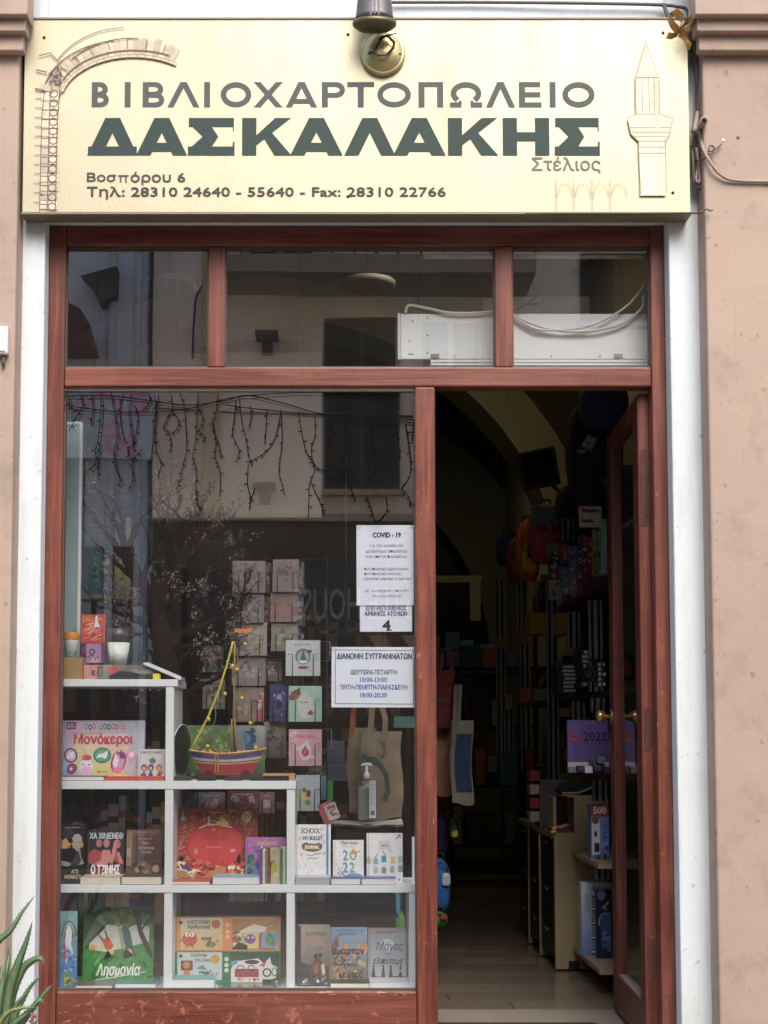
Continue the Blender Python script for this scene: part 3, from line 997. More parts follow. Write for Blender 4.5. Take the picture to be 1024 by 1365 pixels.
a.line(arc_pts(176, 136, 108, 84, 138, 86), 1.5, LN)
a.line(arc_pts(168, 120, 104, 82, 152, 92), 1.2, LN)
a.line(arc_pts(178, 140, 100, 66, 172, 60), 1.2, LN)
for i in range(17):
    th_ = 166 - i * 6.6
    p = arc_pts(178, 138, 98, 62, th_, th_ - 5, 1)
    a.line(p, 4.2, S(158, 140, 126))
    a.line(p, 2.2, S(205, 190, 158))
    q = arc_pts(176, 134, 116, 80, th_, th_, 1)[0]
    if i % 2:
        a.line([arc_pts(176, 134, 103, 68, th_, th_, 1)[0], q], .9, LN)
a.spots(40, (64, 88, 84, 116), [S(110, 96, 96), S(140, 124, 116), S(90, 80, 84)], .8, 2.6, 3)
a.line([(48, 95), (62, 98)], 2, LN); a.line([(47, 120), (60, 123)], 2, LN); a.line([(52, 76), (66, 72), (76, 82)], 1.4, LN)
cut('ruined_arch_drawing')
# minaret, faint
MN = S(160, 152, 126)
MF = S(222, 215, 184)
a.poly([(848, 105), (862, 57), (878, 105)], MF); a.rect(848, 106, 878, 155, S(225, 218, 188)); a.poly([(836, 160), (847, 154), (879, 154), (896, 160), (892, 180), (886, 190), (850, 190), (840, 180)], MF); a.rect(851, 190, 886, 262, S(224, 217, 188)); a.rect(870, 106, 878, 155, S(206, 197, 166)); a.rect(876, 190, 886, 262, S(214, 206, 176))
for pts in ([(848, 105), (862, 57), (878, 105), (848, 105)], [(847, 105), (847, 155)], [(879, 105), (879, 155)], [(856, 105), (856, 152)], [(865, 105), (865, 152)], [(872, 105), (872, 152)],
            [(836, 160), (840, 180), (850, 190), (852, 260)], [(896, 160), (892, 180), (886, 190), (886, 258)], [(836, 160), (847, 154), (879, 154), (896, 160)], [(838, 172), (894, 172)], [(845, 184), (888, 184)], [(850, 190), (886, 190)], [(850, 198), (886, 198)], [(850, 206), (886, 206)], [(840, 178), (892, 178)]):
    a.line(pts, 1.1, MN)
a.rect(872, 148, 877, 178, S(214, 196, 164))
for i in range(4):
    a.line(arc_pts(752 + i * 24, 262, 10, 18, 180, 0, 8), .8, S(176, 168, 140))
    a.line([(740 + i * 24, 238), (740 + i * 24, 281)], .8, S(176, 168, 140))
a.build('minaret_drawing', sg, SIGNPRINT)

mb = MB()
for (px, py) in ((59, 50), (464, 46), (464, 262), (56, 260), (897, 257), (884, 44)):
    X, Z = W(px, py, SY)
    mb.tube([(X, SY - 0.004, Z), (X, SY, Z)], [0.004, 0.006], 8)
    mb.build('screw', DARKMETAL, sg)
    mb = MB()

# lamp above the sign and the round medallion with the initial
lx, lz = W(500, 25, -0.32)
t = thing('sign_lamp', (lx, -0.3, lz), 'grey oval sign lamp hanging over the top edge of the sign', 'lamp')
mb = MB()
zt = ZY(-60, -0.3)
zz0 = ZY(18, -0.3)
prof = [(0.070, zz0 - 0.0), (0.066, zz0 + 0.02), (0.058, zz0 + 0.1), (0.056, zt)]
mb.lathe([(r, z) for r, z in prof], lx, -0.25, 0, 24, sy=0.5)
mb.build('lamp_housing', mat('grey_enamel', S(84, 80, 76), 0.3, 0.3, var=0.05), t)
mb = MB()
mb.lathe([(0.03, zz0 - 0.034), (0.062, zz0 - 0.030), (0.077, zz0 - 0.018), (0.079, zz0 - 0.008), (0.074, zz0 - 0.001)], lx, -0.25, 0, 24, sy=0.55)
mb.build('lamp_rim', mat('olive_metal', S(88, 82, 58), 0.3, 0.5, var=0.1), t)
mb = MB()
for dx in (-0.014, 0, 0.014):
    mb.box(lx + dx - 0.003, lx + dx + 0.003, -0.284, -0.276, zz0 + 0.004, zt)
mb.build('rib', mat('dark_grey_rib', S(70, 76, 92), 0.4, 0.3), t)
bx('bracket', DARKMETAL, t, lx - 0.02, lx + 0.02, -0.24, -0.07, zt - 0.05, zt - 0.01)
x0, x1, z0, z1 = RC(480, 36, 541, 98, -0.18)
w_, h_ = x1 - x0, z1 - z0
t = thing('gold_medallion', ((x0 + x1) / 2, -0.155, z0), 'round domed gold medallion with a black script D under the sign lamp', 'medallion')
mb = MB()
n = 28
rings = [(1.0, 0.0), (0.99, -0.012), (0.95, -0.020), (0.88, -0.017), (0.84, -0.020), (0.6, -0.030), (0.3, -0.036), (0.02, -0.038)]
vs = []
for rr, yy in rings:
    for k in range(n):
        an = 2 * math.pi * k / n
        vs.append(((x0 + x1) / 2 + rr * w_ / 2 * math.cos(an), SY - 0.001 + yy, (z0 + z1) / 2 + rr * h_ / 2 * math.sin(an)))
fs = []
for i in range(len(rings) - 1):
    for k in range(n):
        k2 = (k + 1) % n
        fs.append((i * n + k, i * n + k2, (i + 1) * n + k2, (i + 1) * n + k))
mb.add(vs, fs, smooth=True)
mb.build('disc', mat('medallion_gold', S(176, 164, 118), 0.3, 0.6, var=0.06), t)
a = Art(480, 36, 541, 98, w_, h_)
DK = S(20, 18, 20)
a.line([(521, 50), (514, 51), (507, 57), (503, 64), (498, 72), (494, 76), (491, 75), (493, 72), (497, 74), (506, 78), (514, 77), (521, 72), (525, 65), (524, 58), (518, 53), (510, 52), (506, 55), (507, 58)], 2.4, DK)
a.line([(528, 48), (521, 50), (516, 53)], 2.0, DK)
a.line([(519, 54), (525, 60), (524, 68), (517, 75)], 3.6, DK)
a.ell(533, 76, 1.8, 1.8, DK, 8)
o = a.build('initial', t, SIGNPRINT, y=-0.044)
# gold bow on the sign corner
t = thing('gold_ribbon_bow', (XY(903, 45, -0.17), -0.17, ZY(45, -0.17)), 'crumpled gold ribbon bow fixed on the upper right corner of the sign', 'ribbon')
def ribbon(pts, wd, name):
    mb = MB()
    vs = []
    for i, (px, py, dy_) in enumerate(pts):
        X, Z = W(px, py, -0.19)
        vs += [(X, -0.19 + dy_, Z - wd / 2), (X + wd * 0.3, -0.20 + dy_ - 0.01, Z + wd / 2)]
    mb.add(vs, [(2 * i, 2 * i + 2, 2 * i + 3, 2 * i + 1) for i in range(len(pts) - 1)], smooth=True)
    mb.build(name, mat('gold_ribbon', S(186, 150, 92), 0.25, 0.6, var=0.4, scale=60), t)
ribbon([(903, 44, 0), (893, 36, -0.01), (888, 28, -0.02), (896, 24, -0.03), (906, 30, -0.02), (904, 42, 0)], 0.02, 'loop')
ribbon([(903, 44, 0), (911, 34, -0.01), (918, 30, -0.02), (921, 38, -0.03), (913, 46, -0.02), (904, 45, 0)], 0.02, 'loop')
ribbon([(903, 46, 0), (894, 52, -0.01), (886, 53, -0.02)], 0.014, 'tail')
ribbon([(904, 46, 0), (911, 54, -0.01), (913, 64, -0.02), (917, 68, -0.02)], 0.016, 'tail')

# ---------------------------------------------------------------- cables and fittings on the facade
def wpts(l):
    return [(W(px, py, Y)[0], Y, W(px, py, Y)[1]) for px, py, Y in l]
def smooth_pts(P, n=6):
    P = [Vector(p) for p in P]
    out = []
    for i in range(len(P) - 1):
        p0, p1, p2, p3 = P[max(i - 1, 0)], P[i], P[i + 1], P[min(i + 2, len(P) - 1)]
        for k in range(n):
            t = k / n
            out.append(0.5 * ((2 * p1) + (p2 - p0) * t + (2 * p0 - 5 * p1 + 4 * p2 - p3) * t * t + (3 * p1 - p0 - 3 * p2 + p3) * t ** 3))
    out.append(P[-1])
    return out
def cable(pts, r, m, label, parent=None, name='cable', n=6):
    mb = MB().tube(smooth_pts(wpts(pts)), r, n)
    o = mb.build(name, m, parent)
    if parent is None:
        tag(o, label, 'cable')
    return o
GREYC = mat('grey_cable', S(96, 90, 84), 0.6, var=0.15)
BEIGEC = mat('beige_cable', S(150, 134, 120), 0.6, var=0.15)
DARKC = mat('brown_cable', S(84, 70, 62), 0.6, var=0.2)
cable([(500, 3, -0.085), (640, 3, -0.085), (760, 4, -0.09), (870, 6, -0.09), (905, 9, -0.1), (916, 14, -0.1), (919, 30, -0.1)], 0.006, GREYC, 'grey cable running along the top of the sign')
cable([(885, 6, -0.1), (889, 18, -0.12), (897, 34, -0.14), (910, 44, -0.13), (921, 70, -0.12)], 0.007, DARKC, 'brown cable looping down behind the gold bow')
t = thing('cable_bundle', (XY(930, 130, -0.12), -0.12, ZY(250, -0.12)), 'tangled bundle of grey cables hanging beside the right end of the sign', 'cables')
t_r = t
for pts, r, m in (([(919, 40, -.1), (921, 60, -.11), (927, 80, -.11), (930, 100, -.11), (931, 130, -.11), (930, 155, -.11), (929, 175, -.11)], .006, BEIGEC),
                  ([(922, 45, -.1), (924, 62, -.12), (930, 82, -.12), (933, 90, -.12)], .005, DARKC),
                  ([(923, 50, -.1), (926, 70, -.13), (931, 84, -.12), (932, 120, -.12), (931, 150, -.12)], .004, GREYC),
                  ([(930, 150, -.12), (927, 168, -.13), (925, 175, -.14), (928, 172, -.15), (934, 182, -.14), (936, 200, -.13)], .008, BEIGEC),
                  ([(922, 195, -.1), (924, 215, -.12), (925, 240, -.12), (929, 249, -.12), (934, 248, -.12), (934, 230, -.12), (932, 205, -.12)], .005, GREYC),
                  ([(927, 197, -.11), (930, 222, -.12), (928, 238, -.13), (931, 244, -.13), (933, 238, -.13), (931, 218, -.13), (929, 198, -.13)], .004, BEIGEC),
                  ([(921, 212, -.11), (930, 214, -.14), (938, 212, -.18), (943, 206, -.19), (950, 204, -.19), (952, 197, -.19), (947, 194, -.19), (945, 202, -.19), (955, 198, -.185), (962, 192, -.18)], .0022, DARKC),
                  ([(926, 55, -.12), (931, 95, -.12), (929, 140, -.11), (932, 190, -.12)], .003, DARKC)):
    cable(pts, r * 1.35, m, None, t, 'wire')
cable([(934, 182, -.13), (938, 200, -.18), (948, 218, -.19), (962, 234, -.185), (985, 241, -.18), (1060, 242, -.18)], 0.0058, BEIGEC, 'thick beige cable curving across the right pilaster')
cable([(700, 284.5, -0.152), (850, 284.5, -0.155), (918, 284, -.16), (932, 284, -.19), (937, 281, -.19), (943, 279, -.19), (946, 281, -.19), (950, 280, -.19)], 0.003, DARKC, 'thin dark wire along the bottom edge of the sign ending in a hook')
X, Z = W(936, 165, -0.17)
t = thing('pipe_stub', (X, -0.12, Z), 'short beige pipe end sticking out beside the right pilaster', 'pipe')
MB().tube([(X, -0.08, Z), (X, -0.2, Z)], 0.014, 14).build('pipe', BEIGEC, t)
MB().tube([(X, -0.199, Z), (X, -0.2015, Z)], 0.009, 14).build('bore', cm(12, 10, 10, 0.9), t)
X, Z = W(6, 456, PLY)
t = thing('junction_box', (X, PLY, Z), 'small white junction box on the left pilaster', 'box')
MB().box(X - 0.035, X + 0.018, PLY - 0.03, PLY, Z - 0.05, Z + 0.05).build('box_body', cm(220, 222, 222, 0.4), t, 0.006)
MB().box(X - 0.028, X + 0.011, PLY - 0.034, PLY - 0.0305, Z - 0.042, Z + 0.042).build('lid', cm(206, 210, 212, 0.4), t, 0.004)
MB().tube([(X + 0.0, PLY - 0.01, Z - 0.05), (X + 0.0, PLY - 0.01, Z - 0.09)], 0.006, 8).build('cable_gland', GREYC, t)
# pocks and screw plugs on the right pilaster
for (px, py, r) in ((984, 183, 0.008), (964, 187, 0.007)):
    X, Z = W(px, py, PLY)
    MB().tube([(X, PLY - 0.003, Z), (X, PLY + 0.001, Z)], [r * 0.6, r], 9).build('plaster_plug', cm(150, 100, 84, 0.9) if px == 984 else cm(236, 236, 230, .8), bld)
# ================================================================ WINDOW DISPLAY
DY0, DY1 = 0.13, 0.42           # front and back of the stepped display shelf
def ZT(py): return ZY(py, DY0)
za0, za1 = ZT(915), ZT(905.5)
zb0, zb1 = ZT(1052), ZT(1041)
zc0, zc1 = ZT(1190), ZT(1180)
zd1 = ZY(1319, DY0)
XL = XY(80, 1000, DY0) - 0.02
ds = thing('display_shelf', (XL, DY0, zd1), 'stepped white display shelf of open cubbies standing in the shop window', 'shelf')
xv1a, xv1b = XY(220, 1050, DY0), XY(231, 1050, DY0)
xv2a, xv2b = XY(382, 1180, DY0), XY(393, 1180, DY0)
xv3a, xv3b = XY(546, 1250, DY0), XY(554, 1250, DY0)
bx('shelf_board', SHELFW, ds, XL, XY(237, 910, DY0), DY0, DY1, za0, za1, 0.0015)
bx('shelf_board', SHELFW, ds, XL, xv2b + 0.004, DY0, DY1, zb0, zb1, 0.0015)
bx('shelf_board', SHELFW, ds, XL, xv3b + 0.004, DY0, DY1, zc0, zc1, 0.0015)
bx('base_board', SHELFW, ds, XL, xv3b + 0.004, DY0 - 0.06, DY1, zd1 - 0.03, zd1, 0.0015)
for xa, xb_, segs in ((xv1a, xv1b, ((zb1, za0), (zc1, zb0), (zd1, zc0))), (xv2a, xv2b, ((zc1, zb0), (zd1, zc0))), (xv3a, xv3b, ((zd1, zc0),))):
    for p, q in segs:
        bx('upright', SHELFW, ds, xa, xb_, DY0 + 0.003, DY1 - 0.003, p + 0.0005, q - 0.0005, 0.0015)
bx('upright', SHELFW, ds, xv3b - 0.006, xv3b + 0.003, DY0 + 0.1, DY0 + 0.115, zc1, ZY(1118, DY0))

def book(px, Y, zb_, draw, label, cat='book', name='book', th=0.014, lean=7, yaw=0, cover=(235, 235, 230), group=None, hard=True, pm=None, page=None):
    """a book (or box) standing face out; px is its outline in the photo"""
    x0, x1, z0, z1 = RC(*px, Y)
    w_, h_ = x1 - x0, z1 - z0
    if zb_ is None:
        zb_ = z0
    t = thing(name, ((x0 + x1) / 2, Y, zb_ + 0.0004), label, cat, group, rot=(R(-lean), 0, R(yaw)))
    c = cover if not isinstance(cover[0], int) else S(*cover)
    if name == 'book':
        mb = MB()
        mb.box(-w_ / 2, w_ / 2, 0, 0.0018, 0, h_, 0, c)
        mb.box(-w_ / 2, w_ / 2, th - 0.0018, th, 0, h_, 0, c)
        mb.box(-w_ / 2, -w_ / 2 + 0.0018, 0.0018, th - 0.0018, 0, h_, 0, c)
        mb.build('cover', pm or PRINT, t, world=False)
        MB().box(-w_ / 2 + 0.002, w_ / 2 - 0.003, 0.002, th - 0.002, 0.002, h_ - 0.003).build('page_block', page or PAPER, t, world=False)
    else:
        MB().box(-w_ / 2, w_ / 2, 0, th, 0, h_, 0, c).build('box_body' if 'box' in name else 'body', pm or PRINT, t, 0.001, world=False)
    if draw:
        a = Art(*px, w_, h_)
        draw(a)
        if name in ('book', 'game_box', 'activity_box') and px[2] - px[0] > 30:
            q = random.Random(int(px[0] * 7 + px[1]))
            tone = S(*(q.choice([(210, 205, 195), (60, 56, 60), (150, 146, 140)])))
            a.writing((px[0] + 3, px[3] - 4.4, px[0] + (px[2] - px[0]) * .45, px[3] - 2), 1, tone, 3, .5)
            a.ell(px[2] - 5, px[3] - 4, 1.8, 1.8, tone, 8)
            for k_ in range(5):
                ex = q.uniform(px[0] + 1, px[2] - 4)
                a.rect(ex, px[1] + .1, ex + q.uniform(1, 3), px[1] + .5, S(206, 200, 190))
            a.rect(px[0] + 2.2, px[1] + .3, px[0] + 2.6, px[3] - .3, S(90, 86, 84))
            a.rect(px[0] + .1, px[3] - 1.4, px[0] + .8, px[3] - .1, S(210, 204, 194))
        a.build('front_print', t, pm or PRINT)
    return t

def flat(px, Y, zb_, depth, label, cover=(240, 240, 240), page=None, name='book', th=None, cat='book', yaw=0, tilt=0, top=None):
    """a book lying flat with its page edges to the street"""
    x0, x1, z0, z1 = RC(*px, Y)
    w_ = x1 - x0
    th = th or (z1 - z0)
    t = thing(name, ((x0 + x1) / 2, Y, zb_ + 0.0006), label, cat, rot=(0, R(tilt), R(yaw)))
    c = S(*cover)
    mb = MB()
    mb.box(-w_ / 2, w_ / 2, 0, depth, 0, 0.0016, 0, c)
    mb.box(-w_ / 2, w_ / 2, 0, depth, th - 0.0016, th, 0, S(*top) if top else c)
    mb.box(-w_ / 2, -w_ / 2 + 0.0016, 0.0, depth, 0.0016, th - 0.0016, 0, c)
    mb.build('cover', PRINT, t, world=False)
    MB().box(-w_ / 2 + 0.0018, w_ / 2 - 0.002, 0.001, depth - 0.002, 0.0018, th - 0.0018).build('page_block', page or PAPER, t, world=False)
    return t

Yb = DY0 + 0.1     # standing books
Yf = DY0 + 0.004   # flat books at the front edge
# ---- lower left cubby
def d(a):
    a.grad(80, 1218, 103, 1320, S(120, 170, 170), S(130, 190, 190), S(60, 130, 200), S(50, 110, 190), .15, 4, 12, 2)
    for r, c in ((14, S(60, 60, 90)), (12, S(180, 170, 90)), (10, S(90, 150, 110)), (8, S(90, 80, 140)), (6, S(140, 90, 150))):
        a.ring(92, 1256, r * .75, r * 1.8, 1.6, c, 10, 170, 14)
    a.poly([(88, 1245), (92, 1236), (96, 1246), (95, 1262), (98, 1275), (91, 1268), (89, 1290), (86, 1270)], S(226, 226, 235))
    a.spots(26, (81, 1262, 102, 1300), [S(40, 100, 200), S(90, 160, 220), S(190, 210, 235), S(60, 90, 180)], 1, 3.5, 4)
    a.spots(20, (81, 1298, 102, 1319), [S(150, 160, 40), S(190, 190, 70), S(90, 120, 40)], 1.5, 4, 5)
    a.poly([(84, 1262), (87, 1258), (90, 1280), (86, 1284)], S(190, 70, 150))
book((80, 1219, 103, 1320), DY0 + 0.03, zd1, d, 'tall narrow blue book with a rainbow and a white unicorn, lowest left cubby', lean=3, yaw=14)
def d(a):
    a.grad(110, 1208, 204, 1311, S(60, 100, 50), S(70, 110, 50), S(40, 150, 60), S(50, 140, 60), .15, 12, 12, 3)
    a.grad(118, 1232, 198, 1270, S(206, 214, 204), S(200, 214, 220), S(236, 226, 200), S(190, 206, 190), .03, 10, 6, 4)
    a.poly([(110, 1264), (140, 1268), (170, 1262), (204, 1252), (204, 1311), (110, 1311)], S(56, 150, 60))
    a.spots(60, (111, 1268, 203, 1310), [S(40, 130, 50), S(80, 170, 70), S(60, 150, 80), S(30, 110, 60)], 2, 6, 5, .6)
    a.spots(60, (111, 1209, 203, 1238), [S(60, 110, 40), S(100, 140, 50), S(40, 90, 50), S(130, 150, 60)], 2, 6, 6)
    a.poly([(112, 1210), (120, 1210), (130, 1228), (140, 1236), (124, 1250), (112, 1264)], S(64, 96, 74))
    a.poly([(176, 1214), (184, 1212), (188, 1238), (202, 1268), (203, 1278), (196, 1270), (184, 1244)], S(70, 64, 60))
    a.line([(188, 1238), (203, 1216)], 2.4, S(70, 64, 60)); a.line([(122, 1250), (138, 1232)], 2, S(80, 60, 50))
    a.poly([(161, 1236), (166, 1232), (172, 1240), (177, 1262), (168, 1266), (164, 1252)], S(70, 112, 110))
    a.poly([(156, 1238), (161, 1236), (166, 1266), (162, 1264)], S(160, 180, 130))
    a.ell(171, 1269, 5.5, 5, S(222, 190, 140)); a.poly([(164, 1270), (168, 1264), (178, 1272), (172, 1276), (164, 1276)], S(60, 50, 50))
    a.line([(175, 1262), (181, 1274)], 2, S(60, 80, 80))
    a.poly([(135, 1252), (144, 1248), (151, 1260), (146, 1266), (140, 1264)], S(206, 90, 50))
    a.line([(136, 1252), (131, 1246)], 2, S(70, 50, 50)); a.line([(142, 1250), (139, 1240)], 2, S(70, 50, 50))
    a.ell(147, 1268, 4.6, 4.2, S(226, 196, 130)); a.poly([(138, 1276), (143, 1266), (149, 1273), (153, 1275)], S(44, 34, 36))
    a.ell(124, 1262, 4.5, 3.5, S(230, 150, 40)); a.line([(124, 1264), (124, 1270)], 1, S(120, 80, 50))
    a.text('Λησμονία', 128, 1283, 186, 1303, S(245, 248, 245), .5, .12)
    a.line([(128, 1305), (150, 1302), (194, 1294)], 1.6, S(200, 226, 200))
book((110, 1208, 204, 1311), Yb, zd1, d, 'green picture book titled Λησμονία with children under trees', cover=(60, 120, 60))
flat((100, 1314, 150, 1322), Yf, zd1, 0.12, 'thin grey book lying flat before the green picture book, left of the white one', (120, 118, 116), th=0.014)
flat((153, 1312, 208, 1321), Yf, zd1, 0.14, 'white book with teal cover lying flat before the green picture book', (70, 140, 130), WPAPER, th=0.02)
# ---- lower middle cubby
def d(a):
    O = S(216, 150, 60)
    a.bg(O)
    a.grad(241, 1224, 297, 1266, S(214, 208, 190), S(216, 210, 190), S(222, 190, 100), S(220, 180, 90), .04, 6, 4, 1)
    a.ell(253, 1252, 10, 10, S(205, 72, 40)); a.ell(250, 1246, 3.2, 3, S(245, 245, 240)); a.ell(256, 1246, 3.2, 3, S(245, 245, 240)); a.ell(250.5, 1246, 1.2, 1.2, S(20, 20, 20), 8); a.ell(255.5, 1246, 1.2, 1.2, S(20, 20, 20), 8)
    a.line([(249, 1261), (248, 1265)], 1.4, S(160, 50, 30)); a.line([(257, 1261), (258, 1265)], 1.4, S(160, 50, 30)); a.line([(243, 1252), (239.5, 1256)], 1.4, S(160, 50, 30))
    a.spots(14, (264, 1246, 296, 1265), [S(190, 120, 150), S(120, 140, 60), S(200, 170, 60), S(90, 120, 70)], 2, 5, 3, .7)
    a.text('Η ΕΞΥΠΝΗ', 249, 1227, 280, 1231.5, S(90, 90, 110), .2); a.text('Αριθμητική', 250, 1233, 280, 1239, S(90, 90, 110), .2)
    a.ell(288, 1232, 6, 6, S(190, 90, 60)); a.ell(241, 1230, 3, 3, S(60, 60, 80), 4)
    a.rect(297, 1223, 309, 1267, S(226, 130, 40)); 
    for y_ in (1233, 1242, 1249): a.ell(303.5, y_, 3, 3, S(220, 200, 160))
    a.grad(310, 1225, 371, 1266, S(176, 130, 76), S(190, 150, 96), S(160, 116, 66), S(170, 120, 70), .06, 5, 4, 3)
    a.line([(340, 1240), (371, 1226)], 1, S(140, 100, 60))
    a.poly([(310, 1248), (322, 1240), (338, 1232), (356, 1236), (352, 1246), (330, 1250), (318, 1264), (311, 1262)], S(226, 216, 200))
    a.rect(322, 1243, 345, 1265, S(216, 206, 130)); a.ell(334, 1252, 7, 6.5, S(130, 80, 160)); a.ell(331, 1250, 1.4, 1.4, S(240, 240, 240), 6); a.ell(337, 1250, 1.4, 1.4, S(240, 240, 240), 6)
    a.rect(346, 1243, 349, 1265, S(190, 60, 50)); a.rect(349, 1242, 371, 1264, S(140, 160, 200)); a.ell(360, 1252, 6, 8, S(70, 150, 90)); a.spots(6, (352, 1244, 369, 1262), [S(70, 150, 90), S(100, 170, 110)], 2, 4, 4)
    a.ell(314, 1252, 5, 5, S(190, 90, 50)); a.strokes(12, (310, 1240, 330, 1264), [S(90, 80, 70), S(60, 110, 100)], 8, 1.2, 2)
    a.poly([(309, 1265), (318, 1256), (330, 1260), (330, 1266)], S(40, 50, 50))
book((233, 1223, 374, 1268), Yb + 0.0, None, d, 'orange children game box with a red monster, stacked on the green box', 'game box', 'game_box', th=0.05, lean=0, cover=(214, 160, 80))
bz = bpy.data.objects['game_box']
def d(a):
    G = S(44, 130, 78)
    a.bg(G)
    a.rect(236, 1270, 296, 1307, S(206, 214, 214))
    a.rect(241, 1281, 257, 1294, S(130, 70, 50)); a.ell(249, 1287, 5, 5, S(206, 130, 60)); a.rect(245, 1294, 253, 1305, S(220, 110, 60))
    a.poly([(262, 1292), (270, 1286), (276, 1294)], S(80, 160, 170)); a.spots(14, (260, 1292, 295, 1306), [S(80, 120, 110), S(200, 110, 100), S(90, 150, 90), S(120, 120, 120)], 2, 4.5, 3, .6)
    a.text('Η ΕΞΥΠΝΗ', 255, 1272, 276, 1276, S(80, 90, 100), .2); a.text('του ζώου', 260, 1278, 282, 1283, S(80, 90, 100), .2); a.ell(287, 1279, 6.2, 6.2, S(220, 150, 40)); a.ell(241, 1275, 3, 3, S(60, 60, 80), 4)
    a.rect(297, 1269, 306, 1312, S(36, 120, 70))
    for y_ in (1279, 1287, 1294): a.ell(302, y_, 3, 3, S(210, 226, 210))
    a.grad(307, 1270, 372, 1310, S(30, 80, 56), S(36, 90, 60), S(50, 110, 70), S(30, 80, 50), .15, 6, 4, 4)
    a.poly([(308, 1292), (314, 1282), (330, 1280), (344, 1278), (352, 1285), (360, 1276), (362, 1286), (370, 1290), (368, 1304), (350, 1310), (308, 1310)], S(232, 230, 226))
    a.rect(313, 1292, 345, 1303, S(160, 50, 46)); a.ring(321, 1291, 5, 4, 1.3, S(60, 60, 60)); a.ring(335, 1291, 5, 4, 1.3, S(60, 60, 60))
    a.ell(336, 1283, 10, 3, S(60, 50, 60)); a.poly([(345, 1287), (356, 1282), (352, 1290)], S(200, 60, 90)); a.ring(356, 1297, 6, 6, 2, S(70, 60, 60)); a.ring(366, 1296, 4, 6, 1.4, S(80, 120, 110))
    a.poly([(308, 1282), (318, 1280), (316, 1286), (308, 1288)], S(90, 160, 200)); a.spots(8, (313, 1303, 350, 1309), [S(190, 60, 50), S(230, 190, 180)], 1.5, 3, 5)
    a.rect(350, 1306, 362, 1311, S(30, 40, 40))
g2 = book((234, 1268.6, 374, 1313), Yb + 0.0, zd1, d, 'green children game box with a lion and spectacles, under the orange box', 'game box', 'game_box', th=0.05, lean=0, cover=(44, 124, 76))
flat((226, 1305, 286, 1321), Yf, zd1, 0.09, 'thick white book with turquoise cover lying flat before the green game box', (90, 170, 170), WPAPER, th=0.036)
mbx = thing('plastic_sleeve', (XY(330, 1315, DY0), DY0 + 0.02, zd1), 'flat shiny clear sleeve of cards lying before the green game box', 'sleeve')
xa, xb_ = XY(289, 1315, DY0), XY(374, 1315, DY0)
MB().box(xa, xb_, DY0 + 0.01, DY0 + 0.09, zd1 + 0.006, zd1 + 0.0075).build('plastic_cover', CLEAR, mbx)
mb = MB()
rr = random.Random(2)
for i in range(9):
    xx = xa + 0.004 + i * (xb_ - xa - 0.02) / 9
    mb.box(xx, xx + 0.022, DY0 + 0.014, DY0 + 0.08, zd1 + 0.001, zd1 + 0.005, 0, rr.choice([S(120, 140, 150), S(150, 130, 140), S(90, 100, 120), S(170, 176, 180)]))
mb.build('card', PRINT, mbx)
# ---- lower right cubby
def d(a):
    a.grad(397, 1234, 440, 1316, S(176, 166, 156), S(150, 140, 130), S(70, 66, 66), S(60, 58, 60), .06, 8, 12, 1)
    a.rect(397, 1236, 401, 1314, S(46, 44, 50))
    a.poly([(401, 1284), (412, 1288), (424, 1286), (438, 1290), (438, 1315), (401, 1315)], S(54, 52, 54))
    a.text('ΕΛΛΗΝΙΔΑ', 408, 1244, 435, 1249, S(110, 90, 80), .2); a.text('Γυναίκες', 410, 1255, 434, 1262, S(176, 130, 100), .3)
    a.writing((410, 1264, 434, 1268), 1, S(110, 100, 96), 2)
    a.poly([(412, 1298), (418, 1282), (422, 1276), (427, 1280), (432, 1290), (434, 1300), (424, 1304)], S(90, 60, 56)); a.ell(421, 1276, 2.6, 3, S(40, 34, 34)); a.ell(427, 1275, 2.4, 3, S(50, 40, 40))
    a.poly([(418, 1290), (424, 1284), (424, 1298), (419, 1300)], S(150, 70, 70)); a.poly([(428, 1288), (432, 1286), (434, 1298), (430, 1302)], S(206, 190, 160))
    a.spots(10, (404, 1298, 436, 1313), [S(90, 100, 90), S(160, 150, 140), S(110, 60, 60)], 1, 3, 3); a.ell(405, 1310, 1.8, 1.8, S(220, 220, 220), 8); a.ell(424, 1309, 2, 2, S(220, 220, 220), 8)
book((396, 1234, 440, 1316), Yb - 0.04, zd1, d, 'grey novel with a dark couple at its foot, left book of the lower right cubby', cover=(60, 58, 60))
def d(a):
    a.grad(440, 1234, 490, 1311, S(120, 160, 200), S(130, 170, 206), S(150, 120, 76), S(110, 100, 76), .1, 8, 12, 1)
    a.writing((446, 1236, 486, 1240), 1, S(70, 110, 160), 4); a.text('ΕΜΙΛΙΑΝΟΥ', 452, 1241, 478, 1245, S(80, 110, 150), .2)
    a.spots(44, (441, 1262, 489, 1309), [S(160, 110, 50), S(200, 160, 90), S(120, 90, 60), S(90, 96, 80), S(190, 170, 120)], 2, 5, 3, .8)
    for x_ in (461, 478, 487): a.ell(x_, 1262, 3.6, 7, S(200, 140, 70)); a.poly([(x_ - 1, 1256), (x_, 1249), (x_ + 1, 1256)], S(180, 130, 80))
    a.poly([(441, 1262), (446, 1250), (450, 1246), (452, 1258), (448, 1266), (444, 1276)], S(120, 80, 60)); a.line([(446, 1256), (452, 1244)], 2, S(130, 90, 70))
    a.text('αμαρταν', 442, 1263, 486, 1272, S(40, 34, 36), .5); a.text('Των', 444, 1275, 462, 1280, S(44, 34, 36), .3); a.text('γονείς', 445, 1281, 476, 1286, S(44, 36, 36), .3); a.text('κεύτες', 452, 1292, 484, 1302, S(40, 34, 36), .4)
    a.rect(441, 1304, 489, 1310, S(70, 72, 70))
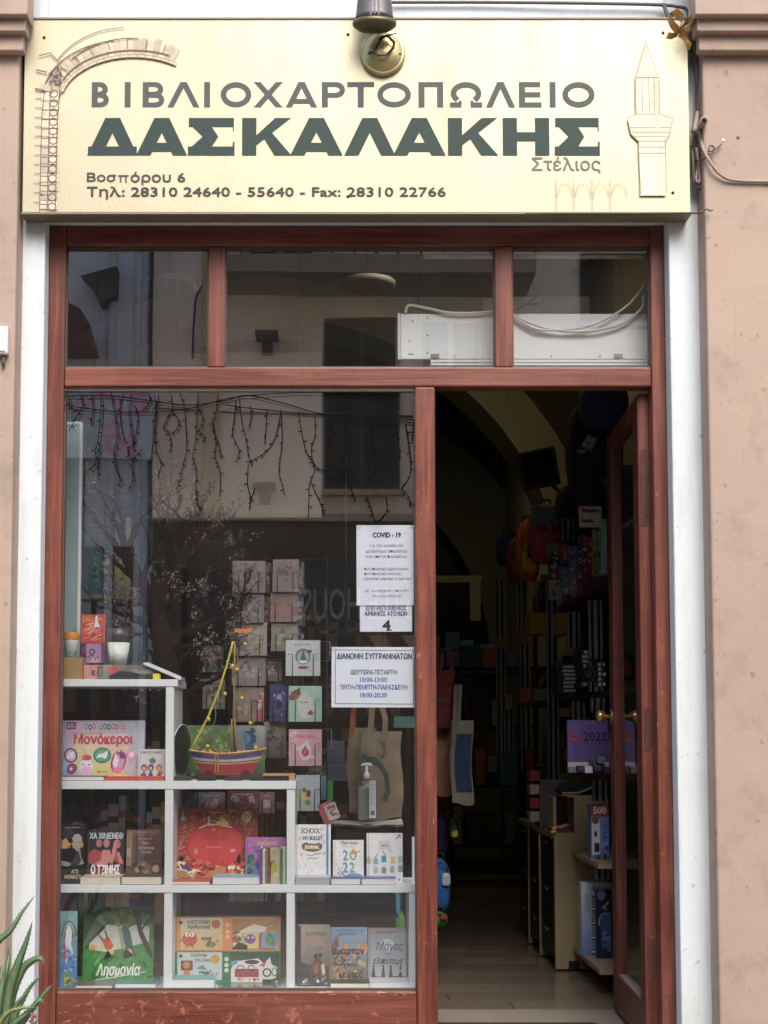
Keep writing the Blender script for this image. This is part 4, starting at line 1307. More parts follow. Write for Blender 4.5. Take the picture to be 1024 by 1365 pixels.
book((440, 1234, 490, 1311), Yb - 0.02, zd1, d, 'novel with golden domes under a blue sky on its cover, between two grey novels', cover=(110, 130, 150))
def d(a):
    a.grad(491, 1233, 542, 1308, S(150, 166, 180), S(150, 160, 170), S(176, 190, 200), S(150, 160, 170), .05, 8, 10, 1)
    a.grad(491, 1233, 542, 1243, S(190, 150, 150), S(150, 150, 160), S(170, 170, 180), S(150, 160, 170), .04, 6, 2, 3)
    a.writing((497, 1237, 536, 1241), 1, S(110, 110, 120), 5)
    a.text('Μόνες', 501, 1251, 537, 1265, S(92, 92, 104), .2, .2); a.text('ελπίσαμε', 497, 1272, 537, 1283, S(80, 76, 90), .2, .15)
    a.ell(517, 1255, 9, 7, S(196, 206, 214)); a.text('Μόνες', 501, 1251, 537, 1265, S(92, 92, 104), .2, .2); a.writing((510, 1266, 524, 1269), 1, S(80, 100, 100), 2)
    a.poly([(491, 1300), (500, 1297), (515, 1299), (530, 1296), (542, 1298), (542, 1308), (491, 1308)], S(80, 86, 86))
    for x_, c in ((498, S(80, 40, 46)), (511, S(40, 70, 66)), (521, S(70, 44, 50)), (534, S(60, 40, 50))):
        a.poly([(x_ - 1.2, 1286), (x_ + 1.2, 1286), (x_ + 3, 1301), (x_ - 3, 1301)], c); a.ell(x_, 1284, 1.6, 2, c, 8)
    a.line([(529, 1296), (534, 1289), (540, 1296)], 1.2, S(200, 170, 130))
book((491, 1233, 542, 1308), Yb, zd1, d, 'pale blue grey novel with four walking women in silhouette at its foot', cover=(150, 160, 170))
flat((440, 1311, 493, 1320), Yf, zd1, 0.12, 'black-covered book with cream pages lying flat in the lower right cubby', (30, 30, 34), th=0.022)
flat((493, 1309, 547, 1320), Yf, zd1, 0.12, 'white book with red and blue cover edge lying flat in the lower right cubby', (200, 206, 214), WPAPER, th=0.026)
# ---- middle row left
def d(a):
    K = S(22, 22, 24)
    a.bg(K)
    a.poly([(97, 1119), (103, 1114), (108, 1118), (109, 1128), (106, 1134), (108, 1146), (112, 1154), (105, 1156), (102, 1138), (95, 1130)], S(150, 150, 150))
    a.ell(101, 1120, 6, 5.5, S(170, 170, 168)); a.ell(90, 1114, 8, 7, S(56, 58, 60))
    a.poly([(80, 1124), (87, 1120), (92, 1128), (89, 1134), (80, 1134)], S(216, 160, 100)); a.text('ΤΖΙΜΥ', 90, 1127, 111, 1133, S(206, 170, 60), .3)
    a.poly([(80, 1150), (88, 1151), (96, 1154), (90, 1158), (80, 1156)], S(160, 160, 156)); a.poly([(92, 1158), (104, 1136), (108, 1150), (104, 1157)], S(60, 60, 62))
    a.text('ΑΖΙ', 95, 1162, 104, 1167, S(206, 186, 140), .2); a.text('ΜΟΝΑΣΤ', 86, 1169, 108, 1174, S(206, 186, 140), .2); a.writing((84, 1104, 106, 1108), 1, S(140, 140, 140), 4)
book((80, 1101, 112, 1181), DY0 + 0.04, zc1, d, 'black book with a grey face and yellow title, beside the three pink figures novel', cover=(20, 20, 22), lean=5)
def d(a):
    K = S(52, 50, 56)
    a.bg(K)
    a.rect(116, 1101, 164, 1103, S(40, 38, 44))
    a.text('ΧΑ ΧΙΜΕΝΕΘ', 118, 1105, 163, 1113, S(200, 220, 232), .4)
    F = S(206, 130, 120); F2 = S(166, 62, 66)
    a.ell(131, 1119, 4, 5.5, S(190, 110, 106)); a.ell(141, 1119, 4.2, 6, S(196, 130, 120)); a.ell(156, 1120, 4, 6, S(190, 110, 106))
    a.poly([(117, 1132), (124, 1127), (136, 1130), (142, 1140), (136, 1148), (118, 1146)], F2)
    a.poly([(136, 1128), (146, 1128), (149, 1140), (142, 1148), (130, 1150), (122, 1148), (134, 1142)], F)
    a.poly([(152, 1126), (158, 1132), (165, 1144), (160, 1148), (150, 1140)], F2); a.poly([(146, 1146), (148, 1134), (151, 1116), (155, 1114), (154, 1130), (150, 1146)], F)
    a.poly([(158, 1130), (164, 1146), (160, 1148), (155, 1134)], F)
    a.poly([(124, 1148), (165, 1146), (162, 1166), (118, 1166)], S(110, 46, 54))
    a.text('Ο ΤΖΙΜΗΣ', 121, 1148, 160, 1160, S(236, 240, 240), .5); a.text('ΔΕΙΧΝΕΙ ΓΥΝΑΙΚΑ', 117, 1163, 160, 1168, S(220, 140, 130), .3)
book((115, 1101, 165, 1171), Yb, zc1, d, 'dark novel with three pink figures and a white title, beside the black book', cover=(50, 48, 54))
def d(a):
    a.grad(168, 1100, 216, 1170, S(130, 90, 76), S(110, 80, 70), S(90, 74, 62), S(80, 66, 56), .15, 8, 8, 1)
    a.rect(168, 1101, 175, 1148, S(150, 134, 116)); a.ell(171, 1130, 2.4, 6, S(200, 160, 130)); a.rect(176, 1101, 212, 1105, S(150, 96, 80))
    a.rect(180, 1109, 207, 1141, S(84, 66, 66)); a.writing((182, 1110, 206, 1114), 1, S(170, 140, 130), 1); a.text('Πέρα', 188, 1116, 198, 1120, S(190, 150, 130), .2); a.text('της μεγάλης', 184, 1122, 205, 1127, S(190, 150, 130), .2); a.text('σιωπής', 188, 1128, 202, 1132, S(190, 150, 130), .2)
    a.spots(26, (175, 1142, 214, 1168), [S(150, 130, 100), S(70, 56, 46), S(120, 100, 80), S(170, 150, 120)], 2, 5, 5); a.ring(208, 1152, 8, 8, 2, S(60, 50, 42)); a.ell(208, 1152, 4, 5, S(176, 160, 136))
book((168, 1100, 216, 1170), Yb, zc1, d, 'brown mottled novel with a framed title panel, beside the pink figures novel', cover=(90, 74, 66))
flat((107, 1171, 161, 1182), Yf, zc1, 0.13, 'cream-paged book lying flat before the dark novel with three figures', (196, 184, 160), th=0.03)
flat((161.5, 1170, 215, 1182), Yf, zc1, 0.13, 'white-paged book lying flat before the brown mottled novel', (70, 60, 56), PAPER, th=0.031)
# ---- middle row centre
def d(a):
    Rd = S(178, 42, 36)
    a.grad(230, 1075, 342, 1173, S(150, 60, 48), S(150, 50, 40), S(190, 50, 40), S(176, 46, 38), .16, 14, 14, 1)
    a.strokes(110, (231, 1078, 262, 1150), [S(206, 120, 100), S(190, 90, 76), S(220, 150, 120), S(170, 60, 50)], 12, 1, 2, -.6)
    a.strokes(90, (262, 1076, 341, 1100), [S(206, 130, 80), S(190, 90, 56), S(216, 160, 90), S(150, 90, 50)], 8, 1.2, 3)
    a.strokes(40, (316, 1090, 341, 1150), [S(190, 90, 76), S(206, 130, 90)], 9, 1, 4)
    a.ell(287, 1125, 38, 30, S(196, 28, 30), 28); a.ell(287, 1127, 34, 26, S(206, 34, 32), 28)
    a.rect(278, 1100, 290, 1148, S(196, 28, 30))
    a.line([(265, 1102), (274, 1098), (290, 1097), (308, 1101)], 2, S(216, 206, 160))
    a.rect(276, 1086, 279, 1098, S(206, 206, 170)); a.poly([(288, 1098), (288, 1093), (294, 1092), (296, 1086), (298, 1092), (304, 1093), (304, 1098)], S(216, 190, 90)); a.ell(284, 1104, 3, 1.5, S(230, 130, 100))
    a.ell(328, 1087, 6.5, 6.5, S(222, 206, 130)); a.ell(328, 1087, 4, 4, S(190, 130, 60)); a.ell(328, 1087, 2, 2, S(240, 210, 90))
    a.poly([(239, 1092), (243, 1080), (247, 1092)], S(176, 190, 190)); a.line([(242.5, 1079), (242.5, 1084)], 1.4, S(200, 210, 210))
    a.writing((266, 1110, 308, 1118), 2, S(170, 40, 40), 3); a.writing((274, 1126, 298, 1129), 1, S(226, 140, 120), 3)
    a.ell(261, 1133, 2.6, 4, S(190, 150, 140)); a.ell(310, 1132, 3.6, 2, S(230, 160, 140)); a.poly([(316, 1140), (319, 1136), (321, 1142), (320, 1148), (316, 1146)], S(60, 40, 40))
    a.spots(90, (233, 1144, 341, 1170), [S(220, 90, 60), S(206, 150, 80), S(190, 40, 40), S(230, 190, 130), S(150, 90, 50), S(240, 220, 190)], 1, 4.2, 6)
    a.ell(242, 1143, 3, 3.4, S(40, 30, 44)); a.poly([(240, 1150), (246, 1148), (252, 1154), (256, 1159), (244, 1158)], S(70, 60, 130)); a.ell(245, 1149, 2.4, 2.4, S(236, 220, 200))
    a.poly([(233, 1158), (246, 1160), (254, 1164), (264, 1160), (262, 1168), (236, 1168)], S(176, 130, 60)); a.line([(233, 1157), (248, 1158), (256, 1166), (262, 1158), (268, 1160)], 1.6, S(230, 220, 190))
    a.poly([(270, 1168), (282, 1160), (292, 1152), (302, 1154), (300, 1164), (286, 1168)], S(196, 120, 60)); a.spots(8, (306, 1152, 336, 1168), [S(240, 190, 90), S(240, 230, 220)], 1.6, 3, 9)
book((230, 1075, 343, 1173), Yb + 0.03, zc1, d, 'large square red Christmas picture book with golden ornaments', cover=(150, 30, 30), lean=8)
def d(a):
    a.grad(327, 1106, 381, 1166, S(180, 110, 180), S(190, 120, 190), S(150, 110, 180), S(160, 120, 190), .06, 8, 8, 1)
    a.text('παίζουμε', 342, 1111, 370, 1117, S(226, 180, 60), .3); a.text('Οι δεινόσαυροι', 336, 1118, 376, 1122, S(70, 80, 120), .2); a.rect(340, 1122, 374, 1126, S(60, 120, 100))
    a.spots(16, (328, 1126, 340, 1165), [S(50, 130, 90), S(70, 150, 110), S(40, 100, 80)], 2.5, 5, 2); a.poly([(328, 1160), (338, 1152), (346, 1150), (346, 1166), (328, 1166)], S(90, 150, 210)); a.poly([(340, 1142), (343, 1136), (346, 1144), (344, 1150)], S(80, 90, 170))
    a.spots(10, (328, 1108, 380, 1124), [S(206, 150, 206), S(160, 90, 170)], 1, 2, 7)
book((327, 1106, 381, 1166), Yb, zc1, d, 'purple dinosaur picture book standing at the right of the red Christmas book', cover=(120, 60, 140), lean=5)
def d(a):
    a.bg(S(176, 166, 140))
    a.rect(354, 1130, 357, 1178, S(120, 130, 90))
    a.poly([(357, 1130), (360, 1130), (361, 1150), (366, 1146), (362, 1156), (361, 1178), (356, 1178)], S(120, 50, 40)); a.ell(366, 1158, 4.4, 10, S(170, 160, 60)); a.ell(368, 1166, 3, 4, S(200, 180, 120)); a.writing((362, 1133, 371, 1139), 2, S(130, 110, 90), 2)
book((354, 1130, 373, 1179), DY0 + 0.03, zc1, d, 'small pale book with a dark red tree on its cover, before the purple book', cover=(170, 160, 130), lean=2, th=0.01)
for k, (a_, b_, y_, c_, lb) in enumerate(((346.5, 349.5, 1131, (120, 60, 150), 'thin purple book spine beside the small tree book'), (350, 353.5, 1134, (196, 196, 190), 'thin white book spine beside the small tree book'), (373.5, 376.5, 1131, (70, 130, 60), 'thin green book spine to the right of the small tree book'), (377, 381, 1131, (190, 196, 180), 'thin pale book spine at the right end of the middle cubby'))):
    x0, x1, z0, z1 = RC(a_, y_, b_, 1179, DY0 + 0.03)
    t = thing('book', ((x0 + x1) / 2, DY0 + 0.03, zc1), lb, 'book')
    MB().box(x0, x1, DY0 + 0.03, DY0 + 0.15, zc1 + 0.0004, zc1 + (z1 - z0), 0, S(*c_)).build('cover', PRINT, t, 0.0008)
    MB().box(x0 + 0.001, x1 - 0.001, DY0 + 0.032, DY0 + 0.149, zc1 + (z1 - z0) + 0.0002, zc1 + (z1 - z0) + 0.0006).build('page_block', PAPER, t)
flat((229, 1175, 280.5, 1182), Yf, zc1, 0.1, 'thin cream-paged book lying flat before the red Christmas book', (176, 60, 50), th=0.014)
flat((283, 1170, 346, 1182), Yf, zc1, 0.13, 'thick white-paged book with dark blue edges lying flat before the red Christmas book', (60, 50, 80), WPAPER, th=0.030, top=(130, 170, 200))
# ---- middle row right
def d(a):
    a.bg(S(232, 234, 238))
    a.rect(435, 1093, 438, 1166, S(80, 130, 200))
    rr = random.Random(4)
    a.text('SCHOOL', 401, 1098, 427, 1105, S(90, 90, 110), .2); a.text('MY BULLET', 404, 1109, 430, 1114, S(60, 90, 130), .3)
    a.ell(416, 1124, 13.5, 5.6, S(130, 104, 76), 18); a.ell(408, 1122, 6, 5, S(130, 104, 76)); a.ell(425, 1122, 5, 4.4, S(130, 104, 76)); a.text('JOURNAL', 406, 1121, 426, 1127, S(236, 230, 220), .3)
    a.line([(408, 1133), (414, 1135), (420, 1133), (428, 1131)], 1, S(120, 120, 140)); a.writing((409, 1137, 425, 1140), 1, S(130, 130, 150), 4)
    a.spots(26, (397, 1142, 434, 1166), [S(180, 190, 206), S(206, 190, 200)], .6, 1.3, 3, 1, 5)
    for x_, y_, c in ((402, 1133, S(220, 120, 120)), (432, 1132, S(220, 130, 140)), (430, 1108, S(220, 150, 60)), (400, 1112, S(120, 170, 170)), (429, 1099, S(220, 130, 90)), (431, 1116, S(190, 140, 190))): a.ring(x_, y_, 2.2, 2.4, .8, c, n=8)
book((393.5, 1093, 441, 1170), Yb, zc1, d, 'white notebook with a brown journal badge and blue elastic band', 'notebook', 'book', lean=5, th=0.018, cover=(226, 228, 232))
x0, x1, z0, z1 = RC(440, 1116, 447, 1172, Yb)
def d(a):
    a.bg(S(236, 238, 240))
    a.text('2 Πόρων Ημερών', 452, 1112, 478, 1118, S(90, 90, 100), .1, .15); a.writing((456, 1119, 474, 1121), 1, S(150, 150, 160), 3)
    a.text('2', 457, 1125, 464, 1138, S(80, 150, 190), .5); a.ring(471, 1131, 4.5, 7, 1.8, S(110, 160, 70)); a.poly([(466, 1130), (471, 1122), (476, 1130)], S(220, 160, 80)); a.line([(474, 1128), (480, 1126)], 1.4, S(210, 120, 70))
    a.text('2', 457, 1141, 464, 1154, S(80, 150, 190), .5); a.text('2', 466, 1141, 473, 1154, S(130, 180, 130), .5)
    a.ell(472, 1165, 15, 10, S(90, 150, 220), 20, 0, 0, 180); a.ell(469, 1163, 6, 4, S(60, 120, 210), 14, 0, 0, 180); a.line([(454, 1153), (460, 1159)], 1.4, S(80, 80, 120)); a.spots(9, (446, 1138, 458, 1160), [S(150, 200, 190), S(120, 140, 190)], .8, 1.6, 3)
book((444, 1111, 485, 1168), Yb - 0.02, zc1, d, 'white diary with coloured digits 2022 over a blue planet', 'diary', 'book', lean=5, th=0.02, cover=(70, 130, 190))
def d(a):
    a.bg(S(234, 236, 238))
    a.rect(506, 1120, 520, 1131, S(190, 206, 206)); a.rect(507.5, 1121.5, 518.5, 1129.5, S(236, 238, 240)); a.text('2022', 508, 1123, 518, 1128, S(110, 140, 140), .2)
    a.line([(528, 1117), (534, 1112)], 1.2, S(70, 90, 100)); a.line([(531, 1112), (534, 1112), (534, 1115)], 1, S(70, 90, 100))
    cs = [S(206, 196, 160), S(150, 190, 190), S(70, 150, 170), S(220, 196, 120), S(170, 200, 190), S(200, 190, 180), S(130, 150, 160), S(180, 180, 130), S(120, 160, 170)]
    k = 0
    for (x_, y_) in ((492, 1146), (501, 1147), (512, 1144), (524, 1146), (534, 1145), (501, 1159), (512, 1159), (523, 1158), (534, 1157)):
        a.rect(x_ - 3.2, y_ - 4, x_ + 3.0, y_ + 4, cs[k]); a.rect(x_ - 2.2, y_ - 5.4, x_ + 2.2, y_ - 4.4, cs[(k + 3) % 9]); k += 1
    a.line([(513, 1139), (511, 1133)], 1, S(90, 110, 120)); a.ell(521, 1133, 3, 1.2, S(170, 200, 180)); a.line([(500, 1142), (504, 1137)], 1, S(100, 120, 100))
book((489, 1109, 537, 1175), Yb - 0.01, zc1, d, 'white diary with rows of small pastel jars, at the right end of its shelf', 'diary', 'book', lean=5, th=0.02, cover=(226, 230, 232))
flat((394, 1167, 440, 1180), Yf, zc1, 0.13, 'grey notebook lying flat before the white journal notebook', (176, 178, 182), mat('grey_page_paper', S(176, 178, 182), 0.7), th=0.026)
flat((441, 1169, 481, 1180), Yf, zc1, 0.13, 'white diary with dark blue edges lying flat before the 2022 digits diary', (70, 80, 130), WPAPER, th=0.024)
flat((482, 1169, 528, 1180), Yf, zc1, 0.13, 'white diary with blue and red edges lying flat before the pastel jars diary', (90, 90, 160), WPAPER, th=0.024)
# ---- top-left cubby: unicorn box
def d(a):
    a.grad(82, 957, 192, 1036, S(206, 170, 200), S(170, 190, 200), S(150, 180, 226), S(206, 190, 206), .04, 12, 8, 1)
    a.grad(96, 975, 170, 1034, S(220, 206, 190), S(226, 190, 206), S(206, 214, 90), S(214, 210, 110), .05, 10, 6, 2)
    a.grad(83, 1018, 110, 1035, S(150, 190, 226), S(200, 210, 150), S(130, 170, 230), S(170, 200, 160), .05, 6, 3, 3)
    a.rect(87, 959, 100, 969, S(130, 80, 120)); a.writing((88, 961, 99, 967), 2, S(220, 200, 220), 3)
    for i, c in enumerate((S(110, 160, 160), S(90, 90, 130), S(190, 90, 120), S(120, 150, 150), S(90, 140, 140), S(80, 80, 110), S(120, 150, 150), S(190, 70, 100), S(210, 110, 80), S(190, 90, 120))): a.ell(113.5 + i * 5.2 + (4 if i > 2 else 0), 965 + (i % 2), 2.4, 4, c, 10); a.ell(113.5 + i * 5.2 + (4 if i > 2 else 0), 965 + (i % 2), 1, 1.8, S(220, 210, 220), 8)
    a.text('Χρωματιστοί', 92, 972, 132, 978, S(206, 150, 130), .2, .2)
    a.text('Μονόκεροι', 97, 975, 177, 992, S(196, 40, 90), .8)
    def egg(x_, y_, rx, ry, c, c2, rot=0):
        a.ell(x_, y_, rx, ry, c, 20, rot); a.ell(x_, y_, rx - 2, ry - 2, c2, 18, rot)
    egg(94, 1004, 9, 10, S(110, 50, 100), S(214, 180, 214), -.3); a.poly([(88, 1008), (92, 1000), (98, 999), (98, 1008)], S(240, 236, 240))
    egg(96, 1022, 6.5, 7.5, S(140, 40, 130), S(170, 60, 150), .5); a.ell(95, 1022, 2, 2, S(236, 220, 236))
    a.ell(115, 1020, 9.5, 11, S(236, 226, 236)); a.ell(115, 1025, 8, 6, S(230, 180, 216)); a.ell(115, 1007, 6.5, 4, S(206, 60, 110)); a.poly([(112, 1004), (111, 995), (116, 1003)], S(220, 180, 90)); a.line([(109, 1016), (113, 1017)], 1, S(60, 60, 80)); a.line([(117, 1017), (121, 1016)], 1, S(60, 60, 80)); a.ell(111, 1008, 2.6, 2.6, S(230, 90, 130)); a.ell(119, 1007, 2.6, 2.6, S(190, 40, 100))
    egg(136, 1004, 12, 10.5, S(50, 130, 110), S(90, 170, 140)); a.poly([(128, 1008), (131, 1002), (138, 1001), (143, 997), (143, 1004), (140, 1009), (135, 1006)], S(236, 240, 236))
    a.ell(158, 1012, 10, 16, S(150, 70, 140), 20, .25); a.ell(158, 1014, 7.5, 12, S(214, 150, 200), 20, .25); a.poly([(154, 1000), (158, 1010), (155, 1022), (150, 1014)], S(236, 230, 240)); a.ell(163, 1004, 4, 5, S(130, 60, 130)); a.ell(157, 1024, 6, 4, S(230, 100, 170)); a.poly([(156, 1000), (157, 990), (161, 999)], S(226, 190, 120)); a.poly([(166, 1002), (166, 994), (162, 998)], S(214, 180, 200))
    a.ell(175, 1003, 7, 7, S(226, 150, 190)); a.ell(175, 1003, 4, 4, S(240, 210, 226)); a.ell(174, 1022, 8, 7, S(200, 190, 206))
    a.line([(130, 1026), (133, 1026)], 2, S(220, 60, 70)); a.writing((134, 1024, 145, 1027), 1, S(150, 140, 90), 3)
book((82, 957, 192, 1037), DY0 + 0.09, zb1, d, 'wide pastel box with unicorns and painted eggs titled Μονόκεροι', 'box', 'activity_box', th=0.03, lean=6, cover=(200, 180, 206))
def d(a):
    a.bg(S(206, 206, 210))
    a.text('ΜΙΚΡΟΣ ΧΑΡΑΣ', 187, 995, 216, 998, S(110, 100, 110), .15); a.poly([(198, 1006), (204, 1003), (208, 1007), (206, 1012), (200, 1011)], S(96, 124, 124))
    for x_, c in ((192, S(130, 70, 60)), (201, S(70, 80, 120)), (212, S(170, 120, 60))): a.ell(x_, 1017, 4.2, 5, c); a.ell(x_, 1018, 2.2, 2.6, S(216, 170, 140)); a.poly([(x_ - 4, 1029), (x_, 1020), (x_ + 4, 1029)], c)
    a.spots(8, (186, 1020, 218, 1030), [S(170, 60, 60), S(60, 70, 110), S(200, 170, 90)], 1, 2, 3); a.writing((198, 1030, 216, 1033), 1, S(90, 90, 100), 2)
book((184, 992, 220, 1034), DY0 + 0.05, zb1, d, 'small white children book leaning before the unicorn box', lean=7, cover=(200, 200, 206))
flat((81, 1036, 139.5, 1045), Yf, zb1, 0.12, 'white-paged thin book with purple cover lying flat under the unicorn box front', (110, 70, 130), WPAPER, th=0.017)
flat((140, 1038, 219, 1045), Yf, zb1, 0.14, 'thin red and orange book lying flat at the right below the unicorn box', (206, 70, 54), mat('red_page_edge', S(206, 96, 76), 0.6), th=0.015)
# ---- on the top board
t = thing('travel_cup', (XY(95, 870, DY0 + .03), DY0 + .05, ZY(886, DY0 + .03)), 'white tapered travel cup with an orange lid, standing in the tan box', 'cup')
X = XY(94.5, 870, DY0 + .05)
zt_, zm_, zb_ = ZY(843, DY0 + .05), ZY(853.5, DY0 + .05), ZY(888, DY0 + .05)
px = (XY(106, 870, .18) - XY(84, 870, .18)) / 2
a = MB().lathe([(px * .52, zb_), (px * .96, zm_ - .004), (px, zm_)], X, DY0 + .05, 0, 20, 0, (1, 1, 1))
a.build('cup_body', METALW, t)
MB().lathe([(px * 1.02, zm_ + 0.0005), (px * 1.03, zm_ + .004), (px * .93, zt_ - .004), (px * .88, zt_)], X, DY0 + .05, 0, 20).build('lid', cm(206, 140, 60, 0.45), t)
a = Art(85, 853, 105, 888, px * 2, zm_ - zb_)
a.ring(97, 872, 3, 4, 1, S(90, 180, 180)); a.line([(102, 868), (102, 878)], 1.4, S(90, 180, 180)); a.spots(6, (92, 876, 101, 885), [S(226, 170, 110), S(120, 190, 190)], 1, 2.4, 2)
a.mb.v = [(x, -math.sqrt(max(0, (px * (.52 + .47 * z / (zm_ - zb_))) ** 2 - x * x)) - .0006, z) for x, y, z in a.mb.v]
o = a.build('printed_motif', t); o.location = Vector((X, DY0 + .05, zb_)) - t.location
def tanbox():
    x0, x1, z0, z1 = RC(83, 876, 110, 905, DY0 + .012)
    t = thing('cardboard_box', ((x0 + x1) / 2, DY0 + .01, za1), 'small tan open cardboard box with the travel cup in it on the top board', 'box')
    MB().box(x0, x1, DY0 + .01, DY0 + .013, za1 + .0005, z1).box(x0, x1, DY0 + .09, DY0 + .093, za1 + .0005, z1).box(x0, x0 + .003, DY0 + .013, DY0 + .09, za1 + .0005, z1).box(x1 - .003, x1, DY0 + .013, DY0 + .09, za1 + .0005, z1).build('carton', mat('kraft_card', S(168, 136, 98), .8), t)
tanbox()
def d(a):
    a.bg(S(196, 50, 44))
    a.strokes(60, (108, 820, 139, 856), [S(226, 120, 100), S(210, 80, 66), S(236, 160, 130), S(170, 30, 30)], 12, 1.3, 3, -.6); a.strokes(20, (108, 820, 139, 832), [S(230, 130, 60), S(200, 90, 50)], 6, 1.6, 5)
    a.poly([(125, 836), (127, 829), (127, 823), (130, 823), (130, 829), (134, 836)], S(226, 230, 240)); a.ell(129, 822, 1.4, 1.4, S(226, 230, 240), 8)
bz_ = ZY(857, DY0 + .1)
book((108, 819, 140, 857), DY0 + .1, None, d, 'red marbled card with a silver bell, topmost on the left of the shelf', 'card', 'gift_card', th=0.012, lean=2, cover=(190, 46, 44))
def d(a):
    a.bg(S(120, 64, 110)); a.rect(115, 858, 135, 884, S(170, 136, 176)); a.ring(123, 869, 4, 4, 1.5, S(60, 40, 70)); a.strokes(14, (116, 872, 135, 884), [S(60, 40, 70), S(210, 190, 210)], 7, 1, 2); a.strokes(10, (108, 858, 115, 884), [S(150, 60, 120), S(90, 40, 90)], 8, 1.5, 3)
book((108, 857.5, 139, 884), DY0 + .1, None, d, 'purple card pack with a lilac panel, between the red card and the pink box', 'card', 'gift_card', th=0.02, lean=0, cover=(110, 60, 100))
def d(a):
    a.bg(S(206, 140, 140)); a.text('1ος', 122, 890, 127, 900, S(90, 50, 50), .3); a.strokes(12, (111, 885, 121, 902), [S(220, 170, 166), S(190, 110, 110)], 10, 1, 2, 1.5)
book((110, 884, 130.5, 904), DY0 + .05, za1, d, 'small pink box standing on the top board beside the tan box', 'box', 'pink_box', th=0.12, lean=0, cover=(200, 136, 136))
def d(a):
    a.grad(131, 885, 207, 904, S(150, 150, 140), S(90, 96, 90), S(130, 130, 120), S(60, 76, 80), .15, 12, 4, 1)
    a.ring(134, 894, 4, 7, 1.2, S(70, 60, 60), 40, 320); a.ell(146, 891, 4, 3.6, S(200, 60, 60)); a.ell(153, 891, 4, 3.6, S(200, 60, 60)); a.poly([(142.5, 892), (156.5, 892), (149.5, 900)], S(200, 60, 60)); a.ell(161, 892, 3, 3, S(190, 70, 70))
    a.poly([(146, 900), (160, 893), (186, 896), (203, 900), (203, 904), (146, 904)], S(50, 62, 66)); a.poly([(168, 890), (186, 893), (200, 890), (204, 896), (186, 897)], S(150, 140, 110))
book((131, 885, 207, 904.5), DY0 + .03, za1, d, 'long low grey box with red hearts and a dark painting on the top board', 'box', 'painted_box', th=0.11, lean=0, cover=(120, 120, 112))
zc_ = za1 + (ZY(885, DY0 + .03) - ZY(904.5, DY0 + .03))
X = XY(158, 872, DY0 + .09)
r0, r1 = (XY(173, 872, .22) - XY(143, 872, .22)) / 2, (XY(170, 872, .22) - XY(148, 872, .22)) / 2
t = thing('white_cup', (X, DY0 + .09, zc_), 'white tapered cup with dark marbled upper rim standing on the grey box', 'cup')
zt_ = ZY(857, DY0 + .09)
zq_ = ZY(838, DY0 + .09)
MB().lathe([(r1, zc_ + .001), (r0, zt_), (r0 * .96, zt_ - .002)], X, DY0 + .09, 0, 24).build('cup_body', mat('speckled_white', S(214, 222, 214), .4, var=.12, scale=60), t)
MB().lathe([(r0 * .97, zt_), (r0 * 1.0, zq_), (r0 * .94, zq_)], X, DY0 + .09, 0, 24).build('cup_rim', mat('dark_marble', S(84, 82, 88), .3, var=.6, scale=70), t)
# open book tilted on the top board's end
X0, Z0 = W(191, 884, DY0 + .02)
X1, Z1 = W(241, 905, DY0 + .02)
ang = math.atan2(Z0 - Z1, X1 - X0)
L_ = math.hypot(X1 - X0, Z1 - Z0)
t = thing('open_book', (X0, DY0 + .02, Z0 - 0.002), 'white open book tilted over the right end of the top board', 'book', rot=(0, ang, 0))
MB().box(0, L_, 0, .14, 0, .006).box(L_ * .06, L_ * .98, .002, .138, .0065, .011).build('page_block', WPAPER, t, world=False)
MB().box(-.002, L_ + .002, -.002, .142, -.003, -.0003).build('cover', cm(190, 192, 196, .5), t, world=False)
x0, x1, z0, z1 = RC(204, 897, 213, 904.5, DY0 + .01)
tag(bx('sticky_notes', cm(232, 224, 70, .6), None, x0, x1, DY0 + .008, DY0 + .04, za1 + .0005, za1 + z1 - z0, 0.001), 'small yellow block of sticky notes under the tilted open book', 'notes')
# ---------------------------------------------------------------- paper notices taped inside the glass
NY = GY + 0.004
def notice(px, draw, label, yo=0.0, frame=False):
    x0, x1, z0, z1 = RC(*px, NY + yo)
    t = thing('paper_notice', ((x0 + x1) / 2, NY + yo, z0), label, 'notice', rot=(0, R(random.uniform(-.4, .4)), 0))
    mb = MB()
    n = 8
    vs, fs = [], []
    for j in range(n + 1):
        for i in range(n + 1):
            vs.append((-(x1 - x0) / 2 + (x1 - x0) * i / n, 0.0004 + 0.0006 * math.sin(i * 1.3 + j) * 0.5, (z1 - z0) * j / n))
    for j in range(n):
        for i in range(n):
            q = j * (n + 1) + i
            fs.append((q, q + 1, q + n + 2, q + n + 1))
    mb.add(vs, fs, smooth=True)
    mb.box(-(x1 - x0) / 2, (x1 - x0) / 2, 0.0012, 0.0014, 0, z1 - z0)
    mb.build('sheet', mat('notice_paper', S(226, 232, 246), .7, var=.02, bstr=0), t, world=False)
    a = Art(*px, x1 - x0, z1 - z0)
    draw(a)
    a.build('printed_text', t, MATTEPRINT)
    for cx_ in (-1, 1):
        MB().box(cx_ * (x1 - x0) / 2 - .018, cx_ * (x1 - x0) / 2 + .018, -.0016, -.0013, (z1 - z0) - .016, (z1 - z0) - .002).build('clear_tape', CLEAR, t, world=False)
BL = S(70, 84, 140)
BR = S(120, 110, 120)
NV = S(60, 62, 90)
